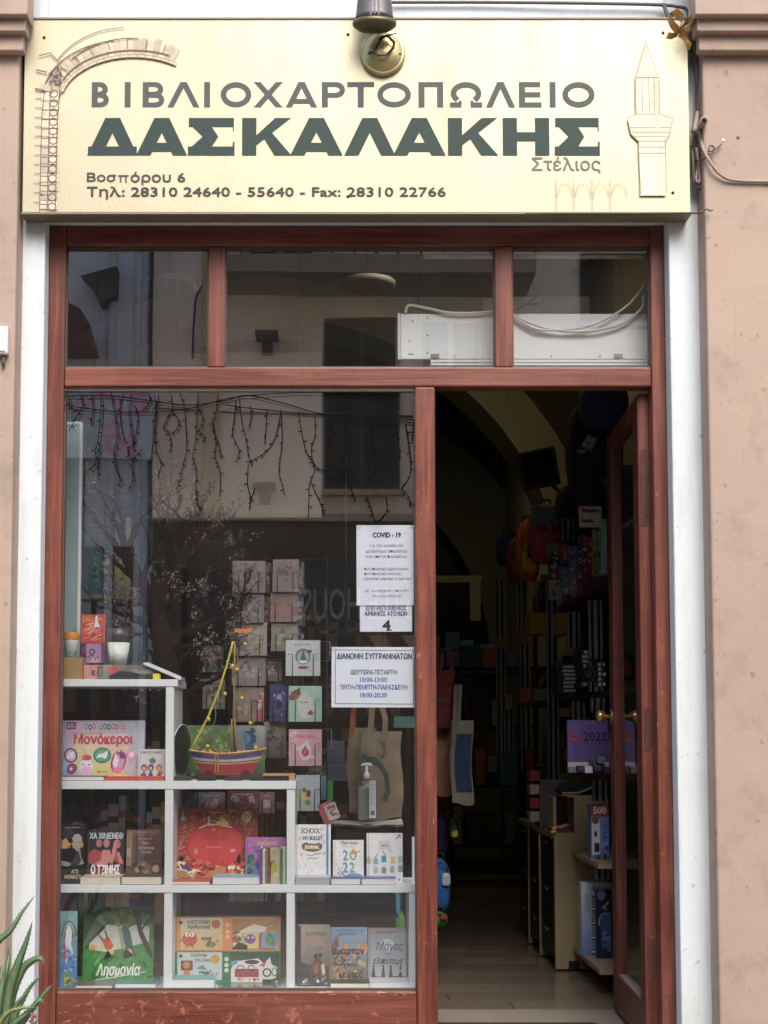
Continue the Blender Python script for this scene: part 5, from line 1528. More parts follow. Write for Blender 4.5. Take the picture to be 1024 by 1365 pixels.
def d(a):
    a.text('COVID - 19', 497, 710, 535, 716.5, NV, .45)
    for t_, x0, x1, y0, c in (('Για την είσοδο στο', 493, 538, 725, BR), ('κατάστημα απαιτείται', 488, 543, 732.5, BL), ('ένα από τα παρακάτω:', 488, 543, 739.5, BL),
                              ('- πιστοποιητικό εμβολιασμού,', 483, 545, 756, BR), ('- πιστοποιητικό νόσησης,', 483, 536, 762.5, BR), ('- αρνητικό μοριακό ή rapid test', 483, 548, 769, BL),
                              ('με ταυτόχρονη επίδειξη', 487, 545, 785, BR), ('της ταυτότητας', 496, 535, 792, BR)):
        a.text(t_, x0, y0, x1, y0 + 5.4, c)
notice((475.5, 700, 553.5, 807), d, 'white COVID - 19 notice with lines of Greek text taped to the glass', 0.0)
def d(a):
    a.text('ΕΠΙΤΡΕΠΟΜΕΝΟΣ', 488, 807.5, 542, 813.5, S(90, 110, 170), .3)
    a.text('ΑΡΙΘΜΟΣ ΑΤΟΜΩΝ', 486, 815, 543, 821, S(110, 104, 110), .3)
    a.text('4', 509.5, 827, 521, 840, S(46, 48, 70), .7)
    a.line([(515.5, 840), (522.5, 840)], 1.4, S(46, 48, 70))
notice((480, 798, 549.5, 842), d, 'small white notice with a big number 4 just below the COVID - 19 notice', 0.003)
def d(a):
    G = S(90, 96, 120)
    for p, q in (((447, 866.5), (551, 867)), ((447, 938), (551, 938.5)), ((447, 866.5), (447, 938.5)), ((551, 866.5), (551, 938.5))): a.line([p, q], .8, G)
    a.text('ΔΙΑΝΟΜΗ ΣΥΓΓΡΑΜΜΑΤΩΝ', 448.5, 871, 549, 878.5, S(76, 92, 130), .4)
    a.text('ΔΕΥΤΕΡΑ-ΤΕΤΑΡΤΗ', 467, 893, 529, 899, S(100, 118, 150), .25)
    a.text('10:00-13:00', 480, 903, 516, 909, S(80, 130, 200), .25)
    a.text('ΤΡΙΤΗ-ΠΕΜΠΤΗ-ΠΑΡΑΣΚΕΥΗ', 453, 913, 543, 919, S(84, 120, 186), .25)
    a.text('18:00-20:30', 480, 923.5, 516, 929.5, S(80, 130, 200), .25)
notice((442, 862.5, 556, 943), d, 'wide white notice in a thin frame with text hours ΔΙΑΝΟΜΗ ΣΥΓΓΡΑΜΜΑΤΩΝ', 0.0)

# ---------------------------------------------------------------- air curtain behind the right transom panes
AY = 0.14
x0, x1, z0, z1 = RC(530, 418, 866, 479, AY)
x1 = jx1 + 0.03
t = thing('air_curtain', (x0, AY, z0), 'long white air curtain unit standing behind the two right transom panes', 'air curtain')
bx('housing', METALW, t, x0 + .012, x1, AY, AY + .2, z0, z1, 0.004)
bx('end_cap', cm(214, 214, 206, .5), t, x0, x0 + .0115, AY - .003, AY + .2, z0 - .002, z1 + .002, 0.002)
xa = XY(574, 480, AY)
for i, (a_, b_) in enumerate(((480, 483.2), (484, 487), (487.8, 491))):
    bx('outlet_slat', METALW, t, xa, x1, AY - .002 + i * .002, AY + .2, ZY(b_, AY), ZY(a_, AY), 0.001)
for (px, py) in ((550, 428), (570, 424), (570, 447), (570, 470), (546, 472), (550, 472), (606, 475), (735, 475), (800, 475), (862, 475), (862, 422), (546, 455)):
    X, Z = W(px, py, AY)
    MB().tube([(X, AY - .002, Z), (X, AY, Z)], .0035, 7).build('bolt', cm(120, 124, 130, .4), t)
for px in (580, 824):
    X, Z = W(px, 475, AY)
    bx('bracket', cm(150, 140, 110, .5), t, X - .016, X + .016, AY - .006, AY - .002, Z - .006, Z + .008)
t = thing('cable_duct_box', (XY(700, 405, .3), .3, ZY(415, .3)), 'low off-white electrical box behind the top edge of the air curtain', 'box')
x0, x1, z0, z1 = RC(684, 396, 786, 425, .36)
bx('box_body', cm(190, 186, 172, .5), t, x0, x1, .35, .45, z0, z1, .004)
bx('slot', cm(120, 116, 104, .6), t, x0 + .03, x0 + .1, .346, .3495, z0 + .05, z0 + .06)
x0, x1, z0, z1 = RC(644, 398, 664, 425, .36)
tag(bx('wall_bracket', cm(170, 166, 150, .5), None, x0, x1, .35, .37, z0, z1, .003), 'small off-white bracket behind the mullion above the air curtain', 'bracket')
WC = mat('white_cable', S(206, 204, 196), .5, var=.08)
cable([(541, 417, .135), (542, 410, .133), (548, 407, .13), (570, 411, .13), (600, 417, .125), (640, 417, .125), (672, 414, .125), (700, 428, .12), (740, 440, .12), (790, 441, .12), (832, 430, .12), (856, 410, .12), (858, 396, .12), (868, 390, .13)], .0055, WC, 'thick white cable looping across the front of the air curtain')
cable([(672, 412, .125), (700, 432, .12), (726, 440, .118), (780, 436, .118), (826, 415, .118), (852, 390, .12), (868, 362, .13)], .0045, WC, 'thin white cable rising to the upper right corner above the air curtain')
cable([(672, 425, .11), (720, 392, .12), (800, 338, .14), (812, 330, .15)], .004, BLACKW, 'black cable running diagonally behind the right transom pane')
x0, x1, z0, z1 = RC(565, 331, 868, 342, .09)
tag(bx('roller_blind_box', cm(190, 186, 164, .6), None, x0, jx1 - .002, .085, .12, z0, ZY(327, .09) + .02, .003), 'narrow cream blind box along the top of the right transom panes', 'blind box')
# curtain-like strip at the left of the window: pale acrylic display panel
x0, x1, z0, z1 = RC(84, 562, 108, 905, .30)
t = thing('poster_stand', (x0, .30, za1), 'tall narrow pale blue framed panel at the left edge of the window', 'panel')
bx('panel_sheet', cm(150, 176, 180, .35), t, x0 - .03, x1 - .012, .305, .311, za1 + .001, z1 - .01)
bx('frame_upright', METALW, t, x1 - .012, x1, .3, .32, za1 + .001, z1, .002)
bx('frame_top', METALW, t, x0 - .03, x1 - .0125, .3, .32, z1 - .012, z1, .002)

# ---------------------------------------------------------------- icicle fairy lights
t = thing('icicle_lights', (0, .012, ZY(530, .012)), 'dark string of icicle fairy lights draped across the top of the window', 'fairy lights')
LY = GY - .022
rl = random.Random(11)
def wire(parent, pts, r, name='wire', n=5, sm=5):
    MB().tube(smooth_pts(wpts(pts), sm), r, n).build(name, BLACKW, parent)
wire(t, [(86, 528, LY), (150, 528, LY), (200, 534, LY), (250, 540, LY), (300, 534, LY), (330, 527, LY), (380, 538, LY), (430, 552, LY), (500, 556, LY), (553, 564, LY)], .0022, 'main_wire')
wire(t, [(86, 540, LY), (120, 545, LY), (160, 549, LY), (215, 549, LY), (260, 543, LY), (310, 530, LY), (380, 524, LY), (430, 523, LY)], .0018, 'main_wire')
wire(t, [(300, 540, LY), (350, 546, LY), (420, 552, LY), (490, 553, LY), (553, 560, LY)], .0018, 'main_wire')
strands = [
 [(122, 522), (124, 545), (121, 566)], [(135, 524), (134, 560), (130, 590), (127, 600), (128, 618), (118, 626)], [(133, 590), (132, 610), (130, 622), (131, 640)],
 [(148, 522), (152, 548), (156, 580), (152, 605), (155, 625), (160, 640), (156, 648)], [(165, 526), (160, 545), (163, 575), (170, 592)], [(176, 524), (172, 548), (176, 580), (178, 600), (176, 620), (177, 640), (171, 653)], [(180, 540), (184, 560), (178, 590), (170, 600), (177, 612), (190, 598)],
 [(206, 528), (209, 550), (207, 590), (212, 612), (216, 618), (210, 636)], [(212, 526), (206, 560), (204, 590), (200, 620)],
 [(228, 527), (230, 545), (222, 560), (218, 570), (226, 578), (228, 592), (226, 604)], [(230, 548), (238, 560), (236, 572), (228, 578)],
 [(240, 524), (246, 545), (248, 575), (249, 600), (244, 620), (240, 640), (235, 652)], [(264, 522), (263, 550), (261, 585), (257, 610), (262, 625), (261, 655), (264, 672), (270, 678)], [(262, 540), (270, 556), (266, 575), (273, 582), (270, 590)],
 [(291, 526), (288, 550), (283, 565), (289, 585), (294, 600), (294, 612)], [(284, 560), (288, 590), (287, 610), (292, 622), (294, 640), (293, 663)],
 [(315, 533), (312, 560), (310, 580), (319, 600), (315, 616)], [(319, 530), (322, 560), (328, 585), (331, 605), (336, 622)], [(334, 541), (335, 555), (332, 570)], [(356, 545), (355, 565), (353, 592)], [(375, 545), (368, 580), (357, 600), (340, 612), (328, 616)],
 [(375, 548), (376, 590), (372, 625), (376, 645), (380, 660)], [(331, 618), (330, 645), (334, 665), (332, 680)], [(340, 650), (336, 662), (332, 672)],
 [(398, 548), (402, 575), (408, 600), (416, 615), (420, 625), (413, 645), (412, 660), (411, 690)], [(420, 553), (420, 580), (415, 600), (420, 620), (432, 628)], [(414, 640), (420, 655), (428, 672), (432, 686)],
 [(440, 555), (444, 575), (440, 590)], [(468, 650), (474, 668)], [(488, 660), (494, 675), (500, 695)], [(515, 662), (516, 680), (508, 692), (500, 695)], [(541, 564), (545, 590), (548, 615), (546, 635), (535, 652)], [(530, 570), (532, 600), (534, 612)], [(536, 652), (545, 662), (549, 673), (552, 672)], [(552, 564), (550, 588)],
 [(460, 556), (463, 590), (459, 615), (466, 640)], [(500, 558), (497, 585), (505, 610), (500, 632)], [(92, 530), (96, 545), (112, 548)], [(108, 526), (110, 540), (100, 560), (92, 575)], [(198, 524), (200, 536), (190, 548)]]
for s_ in strands:
    yo = LY + rl.uniform(-.004, .006)
    pts = [(x, y, yo + rl.uniform(-.003, .003)) for x, y in s_]
    P = smooth_pts(wpts(pts), 4)
    mb = MB().tube(P, .0017, 5)
    L = 0
    for i in range(2, len(P) - 1, 2):
        p = P[i]
        an = rl.uniform(0, 2 * math.pi)
        q = p + Vector((math.cos(an) * .012, rl.uniform(-.004, .004), -abs(math.sin(an)) * .008))
        mb.tube([p, q], [.0018, .0024], 5)
    mb.build('hanging_strand', BLACKW, t)

x0, x1, z0, z1 = RC(204, 470, 429, 690, 1.05)  # added board: its colour makes up brightness missing from the mirrored beige wall
t = thing('added_fill_board', ((x0 + x1) / 2, 1.05, z0), 'added taupe board hanging behind the bare tree to lift the brightness of the glass', 'board')
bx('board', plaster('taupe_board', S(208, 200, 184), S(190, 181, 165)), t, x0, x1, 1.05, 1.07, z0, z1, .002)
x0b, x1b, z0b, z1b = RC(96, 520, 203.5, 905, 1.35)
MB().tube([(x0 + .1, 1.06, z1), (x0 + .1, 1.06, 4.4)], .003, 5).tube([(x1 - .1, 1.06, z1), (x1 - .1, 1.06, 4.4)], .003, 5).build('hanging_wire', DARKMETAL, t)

t = thing('added_fill_board', ((x0b + x1b) / 2, 1.35, z0b), 'added pale blue board behind the side shelf, lifting brightness at the left of the window', 'board')  # second added board, brightening the glass where the blue house is mirrored
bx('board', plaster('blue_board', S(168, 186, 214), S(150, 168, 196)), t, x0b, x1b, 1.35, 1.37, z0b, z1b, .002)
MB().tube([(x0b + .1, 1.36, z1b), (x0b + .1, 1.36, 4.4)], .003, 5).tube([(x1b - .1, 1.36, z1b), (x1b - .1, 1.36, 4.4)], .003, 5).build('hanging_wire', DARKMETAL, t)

# ---------------------------------------------------------------- branch tree with blossoms
TY = .62
t = thing('blossom_tree', (XY(228, 1000, TY), TY, zb0 - .6), 'dark bare decorative tree with small pale blossoms behind the display shelf', 'tree')
BLS = []
mb = MB()
rt = random.Random(21)
def limb(pts, r0_, r1_, twigs=4, depth=0):
    P = smooth_pts(wpts(pts), 5)
    n_ = len(P)
    for i in range(n_):
        P[i] = P[i] + Vector((rt.uniform(-.004, .004), rt.uniform(-.004, .004), rt.uniform(-.004, .004)))
    mb.tube(P, [r0_ + (r1_ - r0_) * i / (n_ - 1) for i in range(n_)], 7)
    for k in range(twigs):
        i = rt.randrange(int(n_ * .3), n_)
        twig(P[i], (P[min(i + 1, n_ - 1)] - P[max(0, i - 1)]).normalized(), rt.uniform(.05, .16) * (1.25 if depth == 0 else .9), max(.0015, r1_ * .5), 2)
def twig(p, dr_, L, r, d_):
    q = (dr_ + Vector((rt.uniform(-.9, .9), rt.uniform(-.5, .5), rt.uniform(-.3, .9)))).normalized()
    pts = [p]
    for i in range(3):
        q = (q + Vector((rt.uniform(-.3, .3), rt.uniform(-.2, .2), rt.uniform(-.1, .3)))).normalized()
        pts.append(pts[-1] + q * L / 3)
    mb.tube(pts, [r * 1.3, r * 1.05, r * .8, r * .5], 5)
    for i in range(1, 4):
        for _ in range(2 if d_ < 2 else 1):
            if rt.random() < .42:
                BLS.append(pts[i] + Vector((rt.uniform(-.012, .012), rt.uniform(-.01, .01), rt.uniform(-.012, .012))))
    if d_ > 0:
        for _ in range(2):
            twig(pts[rt.randrange(1, 4)], q, L * .62, r * .6, d_ - 1)
Yt = TY
_l = limb
def limb(pts, r0_, r1_, twigs=4, depth=0): _l(pts, r0_ * 1.65, r1_ * 1.6, twigs, depth)
limb([(246, 1045, Yt), (238, 960, Yt), (226, 900, Yt), (216, 850, Yt), (208, 820, Yt)], .034, .024, 3)
limb([(212, 830, Yt), (196, 790, Yt), (180, 765, Yt), (170, 740, Yt), (165, 728, Yt)], .020, .013, 5)
limb([(168, 742, Yt), (164, 715, Yt), (163, 692, Yt), (155, 670, Yt)], .010, .003, 6, 1)
limb([(172, 748, Yt), (176, 715, Yt), (190, 690, Yt), (208, 675, Yt), (220, 668, Yt)], .008, .002, 6, 1)
limb([(176, 760, Yt), (150, 720, Yt), (130, 695, Yt), (112, 672, Yt), (92, 642, Yt)], .010, .002, 9, 1)
limb([(180, 770, Yt), (158, 755, Yt), (140, 735, Yt), (122, 718, Yt)], .007, .002, 6, 1)
limb([(208, 822, Yt), (212, 795, Yt), (228, 770, Yt), (240, 752, Yt), (252, 735, Yt), (257, 722, Yt)], .020, .012, 5)
limb([(245, 745, Yt), (262, 728, Yt), (280, 723, Yt), (298, 725, Yt)], .011, .004, 5, 1)
limb([(252, 730, Yt), (255, 710, Yt), (262, 690, Yt), (270, 675, Yt)], .007, .002, 8, 1)
limb([(240, 750, Yt), (232, 725, Yt), (222, 706, Yt), (216, 700, Yt)], .007, .002, 7, 1)
limb([(280, 724, Yt), (290, 735, Yt), (292, 750, Yt)], .005, .002, 3, 1)
limb([(262, 728, Yt), (282, 712, Yt), (306, 700, Yt)], .005, .002, 5, 1)
limb([(210, 835, Yt), (180, 825, Yt), (160, 815, Yt), (130, 808, Yt)], .013, .003, 9, 1)
limb([(222, 870, Yt), (240, 848, Yt), (262, 838, Yt), (300, 822, Yt), (322, 812, Yt)], .014, .004, 9, 1)
limb([(230, 900, Yt), (250, 870, Yt), (280, 858, Yt), (300, 862, Yt)], .008, .002, 10, 1)
limb([(236, 940, Yt), (262, 915, Yt), (290, 905, Yt), (306, 880, Yt)], .008, .002, 12, 1)
limb([(236, 950, Yt), (205, 930, Yt), (190, 930, Yt), (176, 915, Yt)], .006, .002, 7, 1)
limb([(216, 860, Yt), (190, 845, Yt), (172, 850, Yt)], .006, .002, 8, 1)
limb([(230, 850, Yt), (216, 815, Yt), (236, 795, Yt), (262, 790, Yt)], .006, .002, 10, 1)
MB_t = mb
mb.build('trunk_and_limbs', BARK, t)
fb = MB()
for p in BLS:
    r = rt.uniform(.004, .008)
    for k in range(4):
        an = rt.uniform(0, 6.28)
        n1 = Vector((math.cos(an), rt.uniform(-.6, .2), math.sin(an))).normalized()
        n2 = n1.cross(Vector((rt.uniform(-1, 1), rt.uniform(-1, 1), rt.uniform(-1, 1)))).normalized()
        fb.add([p, p + n1 * r + n2 * r * .5, p + n1 * r * 1.3, p + n1 * r - n2 * r * .5], [(0, 1, 2, 3)], 0, rt.choice([S(150, 130, 134), S(110, 90, 98), S(186, 172, 170), S(80, 58, 66)]))
tag(fb.build('blossom', CLOTHPRINT, t), kind='stuff')

# ---------------------------------------------------------------- boat with gold bells
BY = DY0 + .13
x0, x1, z0, z1 = RC(251, 1003, 355, 1034, BY)
bw = x1 - x0
t = thing('toy_boat', ((x0 + x1) / 2, BY, zb1), 'small wooden boat with red hull, blue stripes, yellow mast ropes and gold bells', 'boat')
base = zb1 + .018
mb = MB()
n, m_ = 26, 7
hh = .082
layers = [(0, S(176, 36, 40)), (.18, S(176, 36, 40)), (.5, S(176, 36, 40)), (.55, S(206, 186, 130)), (.6, S(70, 70, 150)), (.72, S(206, 186, 140)), (.8, S(70, 70, 150)), (.93, S(90, 80, 140)), (1.0, S(214, 176, 90))]
def hull_pt(u, v, side):
    """u -1..1 along, v 0..1 up"""
    e = .62 + .38 * v
    x = u * bw / 2 * e
    wd = .045 * (1 - abs(u) ** 2.4) * (.35 + .65 * v ** .6)
    z = base + hh * v + (.014 * u * u) * v + (.006 * max(0, u)) * v
    return ((x0 + x1) / 2 + x, BY + side * wd, z)
for side in (-1, 1):
    for j in range(len(layers) - 1):
        for i in range(n):
            u0, u1 = -1 + 2 * i / n, -1 + 2 * (i + 1) / n
            q = [hull_pt(u0, layers[j][0], side), hull_pt(u1, layers[j][0], side), hull_pt(u1, layers[j + 1][0], side), hull_pt(u0, layers[j + 1][0], side)]
            if side > 0: q.reverse()
            mb.add(q, [(0, 1, 2, 3)], 0, layers[j + 1][1])
mb.build('hull', PRINT, t)
mb = MB()
for i in range(n):
    u0, u1 = -1 + 2 * i / n, -1 + 2 * (i + 1) / n
    a0, b0 = hull_pt(u0, .9, -1), hull_pt(u0, .9, 1)
    a1, b1 = hull_pt(u1, .9, -1), hull_pt(u1, .9, 1)
    mb.add([a0, a1, b1, b0], [(0, 1, 2, 3)])
mb.build('deck', cm(150, 110, 60, .7), t)
mb = MB()
for side in (-1, 1):
    mb.tube([Vector(hull_pt(-1 + 2 * i / n, 1.0, side)) for i in range(n + 1)], .003, 6)
mb.build('gunwale', cm(216, 180, 90, .5), t)
cxm = (x0 + x1) / 2
mb = MB().box(cxm - .09, cxm - .06, BY - .03, BY + .03, zb1 + .001, base + .006).box(cxm + .06, cxm + .09, BY - .03, BY + .03, zb1 + .001, base + .006)
mb.build('stand', cm(60, 44, 36, .7), t)
def wp(px, py, Y=BY): return (W(px, py, Y)[0], Y, W(px, py, Y)[1])
MB().tube([wp(313, 1006), wp(312, 940), wp(313, 855)], [.004, .0034, .0028], 8).build('mast', mat('gilt_wood', S(150, 124, 66), .5, var=.2), t)
MB().tube([wp(309, 1004, BY - .01), wp(309, 958, BY - .01)], .003, 6).tube([wp(315, 1004, BY - .01), wp(313, 958, BY - .01)], .003, 6).build('mast_stay', mat('gilt_wood', S(150, 124, 66)), t)
MB().tube([wp(252, 1003), wp(262, 985), wp(278, 955), wp(292, 920), wp(303, 885), wp(309, 862), wp(311, 855)], .0042, 7).build('fore_rope', cm(206, 190, 80, .6), t)
MB().tube([wp(355, 1004), wp(345, 985), wp(334, 950), wp(322, 905), wp(313, 856)], .0012, 5).build('aft_rope', cm(150, 130, 80, .6), t)
MB().tube([wp(288, 920), wp(287, 948), wp(288, 955), wp(282, 975), wp(279, 995)], .0013, 5).build('light_wire', cm(120, 150, 130, .6), t)
MB().box(W(313, 840, BY)[0], W(335, 840, BY)[0], BY - .001, BY + .001, W(0, 843, BY)[1], W(0, 838, BY)[1]).build('pennant', cm(216, 130, 60, .7), t)
for k, (px, py) in enumerate(((327, 859), (310, 888), (316, 893), (300, 925), (323, 931), (278, 959), (334, 964), (277, 995), (341, 997))):
    X, Y_, Z = wp(px, py, BY - .02)
    mb = MB().ball((X, Y_, Z), .0085, 8)
    mb.tube([(X - .004, Y_ + .006, Z + .006), (X - .010, Y_ + .02, Z + .012)], .0012, 4)
    mb.build('gold_bell', mat('bell_gold', S(224, 184, 84), .3, .4, var=.1), t)
mb = MB()
for k in range(60):
    u = random.uniform(-.85, .9)
    p = hull_pt(u, 1.0, random.uniform(-.8, .8))
    mb.ball((p[0], p[1], p[2] + random.uniform(-.004, .006)), random.uniform(.003, .007), 5, 0, random.choice([S(190, 30, 40), S(206, 160, 90), S(90, 50, 40), S(226, 206, 160), S(200, 60, 50), S(60, 70, 50)]))
tag(mb.build('bead', PRINT, t), kind='stuff')
mb = MB()
X, Z = W(288, 1010, BY)
for k in range(9):
    Z_ = base + hh * (.96 - k * .1)
    mb.ball((X, hull_pt(-.3, .96 - k * .1, -1)[1] - .003, Z_), .0035, 5)
    mb.ball((X + .01, hull_pt(-.25, .96 - k * .1, -1)[1] - .003, Z_ + .002), .0035, 5)
mb.build('chain', mat('bell_gold', S(224, 184, 84)), t)
# wood offcuts and plaques lying on the board in front of the boat
for (a_, b_, y0_, y1_, c_, lb) in ((232, 254, 1036, 1041.5, (70, 62, 58), 'dark flat wooden plaque at the left end of the boat board'), (263, 287, 1036, 1041.5, (50, 42, 44), 'short black plaque under the bow of the toy boat'),
                            (300, 322, 1035.5, 1041.5, (66, 56, 56), 'short dark plaque under the middle of the toy boat'), (333, 352, 1035.5, 1041.5, (56, 44, 46), 'short dark red plaque under the stern of the toy boat')):
    x0, x1, z0, z1 = RC(a_, y0_, b_, y1_, DY0 + .01)
    t = thing('plaque', ((x0 + x1) / 2, DY0 + .01, zb1), lb, 'plaque')
    MB().box(x0, x1, DY0 + .008, DY0 + .06, zb1 + .0004, zb1 + z1 - z0).build('slab', cm(*c_, .5), t, .001)
t = thing('wooden_box', (XY(372, 1038, DY0 + .01), DY0 + .01, zb1), 'light wood slat box with black front at the right end of the boat board', 'box')
x0, x1, z0, z1 = RC(351, 1032, 393, 1041.5, DY0 + .01)
MB().box(x0, x1 - .022, DY0 + .012, DY0 + .08, zb1 + .0004, zb1 + (z1 - z0) * .68).build('black_front', cm(40, 30, 28, .5), t)
MB().box(x0, x1, DY0 + .008, DY0 + .09, zb1 + (z1 - z0) * .7, zb1 + z1 - z0).box(x1 - .021, x1, DY0 + .008, DY0 + .09, zb1 + .0004, zb1 + (z1 - z0) * .69).build('wood_slat', mat('light_wood', S(190, 150, 100), .6, stretch=(.3, 1, 8)), t)
# plate on edge and green picture
x0, x1, z0, z1 = RC(232, 967, 241, 1041, DY0 + .05)
t = thing('decorated_plate', ((x0 + x1) / 2, DY0 + .05, zb1), 'dark plate with white rim standing on edge left of the toy boat', 'plate')
rz, rx = (z1 - z0) / 2, (x1 - x0) / 2
mb = MB()
vs = []
for rr_, xx in ((1.0, .0), (.93, .004), (.6, .010), (.02, .011)):
    for k in range(24):
        an = 6.2832 * k / 24
        vs.append((xx, rr_ * rz * math.cos(an), rz + rr_ * rz * math.sin(an)))
mb.add(vs, [(i * 24 + k, i * 24 + (k + 1) % 24, (i + 1) * 24 + (k + 1) % 24, (i + 1) * 24 + k) for i in range(3) for k in range(24)], smooth=True)
o = mb.build('dish', cm(24, 24, 34, .3), t, world=False)
t.rotation_euler = (0, R(4), R(-14))
t.location = (t.location.x, DY0 + .02 + rz, zb1 + .003)
MB().tube([(0, rz * math.cos(6.2832 * k / 30), rz + rz * math.sin(6.2832 * k / 30)) for k in range(31)], .002, 5).build('rim', METALW, t, world=False)
def d(a):
    a.grad(244, 964, 353, 1036, S(96, 120, 70), S(90, 110, 80), S(70, 106, 56), S(80, 100, 60), .25, 16, 10, 1)
    a.spots(60, (245, 965, 310, 1034), [S(120, 150, 90), S(90, 130, 70), S(70, 100, 50), S(140, 160, 110)], 2, 6, 2, .7)
    a.rect(244, 964, 247, 1036, S(40, 90, 40)); a.grad(312, 965, 353, 1000, S(120, 130, 130), S(140, 150, 160), S(110, 110, 110), S(120, 120, 126), .1, 5, 5, 2)
    a.spots(24, (322, 966, 344, 1006), [S(40, 80, 110), S(30, 60, 90), S(60, 110, 140), S(50, 50, 90)], 3, 7, 3); a.spots(10, (318, 990, 334, 1010), [S(110, 90, 110), S(130, 120, 130)], 2, 5, 4)
book((244, 964, 353, 1036), DY0 + .24, zb1, d, 'green painted picture book standing behind the toy boat', lean=6, cover=(80, 110, 60))

# ---------------------------------------------------------------- card rack with greeting cards
KY = .68
t = thing('card_rack', (XY(350, 1000, KY), KY, .1), 'dark wire rack of greeting cards standing behind the toy boat', 'rack')
mb = MB()
for px in (306, 354, 400, 436):
    X = XY(px, 900, KY + .03)
    mb.tube([(X, KY + .03, .1), (X, KY + .03, ZY(740, KY))], .003, 5)
for py in (745, 792, 835, 880, 915, 965, 1025, 1080):
    Z = ZY(py, KY)
    mb.tube([(XY(300, 900, KY), KY + .03, Z), (XY(438, 900, KY), KY + .03, Z)], .002, 5)
mb.build('wire_frame', DARKMETAL, t)
for (px, py) in ((430, 868), (432, 928), (432, 985)):
    X, Z = W(px, py, KY - .03)
    mb = MB()
    w2, h2 = .03, .04
    mb.tube([(X - w2 * .3, KY - .03, Z + h2), (X + w2, KY - .03, Z + h2), (X + w2, KY - .03, Z - h2), (X - w2 * .3, KY - .03, Z - h2)], .0018, 5)
    mb.build('card_holder', ALU, t)
def holder(px, Y):
    x0, x1, z0, z1 = RC(*px, Y)
    mb = MB()
    yy = Y - .008
    for fx in (.2, .8):
        X = x0 + (x1 - x0) * fx
        mb.tube([(X, yy, z0), (X, yy, z0 + (z1 - z0) * .6), (X + (-.02 if fx < .5 else .02), yy, z0 + (z1 - z0) * .6)], .0016, 5)
    mb.tube([(x0, yy, z0 - .002), (x1, yy, z0 - .002), ], .0016, 5)
    mb.build('card_holder', DARKMETAL, bpy.data.objects['card_rack'])
def card(px, Y, draw, label, cover=(200, 200, 205), yaw=0, hold=True, name='greeting_card'):
    book(px, Y, None, draw, label, 'card', name, th=.008, lean=6, yaw=yaw, cover=cover, group='greeting cards on the wire rack')
    if hold: holder(px, Y)
def faded(c1, c2, cols, seed, big=None):
    def d(a):
        x0, y0, x1, y1 = a.r
        a.grad(x0, y0, x1, y1, c1, c1, c2, c2, .1, 6, 7, seed)
        a.spots(22, (x0 + 3, y0 + 6, x1 - 3, y1 - 6), cols, 1.2, 5, seed)
        a.writing((x0 + 5, y0 + 3, x1 - 5, y0 + 7), 1, cols[0], seed)
        if big: a.ell((x0 + x1) / 2, (y0 + y1) / 2, (x1 - x0) * .28, (y1 - y0) * .26, big)
    return d
G1, G2 = S(150, 144, 138), S(130, 126, 122)
cards = [((310, 747, 354, 790), (S(150, 140, 136), S(130, 126, 126), [S(150, 80, 90), S(160, 110, 110), S(110, 130, 130)]), 'faded card with pink and grey pattern, top left of the wire rack'),
 ((363, 745, 398, 789), (S(160, 146, 142), S(140, 130, 130), [S(150, 120, 116), S(120, 100, 96)]), 'pale card in the top row of the rack, beside the pink patterned one'),
 ((314, 792, 352, 830), (S(140, 132, 134), S(120, 114, 118), [S(100, 96, 104), S(150, 140, 146)]), 'grey card below the pink patterned card'),
 ((360, 789, 397, 829), (S(130, 124, 104), S(150, 110, 120), [S(160, 110, 126), S(130, 120, 80)]), 'card with a pink and green pattern in the second row'),
 ((308, 829, 356, 874), (S(160, 156, 148), S(150, 146, 140), [S(180, 130, 90), S(130, 130, 126)]), 'pale card behind the orange pennant of the boat mast'),
 ((361, 830, 397, 868), (S(150, 150, 140), S(130, 130, 110), [S(130, 124, 96), S(160, 160, 150), S(100, 96, 70)]), 'card with a wreath motif in the third row'),
 ((309, 875, 354, 914), (S(130, 126, 126), S(120, 116, 116), [S(150, 140, 140), S(110, 96, 100), S(160, 150, 150)]), 'dim card just right of the mast in the fourth row'),
 ((310, 916, 342, 962), (S(140, 130, 120), S(130, 110, 100), [S(160, 70, 60), S(110, 126, 110), S(160, 150, 140)]), 'card with red flowers behind the mast'),
 ((341, 916, 352, 962), (S(150, 140, 140), S(150, 60, 66), [S(170, 60, 66), S(180, 170, 170)]), 'narrow card with a red lower half'),
 ((359, 912, 388, 962), (S(40, 50, 110), S(36, 44, 100), [S(60, 70, 130), S(30, 30, 60), S(150, 150, 170)]), 'dark blue card in the middle of the rack'),
 ((352, 962, 382, 1010), (S(130, 126, 120), S(60, 60, 60), [S(90, 86, 80), S(50, 60, 50)]), 'dark grey card below the dark blue card'),
 ((232, 1056, 262, 1085), (S(110, 106, 110), S(90, 90, 96), [S(130, 120, 126)]), 'dim card seen above the red Christmas book, at its left'),
 ((303, 1054, 345, 1078), (S(110, 50, 56), S(100, 60, 60), [S(176, 170, 176), S(150, 140, 150), S(110, 40, 46)]), 'dark red card with a white town seen above the red Christmas book')]
for i, (px, ar, lb) in enumerate(cards):
    card(px, KY - .03 - (.01 if i % 2 else 0), faded(ar[0], ar[1], ar[2], i), lb, cover=(130, 128, 128), yaw=(-6 if i % 2 else 4))
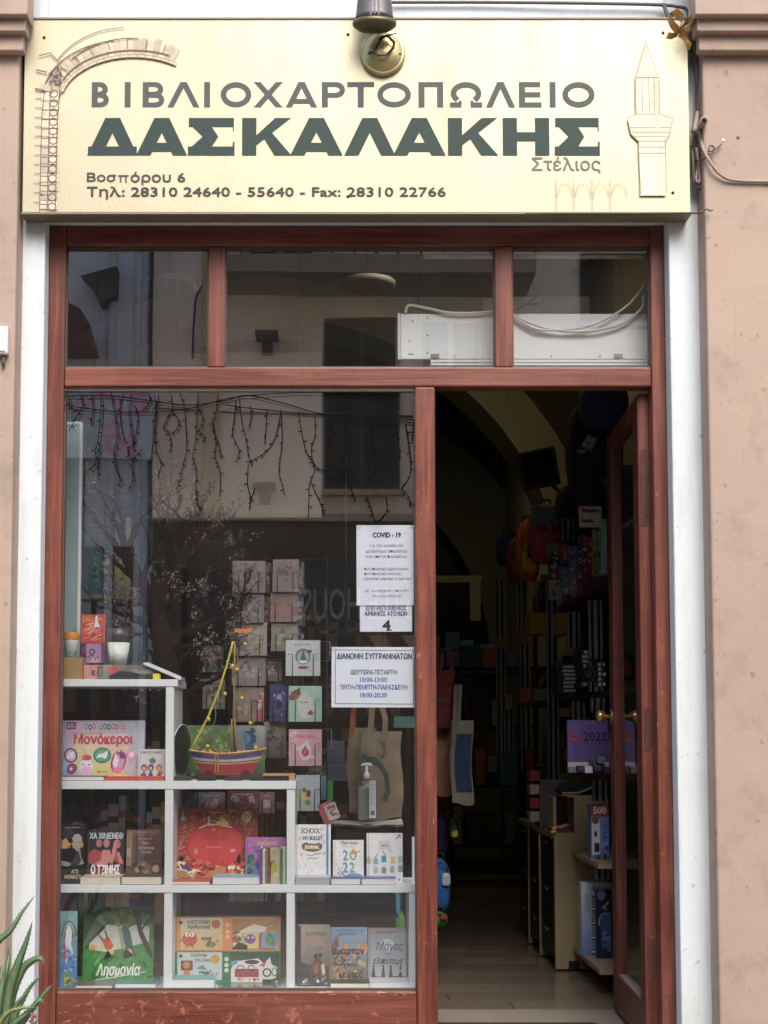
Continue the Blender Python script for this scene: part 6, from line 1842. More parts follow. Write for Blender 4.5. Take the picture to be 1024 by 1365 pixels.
for i, (px, lb) in enumerate((((352, 750, 364, 790), 'angled card in the first row between the two front columns'), ((396, 748, 408, 792), 'angled card at the right of the first row'), ((350, 795, 362, 832), 'angled card in the second row between the front columns'), ((395, 792, 407, 834), 'angled card at the right of the second row'),
        ((395, 832, 403, 862), 'angled narrow card at the right of the third row'), ((352, 878, 376, 908), 'dim card in the fourth row of the rack, second from the mast'), ((270, 905, 300, 945), 'dim card left of the mast behind the boat rope'), ((272, 860, 298, 896), 'dim card above the boat rope at the left of the rack'),
        ((346, 1056, 366, 1084), 'white and green leaning card above the purple dinosaur book'), ((264, 1056, 300, 1082), 'dim grey card between the two cards above the red Christmas book'), ((410, 1022, 430, 1034), 'narrow card edge between the pink card and the flower card'))):
    cc = [S(120, 90, 96), S(110, 108, 112), S(130, 126, 110), S(90, 110, 106)][i % 4]
    card(px, KY + .02, faded(cc, tuple(v * .8 for v in cc), [S(160, 150, 146), S(80, 70, 74), S(150, 110, 110)], i + 40), lb, cover=(120, 116, 116), yaw=28 if px[2] - px[0] < 15 else 0)
# bright column at the right
def d(a):
    a.grad(381, 853, 427, 901, S(196, 206, 210), S(190, 200, 206), S(190, 196, 200), S(180, 190, 196), .04, 6, 6, 1)
    a.text('Καλές γιορτές', 393, 857, 415, 861, S(150, 120, 130), .1); a.ell(404, 875, 10.5, 11, S(96, 124, 134), 20); a.ell(404, 876, 8, 8.5, S(150, 176, 184), 18); a.poly([(400, 880), (404, 866), (409, 880)], S(70, 96, 110)); a.ell(413, 868, 3, 2.4, S(110, 60, 70)); a.rect(398, 888, 410, 892, S(110, 90, 80)); a.spots(5, (393, 886, 416, 893), [S(90, 60, 60), S(120, 90, 80)], 1, 2, 3); a.ell(404, 882, 6, 2, S(220, 226, 228))
card((381, 853, 427, 901), KY - .10, d, 'pale blue card with a snow globe, topmost of the bright column', (190, 196, 202))
def d(a):
    a.grad(385, 914, 429, 962, S(150, 190, 180), S(160, 196, 186), S(150, 186, 176), S(146, 180, 170), .04, 6, 6, 1)
    a.poly([(398, 930), (408, 924), (416, 932), (420, 945), (414, 956), (402, 958), (397, 945)], S(190, 196, 196)); a.poly([(385, 928), (392, 920), (401, 916), (398, 924), (394, 932), (386, 934)], S(110, 76, 50)); a.spots(8, (386, 917, 402, 933), [S(90, 70, 40), S(130, 90, 60), S(150, 60, 50)], 1.4, 3, 2); a.poly([(410, 951), (414, 946), (418, 950), (414, 954)], S(130, 40, 50)); a.line([(409, 953), (414, 949)], .8, S(60, 50, 40)); a.writing((398, 934, 414, 938), 1, S(120, 130, 130), 2)
card((385, 914, 429, 962), KY - .10, d, 'mint green card with a bird and a small red flower, in the bright column', (150, 60, 60))
def d(a):
    a.grad(385, 972, 429, 1021, S(206, 160, 172), S(196, 150, 164), S(190, 150, 160), S(184, 144, 156), .04, 6, 6, 1)
    a.spots(16, (386, 974, 428, 1020), [S(220, 190, 196), S(196, 140, 156)], 1.4, 3, 5); a.text('Χρόνια Πολλά', 394, 979, 420, 985, S(190, 90, 110), .25); a.ell(407, 1002, 8, 12, S(206, 196, 202)); a.ell(407, 1003, 5.2, 6, S(170, 40, 60)); a.line([(404, 1006), (410, 999)], 1, S(210, 130, 140)); a.poly([(405, 997), (407, 993), (409, 997)], S(170, 40, 60))
card((385, 972, 429, 1021), KY - .10, d, 'pink card with a red pomegranate and the words Χρόνια Πολλά', (150, 70, 80))
def d(a):
    a.grad(394, 1033, 425, 1081, S(176, 190, 196), S(180, 190, 198), S(170, 184, 190), S(160, 176, 184), .04, 5, 6, 1)
    a.ell(407, 1064, 5, 7, S(206, 186, 90)); a.ell(402, 1060, 3, 4, S(206, 190, 110)); a.ell(410, 1070, 4, 3.6, S(80, 140, 100)); a.ell(411, 1058, 3, 5, S(120, 50, 60)); a.poly([(402, 1052), (406, 1050), (409, 1054), (405, 1057)], S(150, 50, 50))
card((394, 1033, 426, 1081), KY - .10, d, 'pale card with a yellow and dark red flower, lowest of the bright column', (180, 190, 196), yaw=-6)
def d(a):
    a.bg(S(66, 78, 98)); a.writing((438, 990, 456, 1015), 6, S(50, 60, 78), 3); a.rect(438, 1016, 463, 1020, S(50, 60, 80))
card((437, 987, 459, 1018), .86, d, 'slate blue card standing behind the pink card column', (66, 78, 98), hold=False, name='folder')
def d(a):
    a.bg(S(70, 82, 102)); a.writing((434, 1022, 461, 1030), 2, S(54, 64, 84), 3)
card((431, 1018, 463, 1041), .84, d, 'slate blue folder below the slate blue card', (70, 82, 102), hold=False, name='folder')
card((428, 1034, 436, 1066), .80, lambda a: a.grad(428, 1034, 436, 1066, S(90, 160, 190), S(80, 150, 190), S(70, 120, 170), S(60, 110, 160), .1, 3, 5, 1), 'narrow light blue booklet beside the flower card', (80, 150, 180), hold=False, name='booklet')
card((436, 1040, 444, 1068), .80, lambda a: a.bg(S(40, 150, 60)), 'narrow bright green booklet right of the light blue booklet', (40, 150, 60), hold=False, name='booklet')
def d(a):
    a.bg(S(150, 60, 76)); a.rect(440, 1072, 456, 1094, S(190, 170, 170)); a.rect(439, 1069, 446, 1073, S(200, 50, 60)); a.spots(10, (441, 1073, 456, 1092), [S(90, 70, 80), S(150, 110, 110)], 1.5, 3, 2); a.text('ΧΑ', 442, 1074, 452, 1080, S(90, 70, 80), .2)
tt = book((432, 1068, 452, 1096), .42, None, d, 'small red booklet tilted to the right before the green booklet', 'booklet', 'booklet', th=.008, lean=10, cover=(150, 60, 76))
tt.rotation_euler = (R(-10), R(-22), 0)

# ---------------------------------------------------------------- sanitizer, tray and tote bags
QY = .50
x0, x1, z0, z1 = RC(438, 1092, 537, 1098, QY)
tz = ZY(1095, QY)
st = thing('display_stand', ((x0 + x1) / 2, QY, 0), 'dark stand with a thin white curled tray behind the white diaries', 'stand')
bx('pedestal', BLACKCLOTH, st, x0 + .03, x1 - .03, QY - .05, QY + .1, 0, tz - .012)
mb = MB()
vs, fs = [], []
for i in range(15):
    u = i / 14
    X = x0 + (x1 - x0) * u
    Z = tz - .006 + .02 * max(0, u - .8) * 5 * (u - .8) * 5 * .5 + .004 * math.sin(u * 9)
    vs += [(X, QY - .07, Z - .004 - .008 * max(0, math.sin(u * 8)) * (u > .6)), (X, QY + .12, Z)]
mb.add(vs, [(2 * i, 2 * i + 2, 2 * i + 3, 2 * i + 1) for i in range(14)], smooth=True)
mb.add([(a_, b_, c_ - .006) for a_, b_, c_ in vs], [(2 * i, 2 * i + 1, 2 * i + 3, 2 * i + 2) for i in range(14)], smooth=True)
mb.build('tray', mat('cream_tray', S(190, 190, 176), .5), st)
x0, x1, z0, z1 = RC(475.5, 1036, 502.5, 1094, QY)
cxb, wb, hb = (x0 + x1) / 2, (x1 - x0) / 2, ZY(1038, QY) - tz
t = thing('sanitizer_bottle', (cxb, QY, tz), 'clear hand sanitizer bottle with a white pump standing on the tray', 'bottle')
mb = MB()
def sq(z, sx_, sy_, e=5):
    out = []
    for k in range(24):
        an = 6.2832 * k / 24
        c_, s_ = math.cos(an), math.sin(an)
        out.append((cxb + sx_ * abs(c_) ** (2 / e) * (1 if c_ > 0 else -1), QY + sy_ * abs(s_) ** (2 / e) * (1 if s_ > 0 else -1), tz + z))
    return out
prof = [(0.001, wb, .03), (hb * .9, wb, .03), (hb * .97, wb * .7, .022), (hb, wb * .38, .012)]
vs = []
for z_, a_, b_ in prof: vs += sq(z_, a_, b_, 5 if z_ < hb * .95 else 2.2)
mb.add(vs, [(i * 24 + k, i * 24 + (k + 1) % 24, (i + 1) * 24 + (k + 1) % 24, (i + 1) * 24 + k) for i in range(3) for k in range(24)], smooth=True)
mb.build('bottle_body', glass_mat('sanitizer_plastic', 1.5, (.86, .88, .87), .08), t)
MB().box(cxb - wb * .86, cxb + wb * .3, QY - .02, QY + .02, tz + .004, tz + hb * .82).build('gel', cm(150, 152, 146, .25), t, .006)
x0, x1, z0, z1 = RC(492, 1040, 501, 1090, QY)
bx('label', cm(206, 212, 220, .5), t, x0, x1, QY - .033, QY - .0305, z0, z1)
a = Art(492, 1040, 501, 1090, x1 - x0, z1 - z0)
a.writing((493, 1044, 500, 1074), 9, S(150, 156, 166), 3, .3); a.rect(494, 1080, 499, 1086, S(110, 116, 124))
o = a.build('label_print', t); o.location = (((x0 + x1) / 2) - cxb, -.0335, z0 - tz)
zn = tz + hb
MB().lathe([(.011, 0), (.012, .001), (.0118, .018), (.008, .024), (.0045, .025), (.0045, .05)], cxb, QY, zn, 16).build('pump_collar', METALW, t)
MB().tube([(cxb - .022, QY - .002, zn + .052), (cxb - .012, QY, zn + .056), (cxb + .01, QY, zn + .056), (cxb + .02, QY, zn + .053)], [.004, .0055, .007, .004], 8).build('pump_head', METALW, t)

def tote(px, Y, m, label, handles=(.3, .7), draw=None, hand_len=60, hm=None, name='tote_bag', deep=.03):
    x0, x1, z0, z1 = RC(*px, Y)
    w_, h_ = x1 - x0, z1 - z0
    t = thing(name, ((x0 + x1) / 2, Y, z0), label, 'bag')
    nx, nz = 10, 14
    rb = random.Random(int(px[0]))
    ph = rb.uniform(0, 6)
    def P(u, v, s_):
        belly = math.sin(math.pi * min(1, v * 1.1)) ** .7 if v > 0 else 0
        edge = (1 - (2 * u - 1) ** 4)
        y = s_ * (.004 + deep * .5 * belly * edge) + .005 * math.sin(u * 9 + v * 6 + ph) * (1 - v) + .004 * math.sin(v * 17 + u * 4)
        xx = -w_ / 2 + w_ * u + .006 * math.sin(v * 7 + ph)
        return (xx, y, (1 - v) * h_ + .008 * math.sin(u * 5 + ph) * v)
    mb = MB()
    for s_ in (-1, 1):
        vs = [P(i / nx, j / nz, s_) for j in range(nz + 1) for i in range(nx + 1)]
        fs = []
        for j in range(nz):
            for i in range(nx):
                q = j * (nx + 1) + i
                fs.append((q, q + nx + 1, q + nx + 2, q + 1) if s_ < 0 else (q, q + 1, q + nx + 2, q + nx + 1))
        mb.add(vs, fs, smooth=True)
    mb.build('bag_body', m, t, world=False)
    hm = hm or m
    H2 = hand_len
    for hx_ in handles:
        pts = [(-w_ / 2 + w_ * hx_, -.006, h_ - .03), (-w_ / 2 + w_ * hx_ + .004, -.005, h_ + H2 * .5), (-w_ / 2 + w_ * hx_ + .01 * (1 if hx_ < .5 else -1), 0, h_ + H2)]
        mb = MB()
        vs = []
        for x_, y_, z_ in pts: vs += [(x_ - .011, y_, z_), (x_ + .011, y_, z_), (x_ + .011, y_ + .002, z_), (x_ - .011, y_ + .002, z_)]
        mb.add(vs, [(4 * i + k, 4 * i + (k + 1) % 4, 4 * i + 4 + (k + 1) % 4, 4 * i + 4 + k) for i in range(2) for k in range(4)])
        mb.build('handle', hm, t, world=False)
    if draw:
        a = Art(*px, w_, h_)
        a.step = .00005
        draw(a)
        def conv(v):
            u = (v[0] + w_ / 2) / w_
            vv = 1 - v[2] / h_
            p = P(min(1, max(0, u)), min(1, max(0, vv)), -1)
            return (v[0] + (p[0] - (-w_ / 2 + w_ * u)), p[1] + v[1] - .0025, v[2])
        a.mb.v = [conv(v) for v in a.mb.v]
        a.build('print', t, CLOTHPRINT)
    return t
def d(a):
    G = S(54, 84, 70)
    a.line([(486, 1008), (492, 1012), (500, 1012), (508, 1020), (514, 1034), (515, 1055), (512, 1066)], 6.5, G); a.line([(506, 985), (513, 990), (514, 1006)], 5, S(96, 100, 84)); a.spots(6, (500, 1003, 516, 1014), [S(110, 112, 100), S(60, 80, 60)], 2, 4, 3)
tote((483, 975, 536, 1092), .62, BROWNCLOTH, 'brown canvas tote bag with a dark green curved print, hanging right of the sanitizer', (.2, .56), d, .10)
tote((464, 970, 500, 1085), .70, BROWNCLOTH, 'plain brown canvas tote bag with an orange handle, half behind the printed one', (.15, .85), None, .09, cm(140, 70, 50, .8))
x0, x1, z0, z1 = RC(455, 950, 560, 955, .66)
t = thing('hanging_rail', (x0, .66, z1), 'thin dark rail inside the window from which the canvas bags hang', 'rail')
MB().tube([(x0 - .05, .66, z1 + .045), (x1 + .12, .66, z1 + .045)], .006, 8).build('rod', DARKMETAL, t)
MB().tube([(x0 + .02, .66, z1 + .045), (x0 + .02, .66, 2.4)], .004, 6).tube([(x1 + .05, .66, z1 + .045), (x1 + .05, .66, 2.4)], .004, 6).build('hanger_rod', DARKMETAL, t)
# teal folded cloth and brown jacket edge near the door post
x0, x1, z0, z1 = RC(525, 955, 556, 970, .7)
tag(MB().box(x0, x1, .70, .78, z0, z1).build('folded_cloth', mat('teal_cloth', S(60, 100, 96), .95, bstr=.5)), 'small folded teal cloth next to the door post above the brown tote bag', 'cloth')
# fabric school bags seen in the lower right cubby
for (px, c_, lb) in (((480, 1192, 512, 1232), (44, 36, 90), 'purple school bag behind the golden domes novel'), ((511, 1190, 534, 1226), (40, 130, 150), 'turquoise school bag behind the lower right cubby'), ((484, 1218, 540, 1250), (70, 120, 50), 'green checked bag standing low behind the lower right cubby')):
    x0, x1, z0, z1 = RC(*px, .72)
    t = thing('school_bag', ((x0 + x1) / 2, .72, z0), lb, 'bag')
    MB().box(x0, x1, .70, .86, max(0.001, z0 - .12), z1).build('bag_body', mat('cloth_%d_%d' % c_[:2], S(*c_), .9, bstr=.5, bscale=150), t, .02)
    MB().tube([(x0 + .03, .70, z1 - .01), (x0 + .05, .69, z1 + .03), (x1 - .05, .69, z1 + .03), (x1 - .03, .70, z1 - .01)], .006, 6).build('strap', BLACKCLOTH, t)

# ---------------------------------------------------------------- left-hand stock in the window: boxes on a shelf
Y9 = .95
for k, (px, c1, c2, lb) in enumerate((((118, 735, 134, 792), S(70, 160, 170), S(60, 150, 165), 'tall turquoise box on the side shelf at the left of the window'), ((134, 735, 150, 770), S(70, 110, 150), S(60, 90, 130), 'small grey blue box beside the turquoise one'),
        ((134, 772, 152, 792), S(40, 100, 150), S(50, 110, 160), 'small blue box with an arch, low on the side shelf'), ((153, 690, 174, 800), S(160, 176, 120), S(190, 186, 120), 'tall pale green and yellow painted box behind the branches'),
        ((174, 775, 196, 806), S(80, 70, 120), S(110, 80, 120), 'purple box at the right end of the side shelf'))):
    def d(a, c1=c1, c2=c2, k=k):
        x0, y0, x1, y1 = a.r
        a.grad(x0, y0, x1, y1, c1, c1, c2, c2, .2, 4, 8, k)
        a.spots(14, (x0 + 1, y0 + 4, x1 - 1, y1 - 3), [S(206, 180, 70), S(90, 150, 170), S(70, 110, 90), S(200, 200, 180)], 1.2, 4.5, k)
    book(px, Y9, None, d, lb, 'box', 'product_box', th=.06, lean=0, cover=(100, 140, 140))
x0, x1, z0, z1 = RC(105, 793, 205, 799, Y9)
t = thing('side_shelf', (x0, Y9, z0), 'pale narrow shelf carrying coloured boxes at the left of the window', 'shelf')
bx('shelf_board', cm(190, 186, 182, .6), t, x0, XY(140, 796, Y9), Y9 - .03, Y9 + .12, z0, z1)
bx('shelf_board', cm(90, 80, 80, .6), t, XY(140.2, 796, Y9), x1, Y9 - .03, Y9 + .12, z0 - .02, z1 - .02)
bx('support', DARKMETAL, t, x0 + .05, x0 + .07, Y9 + .02, Y9 + .05, 0, z0 - .001)
bx('support', DARKMETAL, t, x1 - .05, x1 - .03, Y9 + .02, Y9 + .05, 0, z0 - .021)

# ---------------------------------------------------------------- book shelves along the dim left side of the room
rs = random.Random(77)
for u, (xx, yy, wd_) in enumerate(((-2.3, 2.6, 1.5), (-.75, 3.6, 1.2))):
    t = thing('bookcase', (xx + wd_ / 2, yy, 0), 'dark bookcase with rows of books %s' % ('deep behind the left of the display window' if u == 0 else 'deep behind the middle of the display window'), 'bookcase')
    WD = mat('dark_shelf_wood', S(70, 56, 44), .6, var=.2, stretch=(1, 10, 10))
    for x_ in (xx, xx + wd_ - .03): bx('side_panel', WD, t, x_, x_ + .03, yy, yy + .3, 0, 2.1)
    bx('back_panel', WD, t, xx + .03, xx + wd_ - .03, yy + .28, yy + .3, 0, 2.1)
    for lv in range(6):
        z_ = .1 + lv * .38
        bx('shelf_board', WD, t, xx + .0305, xx + wd_ - .0305, yy, yy + .279, z_, z_ + .025)
        x_ = xx + .04
        if lv == 5: continue
        q_ = 0
        while x_ < xx + wd_ - .1:
            w_ = rs.uniform(.028, .06)
            h_ = rs.uniform(.2, .31)
            c_ = rs.choice([S(150, 40, 40), S(40, 60, 120), S(190, 180, 160), S(60, 110, 70), S(190, 150, 60), S(90, 60, 100), S(60, 60, 64), S(200, 200, 204), S(130, 90, 60)])
            o = MB().box(x_, x_ + w_, yy + .02, yy + .2, z_ + .0255, z_ + .025 + h_, 0, c_).box(x_ + .0, x_ + w_, yy + .0195, yy + .02, z_ + .03 + h_ * .6, z_ + .025 + h_ * .75, 0, rs.choice([S(220, 210, 180), S(30, 30, 30), S(190, 60, 50)])).build('shelf_book', PRINT)
            tag(o, '%s book, %s from the left on the %s shelf up of the %s bookcase' % (cname(c_), ORD[q_], ORD[lv], ('left', 'middle')[u]), 'book', 'books in the dark bookcases')
            q_ += 1
            x_ += w_ + rs.uniform(.001, .006)
# ================================================================ SHOP INTERIOR SEEN THROUGH THE DOOR
WALL_X = 1.62
SHX = 1.25
SB = mat('brown_shelf_laminate', S(84, 58, 48), .5, var=.15, stretch=(10, .6, 10))
sh = thing('wall_shelving', (SHX, 1.1, 0), 'brown wall shelving with aluminium uprights along the right side of the shop', 'shelving')
shelf_z = [2.34, 1.87, 1.35, .955]
for z_ in shelf_z:
    bx('shelf_board', SB, sh, SHX, WALL_X - .02, 1.12, 4.3, z_ - .024, z_, .001)
for z_ in (.577, .12):
    bx('shelf_board', mat('beige_shelf_laminate', S(150, 128, 106), .5, var=.12), sh, 1.14, WALL_X - .02, 1.12, 1.79, z_ - .024, z_, .001)
def upright(px, Y, z0, z1, wd=.05):
    """slotted aluminium profile: two bright fins with a dark channel"""
    X = XY(px, 900, Y)
    mb = MB()
    mb.box(X - wd / 2, X - wd / 2 + wd * .15, Y, Y + .03, z0, z1)
    mb.box(X + wd / 2 - wd * .15, X + wd / 2, Y, Y + .03, z0, z1)
    mb.box(X - wd * .14, X + wd * .14, Y + .002, Y + .03, z0, z1)
    o = mb.build('upright', ALU, sh)
    MB().box(X - wd / 2, X + wd / 2, Y + .03, Y + .034, z0, z1).build('channel', BLACKCLOTH, o)
    return o
upright(737, 2.55, .66, 2.0, .06)
for (px, Y, ya, yb) in ((667, 4.0, 770, 850), (668, 4.0, 862, 1010), (697, 3.3, 770, 838), (700, 3.3, 858, 930), (701, 3.3, 940, 1025), (678, 3.9, 945, 1005),
                        (766, 1.95, 815, 862), (795, 1.45, 800, 878), (795, 1.5, 880, 922), (771, 1.9, 935, 962), (797, 1.45, 930, 950), (798, 1.35, 1040, 1068), (760, 2.2, 690, 722), (800, 1.3, 1140, 1172)):
    upright(px, Y, ZY(yb, Y), ZY(ya, Y), .062)
t = thing('metal_display_frame', (XY(745, 720, 2.6), 2.6, ZY(735, 2.6)), 'grey metal frame around a dark picture above the hanging toys', 'frame')
x0, x1, z0, z1 = RC(730, 688, 764, 725, 2.6)
for (a_, b_, c_, d_) in ((x0, x0 + .02, z0, z1), (x1 - .02, x1, z0, z1), (x0 + .0205, x1 - .0205, z1 - .02, z1), (x0 + .03, x1 - .03, z1 - .05, z1 - .035)):
    bx('frame_bar', ALU, t, a_, b_, 2.6, 2.63, c_, d_)
bx('picture', cm(90, 50, 66, .6), t, x0 + .04, x1 - .03, 2.62, 2.63, z0, z1 - .055)

# cash counter
CT = mat('beige_counter_laminate', S(156, 142, 112), .45, var=.07, scale=30, bstr=.1, stretch=(.3, .3, 10))
DKP = cm(22, 20, 20, .35)
cf = 1.8
cx0, cx1 = XY(740, 1200, cf), XY(790, 1200, cf) + .08
czt, czl = ZY(1060, cf), ZY(1110, cf)
xm = XY(766, 1100, cf)
ct = thing('shop_counter', (cx0, cf, 0), 'beige laminate shop counter with dark drawers and a notched front panel', 'counter')
MB().prism([(cx0, .01), (cx1, .01), (cx1, czt), (xm - .06, czt), (xm - .06, czt - .004), (xm, czt - .01), (xm, czl), (cx0, czl)], cf, cf + .03).build('end_panel', CT, ct)
bx('counter_top', CT, ct, cx0 - .01, cx1, cf + .031, 3.1, czl - .03, czl, .002)
bx('back_riser', CT, ct, xm + .01, cx1, cf + .031, 3.1, czl + .001, czt, .002)
bx('cubby_back', cm(60, 40, 32, .6), ct, xm - .085, xm - .001, cf + .2, cf + .22, czl + .001, czt - .01)
bx('cubby_side', CT, ct, xm - .1, xm - .086, cf + .02, cf + .22, czl + .001, czt - .01)
bx('floor_foot', cm(14, 14, 16, .6), ct, XY(758, 1280, cf), XY(772, 1280, cf), cf - .004, cf - .0005, .012, .05)
zc_ = czl - .034
y_ = cf + .034
k = 0
while y_ < 3.0:
    y1_ = min(y_ + .42, 3.08)
    for (a_, b_) in ((.06, .2), (.205, .4), (.405, zc_)):
        f = bx('drawer_front', DKP, ct, cx0 - .004, cx0 + .02, y_ + .004, y1_ - .004, a_, b_ - .004, .002)
        bx('drawer_handle', cm(90, 90, 92, .4), f, cx0 - .014, cx0 - .0045, (y_ + y1_) / 2 - .05, (y_ + y1_) / 2 + .05, b_ - .03, b_ - .022)
    if k: bx('divider_panel', CT, ct, cx0 - .012, cx0 + .3, y_ - .009, y_ + .003, .01, zc_)
    y_ = y1_
    k += 1
bx('carcass', DKP, ct, cx0 + .021, cx1 - .01, cf + .031, 3.08, .05, zc_)
# things on the counter
x0, x1, z0, z1 = RC(712, 1045, 757, 1090, 2.2)
t = thing('stationery_display', ((x0 + x1) / 2, 2.2, czl), 'grey and pink cardboard stationery display on the counter', 'display')
bx('box_body', cm(96, 84, 94, .7), t, x0 + .03, x1, 2.2, 2.4, czl + .001, z1 + .02, .003)
for i in range(4):
    zz = czl + .03 + i * .07
    bx('compartment', cm(150, 40, 56, .6) if i % 2 else cm(170, 150, 150, .6), t, x0 - .02, x0 + .028, 2.2, 2.32, zz, zz + .05, .002)
t = thing('pencil_tray', (xm - .06, cf + .05, czl), 'tray of yellow, red and black pens lying on the front edge of the counter', 'tray')
bx('tray_base', cm(206, 180, 50, .5), t, cx0 - .02, xm - .09, cf - .02, cf + .12, czl + .001, czl + .012, .002)
for i, c_ in enumerate(((30, 30, 34), (190, 40, 40), (200, 200, 196), (226, 190, 40), (40, 60, 120), (190, 190, 190), (190, 40, 40))):
    MB().tube([(cx0 - .03 + i * .012, cf + .0, czl + .018 + (i % 2) * .008), (cx0 + .06 + i * .008, cf + .1, czl + .02 + (i % 3) * .007)], .006, 7).build('pen', cm(*c_, .4), t)
t = thing('desk_phone', (xm + .06, cf + .06, czt), 'black folded cloth lying over the notched top of the counter', 'cloth')
t['label'] = 'black crumpled bag lying on the raised top of the counter'
t['category'] = 'bag'
t.name = 'black_bag'
mb = MB()
mb.lathe([(.10, 0.001), (.12, .02), (.09, .05), (.03, .065)], xm + .04, cf + .1, czt, 12, sy=.8)
mb.build('bag_body', BLACKCLOTH, t)
mb = MB().tube([(xm - .06, cf + .0, czt + .01), (xm + .02, cf - .005, czt + .01), (xm + .12, cf + .01, czt + .05)], .006, 6)
mb.build('pale_trim', cm(150, 150, 140, .7), t)

def pack(px, Y, c1, c2, label, th=.05, draw=None, name='product_box', cat='box', lean=0, yaw=0, zb=None, hang=False):
    def d(a, seed=int(px[0])):
        x0, y0, x1, y1 = a.r
        a.grad(x0, y0, x1, y1, c1, c1, c2, c2, .15, 5, 6, seed)
        if draw: draw(a)
    return book(px, Y, zb, d, label, cat, name, th=th, lean=lean, yaw=yaw, cover=tuple(c1))
def d(a):
    a.grad(757, 960, 812, 1022, S(100, 76, 150), S(96, 72, 146), S(92, 70, 140), S(88, 66, 134), .04, 5, 5, 1)
    a.ell(766, 982, 5, 6, S(176, 40, 50)); a.ell(766, 982, 2, 2.4, S(120, 30, 40)); a.text('2022', 778, 976, 810, 988, S(56, 30, 84), .5); a.rect(778, 991, 809, 992, S(66, 40, 96)); a.writing((778, 994, 808, 1008), 3, S(80, 56, 120), 3, .25)
    a.rect(757, 1016, 812, 1022, S(190, 190, 200)); a.line([(768, 995), (768, 1008)], 1, S(60, 40, 90))
book((757, 960, 812, 1030), 1.22, None, d, 'purple wall calendar for 2022 with a red seal, standing on the shelf inside the door', 'calendar', 'calendar', th=.02, lean=3, cover=(96, 72, 146))
for i, (px, py, w_, h_) in enumerate(((762, 1026, 10, 8), (774, 1024, 9, 7), (784, 1026, 10, 9), (796, 1024, 11, 7), (801, 1013, 10, 8), (790, 1016, 8, 6))):
    x0, x1, z0, z1 = RC(px - w_ / 2, py - h_ / 2, px + w_ / 2, py + h_ / 2, 1.18)
    o = bx('small_box', cm(*random.choice([(180, 190, 206), (60, 64, 80), (206, 210, 216), (110, 116, 130)]), .5), None, x0, x1, 1.16, 1.21, z0, z1, .002)
    tag(o, '%s of the small pale boxes before the purple calendar, counted from the left' % ORD[(0, 1, 2, 4, 5, 3)[i]], 'box', 'small boxes before the purple calendar')
def d(a):
    a.rect(788, 1072, 812, 1087, S(160, 30, 50)); a.text('500', 791, 1074, 809, 1083, S(220, 206, 206), .5); a.rect(788, 1087, 812, 1142, S(80, 120, 180)); a.rect(789, 1090, 800, 1138, S(190, 200, 214)); a.ell(794, 1092, 5, 5, S(120, 70, 60)); a.ell(794, 1110, 2, 4, S(30, 36, 50)); a.rect(792, 1122, 799, 1134, S(36, 40, 60)); a.spots(10, (800, 1090, 812, 1138), [S(50, 90, 170), S(100, 150, 210), S(40, 60, 120)], 1.5, 4, 3)
pack((788, 1072, 812, 1143), 1.35, S(70, 110, 180), S(80, 120, 190), 'puzzle box marked 500 in red on the shelf inside the door', .07, d, 'puzzle_box', zb=.5775)
def d(a):
    a.grad(775, 1172, 815, 1268, S(196, 206, 214), S(190, 200, 206), S(70, 110, 176), S(60, 96, 160), .03, 5, 9, 1)
    a.text('Ravens', 791, 1175, 815, 1184, S(96, 100, 106), .2)
    # number running up the side
    vs, fs, mx0, mx1, my0, my1 = text_mesh('2000')
    y = -a.k * a.step - .0002
    q = []
    for vx, vy in vs:
        px_ = 779 + (1 - (vy - my0) / (my1 - my0)) * 0 + (vy - my0) / (my1 - my0) * -7 + 7
        py_ = 1211 - (vx - mx0) / (mx1 - mx0) * 24
        X, Z = a.mp((px_ + 0.5, py_))
        q.append((X, y, Z))
    q = [(x, yy, z) for x, yy, z in q]
    a.mb.add(q, [tuple(reversed(f)) for f in fs], 0, S(50, 120, 170)); a.k += 1
    a.rect(789, 1189, 815, 1268, S(40, 50, 70))
    for i in range(4): a.rect(789, 1191 + i * 19, 794, 1205 + i * 19, S(120, 130, 126)); a.rect(789, 1206 + i * 19, 795, 1208 + i * 19, S(206, 210, 214))
    a.rect(795, 1186, 815, 1268, S(20, 30, 60)); a.ell(802, 1193, 6, 8, S(60, 130, 200)); a.ell(803, 1194, 4, 5, S(200, 120, 160)); a.spots(12, (796, 1218, 815, 1266), [S(60, 80, 140), S(150, 150, 170), S(200, 110, 110), S(100, 140, 180)], 2, 5, 4)
pack((775, 1172, 816, 1269), 1.5, S(180, 196, 210), S(90, 130, 190), 'tall pale blue puzzle box marked 2000 standing on the lowest shelf', .07, d, 'puzzle_box', zb=.1205)
def d(a):
    a.bg(S(20, 34, 70)); a.ell(802, 1193, 6, 8, S(60, 130, 200)); a.ell(803, 1194, 4, 5, S(200, 120, 160)); a.poly([(800, 1222), (808, 1216), (814, 1216), (814, 1270), (802, 1262)], S(50, 90, 150)); a.ring(806, 1230, 8, 13, 1.6, S(150, 180, 210), 60, 200, 12); a.spots(9, (803, 1240, 814, 1266), [S(220, 150, 160), S(90, 120, 180), S(30, 40, 90)], 1.5, 3.5, 4); a.spots(5, (800, 1200, 814, 1216), [S(170, 150, 120), S(40, 40, 50)], 2, 4, 2)
pack((795, 1186, 815, 1278), 1.42, S(20, 34, 70), S(20, 34, 70), 'dark blue school accessories hanging before the 2000 puzzle box', .03, d, 'school_set')
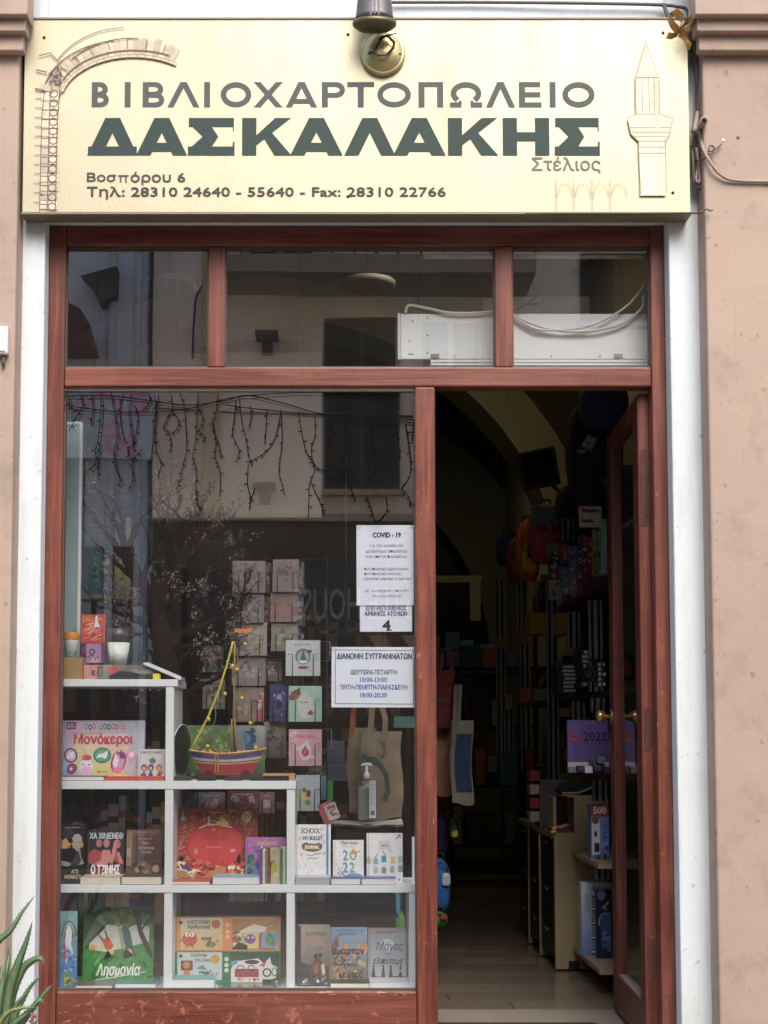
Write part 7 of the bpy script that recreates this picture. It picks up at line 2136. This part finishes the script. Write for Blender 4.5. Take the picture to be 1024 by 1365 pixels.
# price sign with two lines of red writing
def d(a):
    a.bg(S(176, 168, 166)); a.line([(776, 681), (782, 680), (790, 682), (799, 681)], 2.6, S(120, 40, 50)); a.line([(776, 695), (784, 694), (791, 695.5)], 2.6, S(120, 40, 50)); a.text('Παιχνίδια', 776, 678, 799, 684, S(110, 30, 44), .6); a.text('Παζλ', 776, 692, 791, 697, S(110, 30, 44), .6)
pack((772, 675, 802, 703), 1.3, S(176, 168, 166), S(176, 168, 166), 'white price card with two lines of red writing hanging inside the door', .004, d, 'price_card', 'sign')
# hanging toys and stationery under the upper shelf
toys = [((731, 724, 746, 756), S(110, 130, 50), S(90, 110, 60), 'green and yellow toy pack, leftmost of the hanging toys'), ((731, 745, 746, 774), S(150, 60, 66), S(110, 40, 60), 'red toy pack below the green one'), ((732, 773, 747, 800), S(170, 170, 170), S(150, 150, 156), 'white toy pack with a black figure, lowest of the leftmost column'),
        ((748, 726, 759, 755), S(150, 60, 100), S(130, 50, 90), 'pink toy pack right of the green one'), ((748, 752, 760, 793), S(60, 110, 130), S(110, 130, 170), 'blue toy pack below the pink toy pack'), ((759, 728, 770, 791), S(90, 110, 170), S(150, 110, 120), 'pale blue toy pack with a doll'),
        ((770, 715, 776, 786), S(60, 60, 110), S(70, 60, 110), 'thin blue violet toy pack in the hanging row'), ((776, 712, 783, 776), S(120, 30, 50), S(110, 30, 46), 'crimson folder in the hanging row'), ((783, 716, 790, 772), S(130, 40, 60), S(60, 60, 90), 'red and blue pack beside the crimson folder'),
        ((790, 706, 796, 768), S(150, 110, 50), S(120, 90, 60), 'ochre pack beside the green folders'), ((796, 705, 802, 768), S(50, 130, 80), S(70, 130, 60), 'green folder in the hanging row'), ((802, 692, 809, 766), S(110, 190, 160), S(150, 160, 170), 'mint and white folder, rightmost of the hanging row')]
for k, (px, c1, c2, lb) in enumerate(toys):
    def d(a, k=k):
        x0, y0, x1, y1 = a.r
        a.spots(10, (x0 + .5, y0 + 2, x1 - .5, y1 - 2), [S(200, 190, 150), S(60, 40, 60), S(200, 120, 140), S(120, 170, 190)], .8, min(3.2, (x1 - x0) / 2.6), k)
    pack(px, 2.3 - (px[0] - 731) * .0125, c1, c2, lb, .02, d, 'toy_pack', 'toy')
# boxes and books on the shelves
def shelf_fill(z, y0, y1, n, cols_, hmin, hmax, nm, lb, grp, cat, seed, dx=.05):
    r_ = random.Random(seed)
    y = y0
    for i in range(min(n, 36)):
        w_ = r_.uniform(.02, .075)
        if y + w_ > y1: break
        h_ = r_.uniform(hmin, hmax)
        c_ = r_.choice(cols_)
        X_ = SHX + .02 + r_.uniform(0, dx)
        o = MB().box(X_, WALL_X - .06, y, y + w_, z + .001, z + h_, 0, c_).box(X_ - .0008, X_ - .0002, y + .003, y + w_ - .003, z + h_ * r_.uniform(.45, .6), z + h_ * .85, 0, r_.choice([S(200, 196, 186), S(190, 60, 50), S(210, 180, 70), S(30, 30, 40)])).box(X_ + .02, X_ + .1, y - .0008, y - .0002, z + h_ * .2, z + h_ * .8, 0, r_.choice([S(190, 186, 176), S(120, 130, 160), S(180, 90, 80)])).build(nm, PRINT, None, .002)
        tag(o, '%s stock box, %s from the street on the %s' % (cname(c_), ORD[i], lb.split('on the ')[1]), cat, grp)
        y += w_ + r_.uniform(.004, .02)
MIX = [S(190, 90, 60), S(90, 130, 170), S(60, 60, 80), S(90, 40, 40), S(180, 170, 150), S(50, 90, 110), S(120, 100, 40), S(30, 34, 40), S(160, 160, 166)]
shelf_fill(1.87, 2.4, 4.2, 36, MIX, .1, .3, 'stock_box', 'small stock box in the row on the upper wall shelf', 'stock boxes on the upper wall shelf', 'box', 5)
shelf_fill(1.35, 2.3, 4.2, 36, MIX, .08, .25, 'stock_box', 'small stock box in the row on the middle wall shelf', 'stock boxes on the middle wall shelf', 'box', 6)
shelf_fill(.955, 1.5, 4.2, 36, MIX, .06, .3, 'stock_box', 'small stock box in the row on the lower wall shelf', 'stock boxes on the lower wall shelf', 'box', 7)
for k, (px, Y, lb) in enumerate((((706, 817, 729, 845), 2.9, 'yellow box on the middle wall shelf, left of the tall upright'), ((744, 817, 760, 845), 2.4, 'dark yellow box on the wall shelf, right of the tall upright'))):
    x0, x1, z0, z1 = RC(*px, Y)
    tag(MB().box(x0, x1, Y, Y + .2, z0, z1).build('yellow_box', cm(160, 124, 30, .6), None, .003), lb, 'box')
for (px, Y, n_, lb) in (((743, 886, 768, 923), 2.15, 7, 'stacks of white-edged books on the middle wall shelf'), ((774, 866, 787, 915), 1.75, 8, 'stacks of white-edged books on the middle wall shelf'), ((789, 882, 806, 915), 1.5, 5, 'stacks of white-edged books on the middle wall shelf')):
    x0, x1, z0, z1 = RC(*px, Y)
    hh_ = (z1 - z0) / n_
    for i in range(n_):
        ox = random.uniform(-.012, .012)
        t = thing('stacked_book', ((x0 + x1) / 2, Y, z0 + i * hh_), '%s book from the bottom of the %s stack of pale-edged books on the wall shelf' % (ORD[i], {743: 'left', 774: 'middle', 789: 'right'}[px[0]]), 'book', 'stacked books on the wall shelf')
        MB().box(x0 + ox, x1 + ox, Y, Y + .16, z0 + i * hh_, z0 + i * hh_ + .003).box(x0 + ox, x1 + ox, Y, Y + .16, z0 + (i + 1) * hh_ - .004, z0 + (i + 1) * hh_ - .001).box(x0 + ox, x0 + ox + (x1 - x0) * .35, Y, Y + .16, z0 + i * hh_ + .003, z0 + (i + 1) * hh_ - .004).build('cover', cm(50, 54, 70, .5), t)
        MB().box(x0 + ox + (x1 - x0) * .352, x1 + ox - .002, Y + .002, Y + .158, z0 + i * hh_ + .0032, z0 + (i + 1) * hh_ - .0042).build('page_block', WPAPER, t)
for (px, Y, c_, lb) in (((693, 918, 706, 936), 3.0, (150, 90, 30), 'small orange jar on the dim wall shelf'), ((713, 918, 731, 934), 2.8, (120, 118, 116), 'grey folded paper bag on the wall shelf by the tall upright'), ((703, 1000, 712, 1025), 2.9, (130, 30, 36), 'small red box low on the wall shelf'), ((690, 822, 704, 836), 3.4, (150, 140, 130), 'pale small box beside the yellow box')):
    x0, x1, z0, z1 = RC(*px, Y)
    tag(MB().box(x0, x1, Y, Y + .1, z0, z1).build('small_item' if 'bag' in lb else 'small_box', cm(*c_, .6), None, .004), lb, 'box')
bpy.data.objects['small_item'].name = 'paper_bag'; bpy.data.objects['paper_bag']['category'] = 'bag'

def soft_bag(px, Y, c_, label, parts=(), cat='backpack', name='backpack', dp=.16, m=None, shape='round', rot=0):
    x0, x1, z0, z1 = RC(*px, Y)
    w_, h_ = x1 - x0, z1 - z0
    t = thing(name, ((x0 + x1) / 2, Y, z0), label, cat, rot=(0, R(rot), 0))
    mb = MB()
    n, mrows = 20, 9
    vs = []
    for j in range(mrows + 1):
        v = j / mrows
        sh_ = (1 - abs(2 * v - 1) ** (3.2 if shape == 'round' else 6)) ** .5 if 0 < j < mrows else .25
        if v < .5: sh_ = max(sh_, .86 if j else .7)
        for k in range(n):
            an = 6.2832 * k / n
            c, s_ = math.cos(an), math.sin(an)
            e = .55
            vs.append((w_ / 2 * sh_ * abs(c) ** e * (1 if c > 0 else -1), dp / 2 + dp / 2 * sh_ * abs(s_) ** e * (1 if s_ > 0 else -1), v * h_))
    mb.add(vs, [(i * n + k, i * n + (k + 1) % n, (i + 1) * n + (k + 1) % n, (i + 1) * n + k) for i in range(mrows) for k in range(n)] + [tuple(range(n))[::-1], tuple(mrows * n + k for k in range(n))], smooth=True)
    body_m = m or mat('cloth_%d_%d_%d' % c_, S(*c_), .85, bstr=.5, bscale=120)
    mb.build('bag_body', body_m, t, world=False)
    for (fx0, fz0, fx1, fz1, c) in parts:
        MB().box(-w_ / 2 + w_ * fx0, -w_ / 2 + w_ * fx1, -.018, .03, h_ * fz0, h_ * fz1).build('pocket', mat('cloth_%d_%d_%d' % c, S(*c), .85, bstr=.5, bscale=120), t, .012, world=False)
    MB().tube([(-.03, dp * .5, h_ - .01), (-.02, dp * .5, h_ + .02), (.02, dp * .5, h_ + .02), (.03, dp * .5, h_ - .01)], .006, 6).build('carry_loop', BLACKCLOTH, t, world=False)
    MB().tube([(-w_ * .36, -.0, h_ * .55), (-w_ * .30, -.004, h_ * .86), (0, -.002, h_ * .94), (w_ * .30, -.004, h_ * .86), (w_ * .36, 0, h_ * .55)], .004, 5).build('zip', cm(150, 140, 60, .5) if c_[0] > 60 else BLACKCLOTH, t, world=False)
    return t
soft_bag((706, 668, 756, 748), 2.6, (160, 56, 84), 'pink school backpack with a blue grey top hanging on the right side of the shop', ((.05, .62, .95, .93, (90, 110, 116)), (.2, .1, .85, .5, (176, 70, 100))))
soft_bag((690, 690, 722, 772), 3.0, (170, 90, 60), 'orange and yellow school backpack behind the pink one', ((.2, .1, .8, .45, (180, 140, 40)), (.3, .3, .7, .55, (50, 120, 60))))
soft_bag((678, 712, 706, 775), 3.3, (120, 34, 40), 'dark red school backpack left of the orange one', ((.2, .1, .8, .45, (140, 50, 56)),))
soft_bag((664, 705, 694, 752), 3.6, (36, 50, 84), 'navy backpack at the far left of the hanging backpacks', ())
soft_bag((745, 640, 800, 700), 2.2, (30, 30, 34), 'black satchel on the shelf above the hanging toys', (), dp=.2)
b = soft_bag((762, 520, 836, 662), 1.5, (17, 17, 22), 'large black backpack with a white tag on top of the wall shelving', ((.25, .1, .8, .5, (22, 22, 28)),), dp=.28)
b = soft_bag((778, 505, 842, 560), 1.25, (34, 36, 70), 'dark blue patterned bag on top beside the large black backpack', (), dp=.2)
def d(a):
    a.bg(S(150, 150, 152)); a.spots(10, (773, 579, 790, 600), [S(110, 110, 112), S(90, 90, 96)], 1, 3, 2)
t = pack((774, 580, 788, 598), 1.42, S(150, 150, 152), S(150, 150, 152), 'small white hang tag on the large black backpack', .003, d, 'hang_tag', 'tag'); t.rotation_euler = (0, R(32), 0)
x0, x1, z0, z1 = RC(769, 600, 781, 604, 1.42)
tag(bx('hang_tag', cm(110, 110, 112, .6), None, x0, x1, 1.41, 1.413, z0, z1), 'narrow grey label strip below the white tag on the black backpack', 'tag')
bpy.data.objects['hang_tag.001'].rotation_euler = (0, R(0), 0)
# monitor / speaker box on the wall
x0, x1, z0, z1 = RC(697, 598, 747, 648, 3.6)
t = thing('hanging_monitor', ((x0 + x1) / 2, 3.6, z0), 'black tilted monitor hanging below the vaulted arch', 'monitor', rot=(0, R(-9), R(-14)))
MB().box(-(x1 - x0) / 2, (x1 - x0) / 2, 0, .07, 0, z1 - z0).build('casing', cm(10, 10, 12, .4), t, .006, world=False)
MB().box(-(x1 - x0) / 2 + .02, (x1 - x0) / 2 - .02, -.003, -.0005, .02, z1 - z0 - .02).build('screen', cm(6, 6, 8, .2), t, world=False)
MB().tube([(.03, .07, .05), (.10, .3, -.02)], .012, 8).build('wall_arm', DARKMETAL, t, world=False)
# dark doorway and furniture at the back
x0, x1, z0, z1 = RC(560, 604, 646, 770, 8.8)
t = thing('back_cabinet', ((x0 + x1) / 2, 8.7, 0), 'tall black cabinet against the rear wall of the shop', 'cabinet')
bx('cabinet_body', cm(10, 11, 12, .5), t, x0, x1, 8.5, 8.88, 1.9, z1, .005)
bx('cabinet_door', cm(14, 15, 16, .4), t, x0 + .01, (x0 + x1) / 2 - .002, 8.47, 8.499, 1.92, z1 - .02, .003)
bx('cabinet_door', cm(14, 15, 16, .4), t, (x0 + x1) / 2 + .002, x1 - .01, 8.47, 8.499, 1.92, z1 - .02, .003)
x0, x1, z0, z1 = RC(540, 769, 641, 778, 7.5)
t = thing('display_wall', (x0, 7.5, 0), 'olive partition edge at the rear of the shop', 'partition')
bx('ledge', OLIVE, t, x0, x1, 7.4, 7.6, z0, z1)
x0, x1, z0, z1 = RC(626, 769, 640, 828, 7.4)
bx('post', OLIVE, t, x0, x1, 7.35, 7.395, z0, z1)
rs = random.Random(9)
for u in range(3):
    yy = 5.6 + u * .9
    t = thing('stock_rack', (0.9 - u * .25, yy, 0), ('nearest', 'middle', 'farthest')[u] + ' dark stock rack in the dim rear of the shop', 'rack')
    xa, xb_ = (.55, 1.5) if u < 2 else (-.4, 1.0)
    for x_ in (xa, xb_): bx('post', DARKMETAL, t, x_, x_ + .03, yy, yy + .03, 0, 1.9)
    for z_ in (.3, .75, 1.2, 1.65):
        bx('shelf_board', DARKMETAL, t, xa + .031, xb_ - .001, yy, yy + .3, z_, z_ + .02)
        x_ = xa + .05
        q_ = 0
        while x_ < xb_ - .15:
            w_ = rs.uniform(.05, .16)
            c_ = rs.choice(MIX)
            o = MB().box(x_, x_ + w_, yy + .02, yy + .25, z_ + .021, z_ + rs.uniform(.08, .32), 0, c_).build('stock_box', PRINT, None, .002)
            tag(o, '%s box, %s from left, on the %s shelf up of the %s rear rack' % (cname(c_), ORD[q_], ORD[(.3, .75, 1.2, 1.65).index(z_)], ('nearest', 'middle', 'farthest')[u]), 'box', 'stock boxes on the rear racks')
            q_ += 1
            x_ += w_ + rs.uniform(.005, .05)
# bags hanging left of the doorway
def d(a):
    for r_ in range(4):
        for q in range(3): a.ell(588 + q * 7 + (r_ % 2) * 2, 905 + r_ * 15, 3.2, 5, S(130, 24, 28), 8)
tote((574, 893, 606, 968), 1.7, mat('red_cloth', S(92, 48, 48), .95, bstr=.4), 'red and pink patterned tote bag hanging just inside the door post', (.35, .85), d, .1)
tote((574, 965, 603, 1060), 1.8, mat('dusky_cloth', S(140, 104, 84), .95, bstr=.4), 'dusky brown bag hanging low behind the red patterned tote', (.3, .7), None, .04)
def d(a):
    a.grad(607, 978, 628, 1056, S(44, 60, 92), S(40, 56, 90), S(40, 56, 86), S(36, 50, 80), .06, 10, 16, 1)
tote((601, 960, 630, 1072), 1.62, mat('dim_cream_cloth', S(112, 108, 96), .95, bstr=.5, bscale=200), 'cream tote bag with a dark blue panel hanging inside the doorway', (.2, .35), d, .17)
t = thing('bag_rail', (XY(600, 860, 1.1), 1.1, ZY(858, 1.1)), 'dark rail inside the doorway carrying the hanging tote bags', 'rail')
MB().tube([(XY(560, 860, 1.7), 1.7, ZY(866, 1.7)), (XY(632, 860, 1.7), 1.7, ZY(866, 1.7))], .006, 8).tube([(XY(560, 860, 1.7), 1.7, ZY(866, 1.7)), (XY(560, 860, 1.7), 1.7, 4.4)], .006, 8).build('rod', DARKMETAL, t)
# children's trolley bags low on the left
soft_bag((572, 1146, 602, 1216), 1.6, (30, 80, 140), 'light blue child backpack with a white cloud, low inside the doorway', ((.55, .5, .95, .75, (150, 160, 170)),), dp=.2)
soft_bag((574, 1218, 598, 1236), 1.5, (40, 110, 40), 'green bag base with red trim on the floor inside the doorway', ((.5, .5, .95, .9, (120, 30, 36)),), dp=.15)
soft_bag((600, 1090, 612, 1118), 1.8, (40, 100, 60), 'small green and yellow bag hanging above the light blue backpack', ((.1, .05, .9, .4, (150, 140, 40)),), dp=.1)
soft_bag((576, 1080, 600, 1140), 1.9, (24, 26, 60), 'dark navy school bag between the hanging totes and the light blue backpack', (), dp=.15)

# ================================================================ SPIKY PLANT AT THE LOWER LEFT
PYL = -.55
pX, pZ = W(-25, 1440, PYL)
t = thing('aloe_plant', (pX, PYL, GZ), 'spiky green succulent with long pointed leaves in a terracotta pot, lower left', 'plant')
MB().lathe([(.10, 0), (.13, .03), (.16, .24), (.165, .26), (.14, .262), (.13, .24), (.02, .23)], pX, PYL, GZ, 24).build('pot', mat('terracotta', S(160, 96, 70), .8, var=.15), t)
mL, ntL, bsL = new_mat('aloe_leaf')
ntL.links.new(ramp(ntL, noise_n(ntL, 14, 8, .75, (1, 1, .35)), [(.3, S(74, 98, 66)), (.5, S(106, 136, 98)), (.72, S(150, 168, 124))]), bsL.inputs['Base Color'])
bsL.inputs['Roughness'].default_value = .45
mL2, ntL2, bsL2 = new_mat('pale_aloe_leaf')
ntL2.links.new(ramp(ntL2, noise_n(ntL2, 9, 4, .6), [(.3, S(120, 136, 76)), (.7, S(176, 180, 116))]), bsL2.inputs['Base Color'])
bsL2.inputs['Roughness'].default_value = .45
def blade(pts, w0, m=None):
    P = smooth_pts([(W(x, y, Y)[0], Y, W(x, y, Y)[1]) for x, y, Y in pts], 5)
    mb = MB()
    vs = []
    n = len(P)
    for i, p in enumerate(P):
        tt = (P[min(i + 1, n - 1)] - P[max(i - 1, 0)]).normalized()
        side = tt.cross(Vector((0, -1, .15))).normalized()
        f = 1 - (i / (n - 1))
        ww = w0 * (f ** .8) * (1 if i else .8) + .0006
        up_ = side.cross(tt).normalized()
        vs += [p - side * ww - up_ * ww * .35, p + up_ * ww * .1, p + side * ww - up_ * ww * .35, p + up_ * ww * .55]
        vs[-1] = p - up_ * -ww * .0 + up_ * ww * .45
    fs = []
    for i in range(n - 1):
        for a_, b_ in ((0, 1), (1, 2), (2, 3), (3, 0)):
            fs.append((4 * i + a_, 4 * i + b_, 4 * i + 4 + b_, 4 * i + 4 + a_))
    mb.add(vs, fs, smooth=True)
    for i in range(2, n - 3):
        for sd in (0, 2):
            p_, c_ = Vector(vs[4 * i + sd]), P[i]
            o_ = (p_ - c_).normalized()
            tt = (P[i + 1] - P[i]).normalized()
            mb.add([p_ - tt * .0022, p_ + tt * .0022, p_ + o_ * .0045 + tt * .003], [(0, 1, 2)])
    o = mb.build('leaf', m or mL, t)
    MB().tube([P[-2], P[-1], P[-1] + (P[-1] - P[-2]).normalized() * .006], [.0012, .0010, .0003], 5).build('dry_tip', cm(110, 80, 60, .8), o)
b0 = (-12, 1420, PYL)
blade([b0, (-14, 1330, PYL), (-8, 1265, PYL - .02), (14, 1240, PYL - .03), (30, 1215, PYL - .03), (45, 1196, PYL - .02)], .016)
blade([(0, 1420, PYL), (10, 1330, PYL - .02), (22, 1290, PYL - .04), (34, 1258, PYL - .05), (43, 1230, PYL - .06)], .022)
blade([(6, 1420, PYL), (12, 1340, PYL), (28, 1295, PYL - .03), (44, 1280, PYL - .05), (54, 1278, PYL - .06), (59, 1286, PYL - .06)], .019)
blade([(8, 1420, PYL), (10, 1380, PYL - .03), (24, 1345, PYL - .05), (40, 1316, PYL - .06), (55, 1301, PYL - .07)], .015)
blade([(6, 1420, PYL), (20, 1378, PYL - .05), (40, 1348, PYL - .07), (58, 1326, PYL - .09), (70, 1312, PYL - .1)], .017)
blade([(-6, 1420, PYL), (2, 1340, PYL - .01), (8, 1295, PYL - .01), (12, 1275, PYL), (11, 1264, PYL)], .014)
blade([(-8, 1400, PYL), (-2, 1340, PYL - .04), (4, 1305, PYL - .04), (8, 1285, PYL - .04)], .015)
blade([(-10, 1380, PYL - .06), (8, 1352, PYL - .08), (28, 1344, PYL - .1), (48, 1343, PYL - .11)], .010, mL2)
blade([(0, 1420, PYL - .04), (14, 1372, PYL - .08), (34, 1352, PYL - .09), (52, 1334, PYL - .1), (58, 1338, PYL - .1)], .013)
blade([(4, 1430, PYL - .05), (20, 1395, PYL - .1), (38, 1374, PYL - .11), (50, 1360, PYL - .12)], .016)
blade([(2, 1420, PYL - .02), (18, 1350, PYL - .05), (26, 1334, PYL - .06), (33, 1328, PYL - .06)], .010)
blade([(-14, 1400, PYL - .08), (-16, 1350, PYL - .1), (-6, 1310, PYL - .12), (3, 1288, PYL - .12)], .016)
blade([(-20, 1420, PYL - .05), (-30, 1340, PYL - .05), (-46, 1280, PYL), (-70, 1240, PYL)], .018)
blade([(-24, 1420, PYL - .05), (-45, 1360, PYL - .05), (-80, 1320, PYL), (-110, 1310, PYL)], .018)
blade([(-18, 1420, PYL + .03), (-22, 1320, PYL + .04), (-16, 1260, PYL + .05), (-8, 1225, PYL + .06)], .016)
blade([(10, 1430, PYL - .08), (24, 1402, PYL - .14), (36, 1385, PYL - .16), (46, 1382, PYL - .17)], .014)
mb = MB()
for k in range(14):
    X, Z = W(44 + random.uniform(-4, 4), 1352 + k * 1.5, PYL - .12)
    mb.ball((X, PYL - .12, Z), .005, 5)
mb.build('dry_flower', mat('dry_flower', S(140, 96, 84), .9), t)

# ---------------------------------------------------------------- ceiling lamps: unlit in view, lit ones added out of view
LE = bpy.data.materials.new('lit_lamp_disc')
LE.use_nodes = True
LE.node_tree.nodes['Principled BSDF'].inputs['Base Color'].default_value = (.12, .115, .10, 1)
LE.node_tree.nodes['Principled BSDF'].inputs['Emission Color'].default_value = (1, .86, .62, 1)
LE.node_tree.nodes['Principled BSDF'].inputs['Emission Strength'].default_value = 0.0
for i, (px, py, Y, lb) in enumerate(((225, 383, 3.0, 'round unlit ceiling lamp at the left, seen through the left transom pane'), (490, 383, 3.0, 'round unlit ceiling lamp in the middle, seen through the central transom pane'), (285, 523, 1.6, 'round lamp hanging low just behind the top edge of the display window'), )):
    X, Z = W(px, py, Y)
    t = thing('ceiling_lamp', (X, Y, Z), lb, 'lamp')
    r_ = .15 if i != 2 else .07
    MB().lathe([(r_, 0), (r_, .002)], X, Y, Z, 28).build('light_disc', LE, t)
    MB().lathe([(r_ + .015, .0025), (r_ + .015, .03), (.03, .05)], X, Y, Z, 28).build('lamp_housing', cm(190, 186, 176, .5), t)
    MB().tube([(X, Y, Z + .05), (X, Y, 4.4)], .004, 6).build('suspension_cord', BLACKW, t)

LB = bpy.data.materials.new('added_lamp_disc')  # for lamps added out of view to brighten the arch and rear room
LB.use_nodes = True
LB.node_tree.nodes['Principled BSDF'].inputs['Emission Color'].default_value = (1, .86, .62, 1)
LB.node_tree.nodes['Principled BSDF'].inputs['Emission Strength'].default_value = 6.0
for (X, Y, Z, lb) in ((.5, 2.6, 4.0, 'added unseen ceiling lamp above the counter, brightening the vaulted arch'), (.95, 5.5, 4.02, 'added unseen ceiling lamp beyond the vaulted arch, brightening the rear of the shop')):
    t = thing('ceiling_lamp', (X, Y, Z), lb, 'lamp')
    MB().lathe([(.14, 0), (.14, .002)], X, Y, Z, 28).build('light_disc', LB, t)
    MB().lathe([(.155, .0025), (.155, .03), (.03, .05)], X, Y, Z, 28).build('lamp_housing', cm(190, 186, 176, .5), t)
    MB().tube([(X, Y, Z + .05), (X, Y, 4.4)], .004, 6).build('suspension_cord', BLACKW, t)
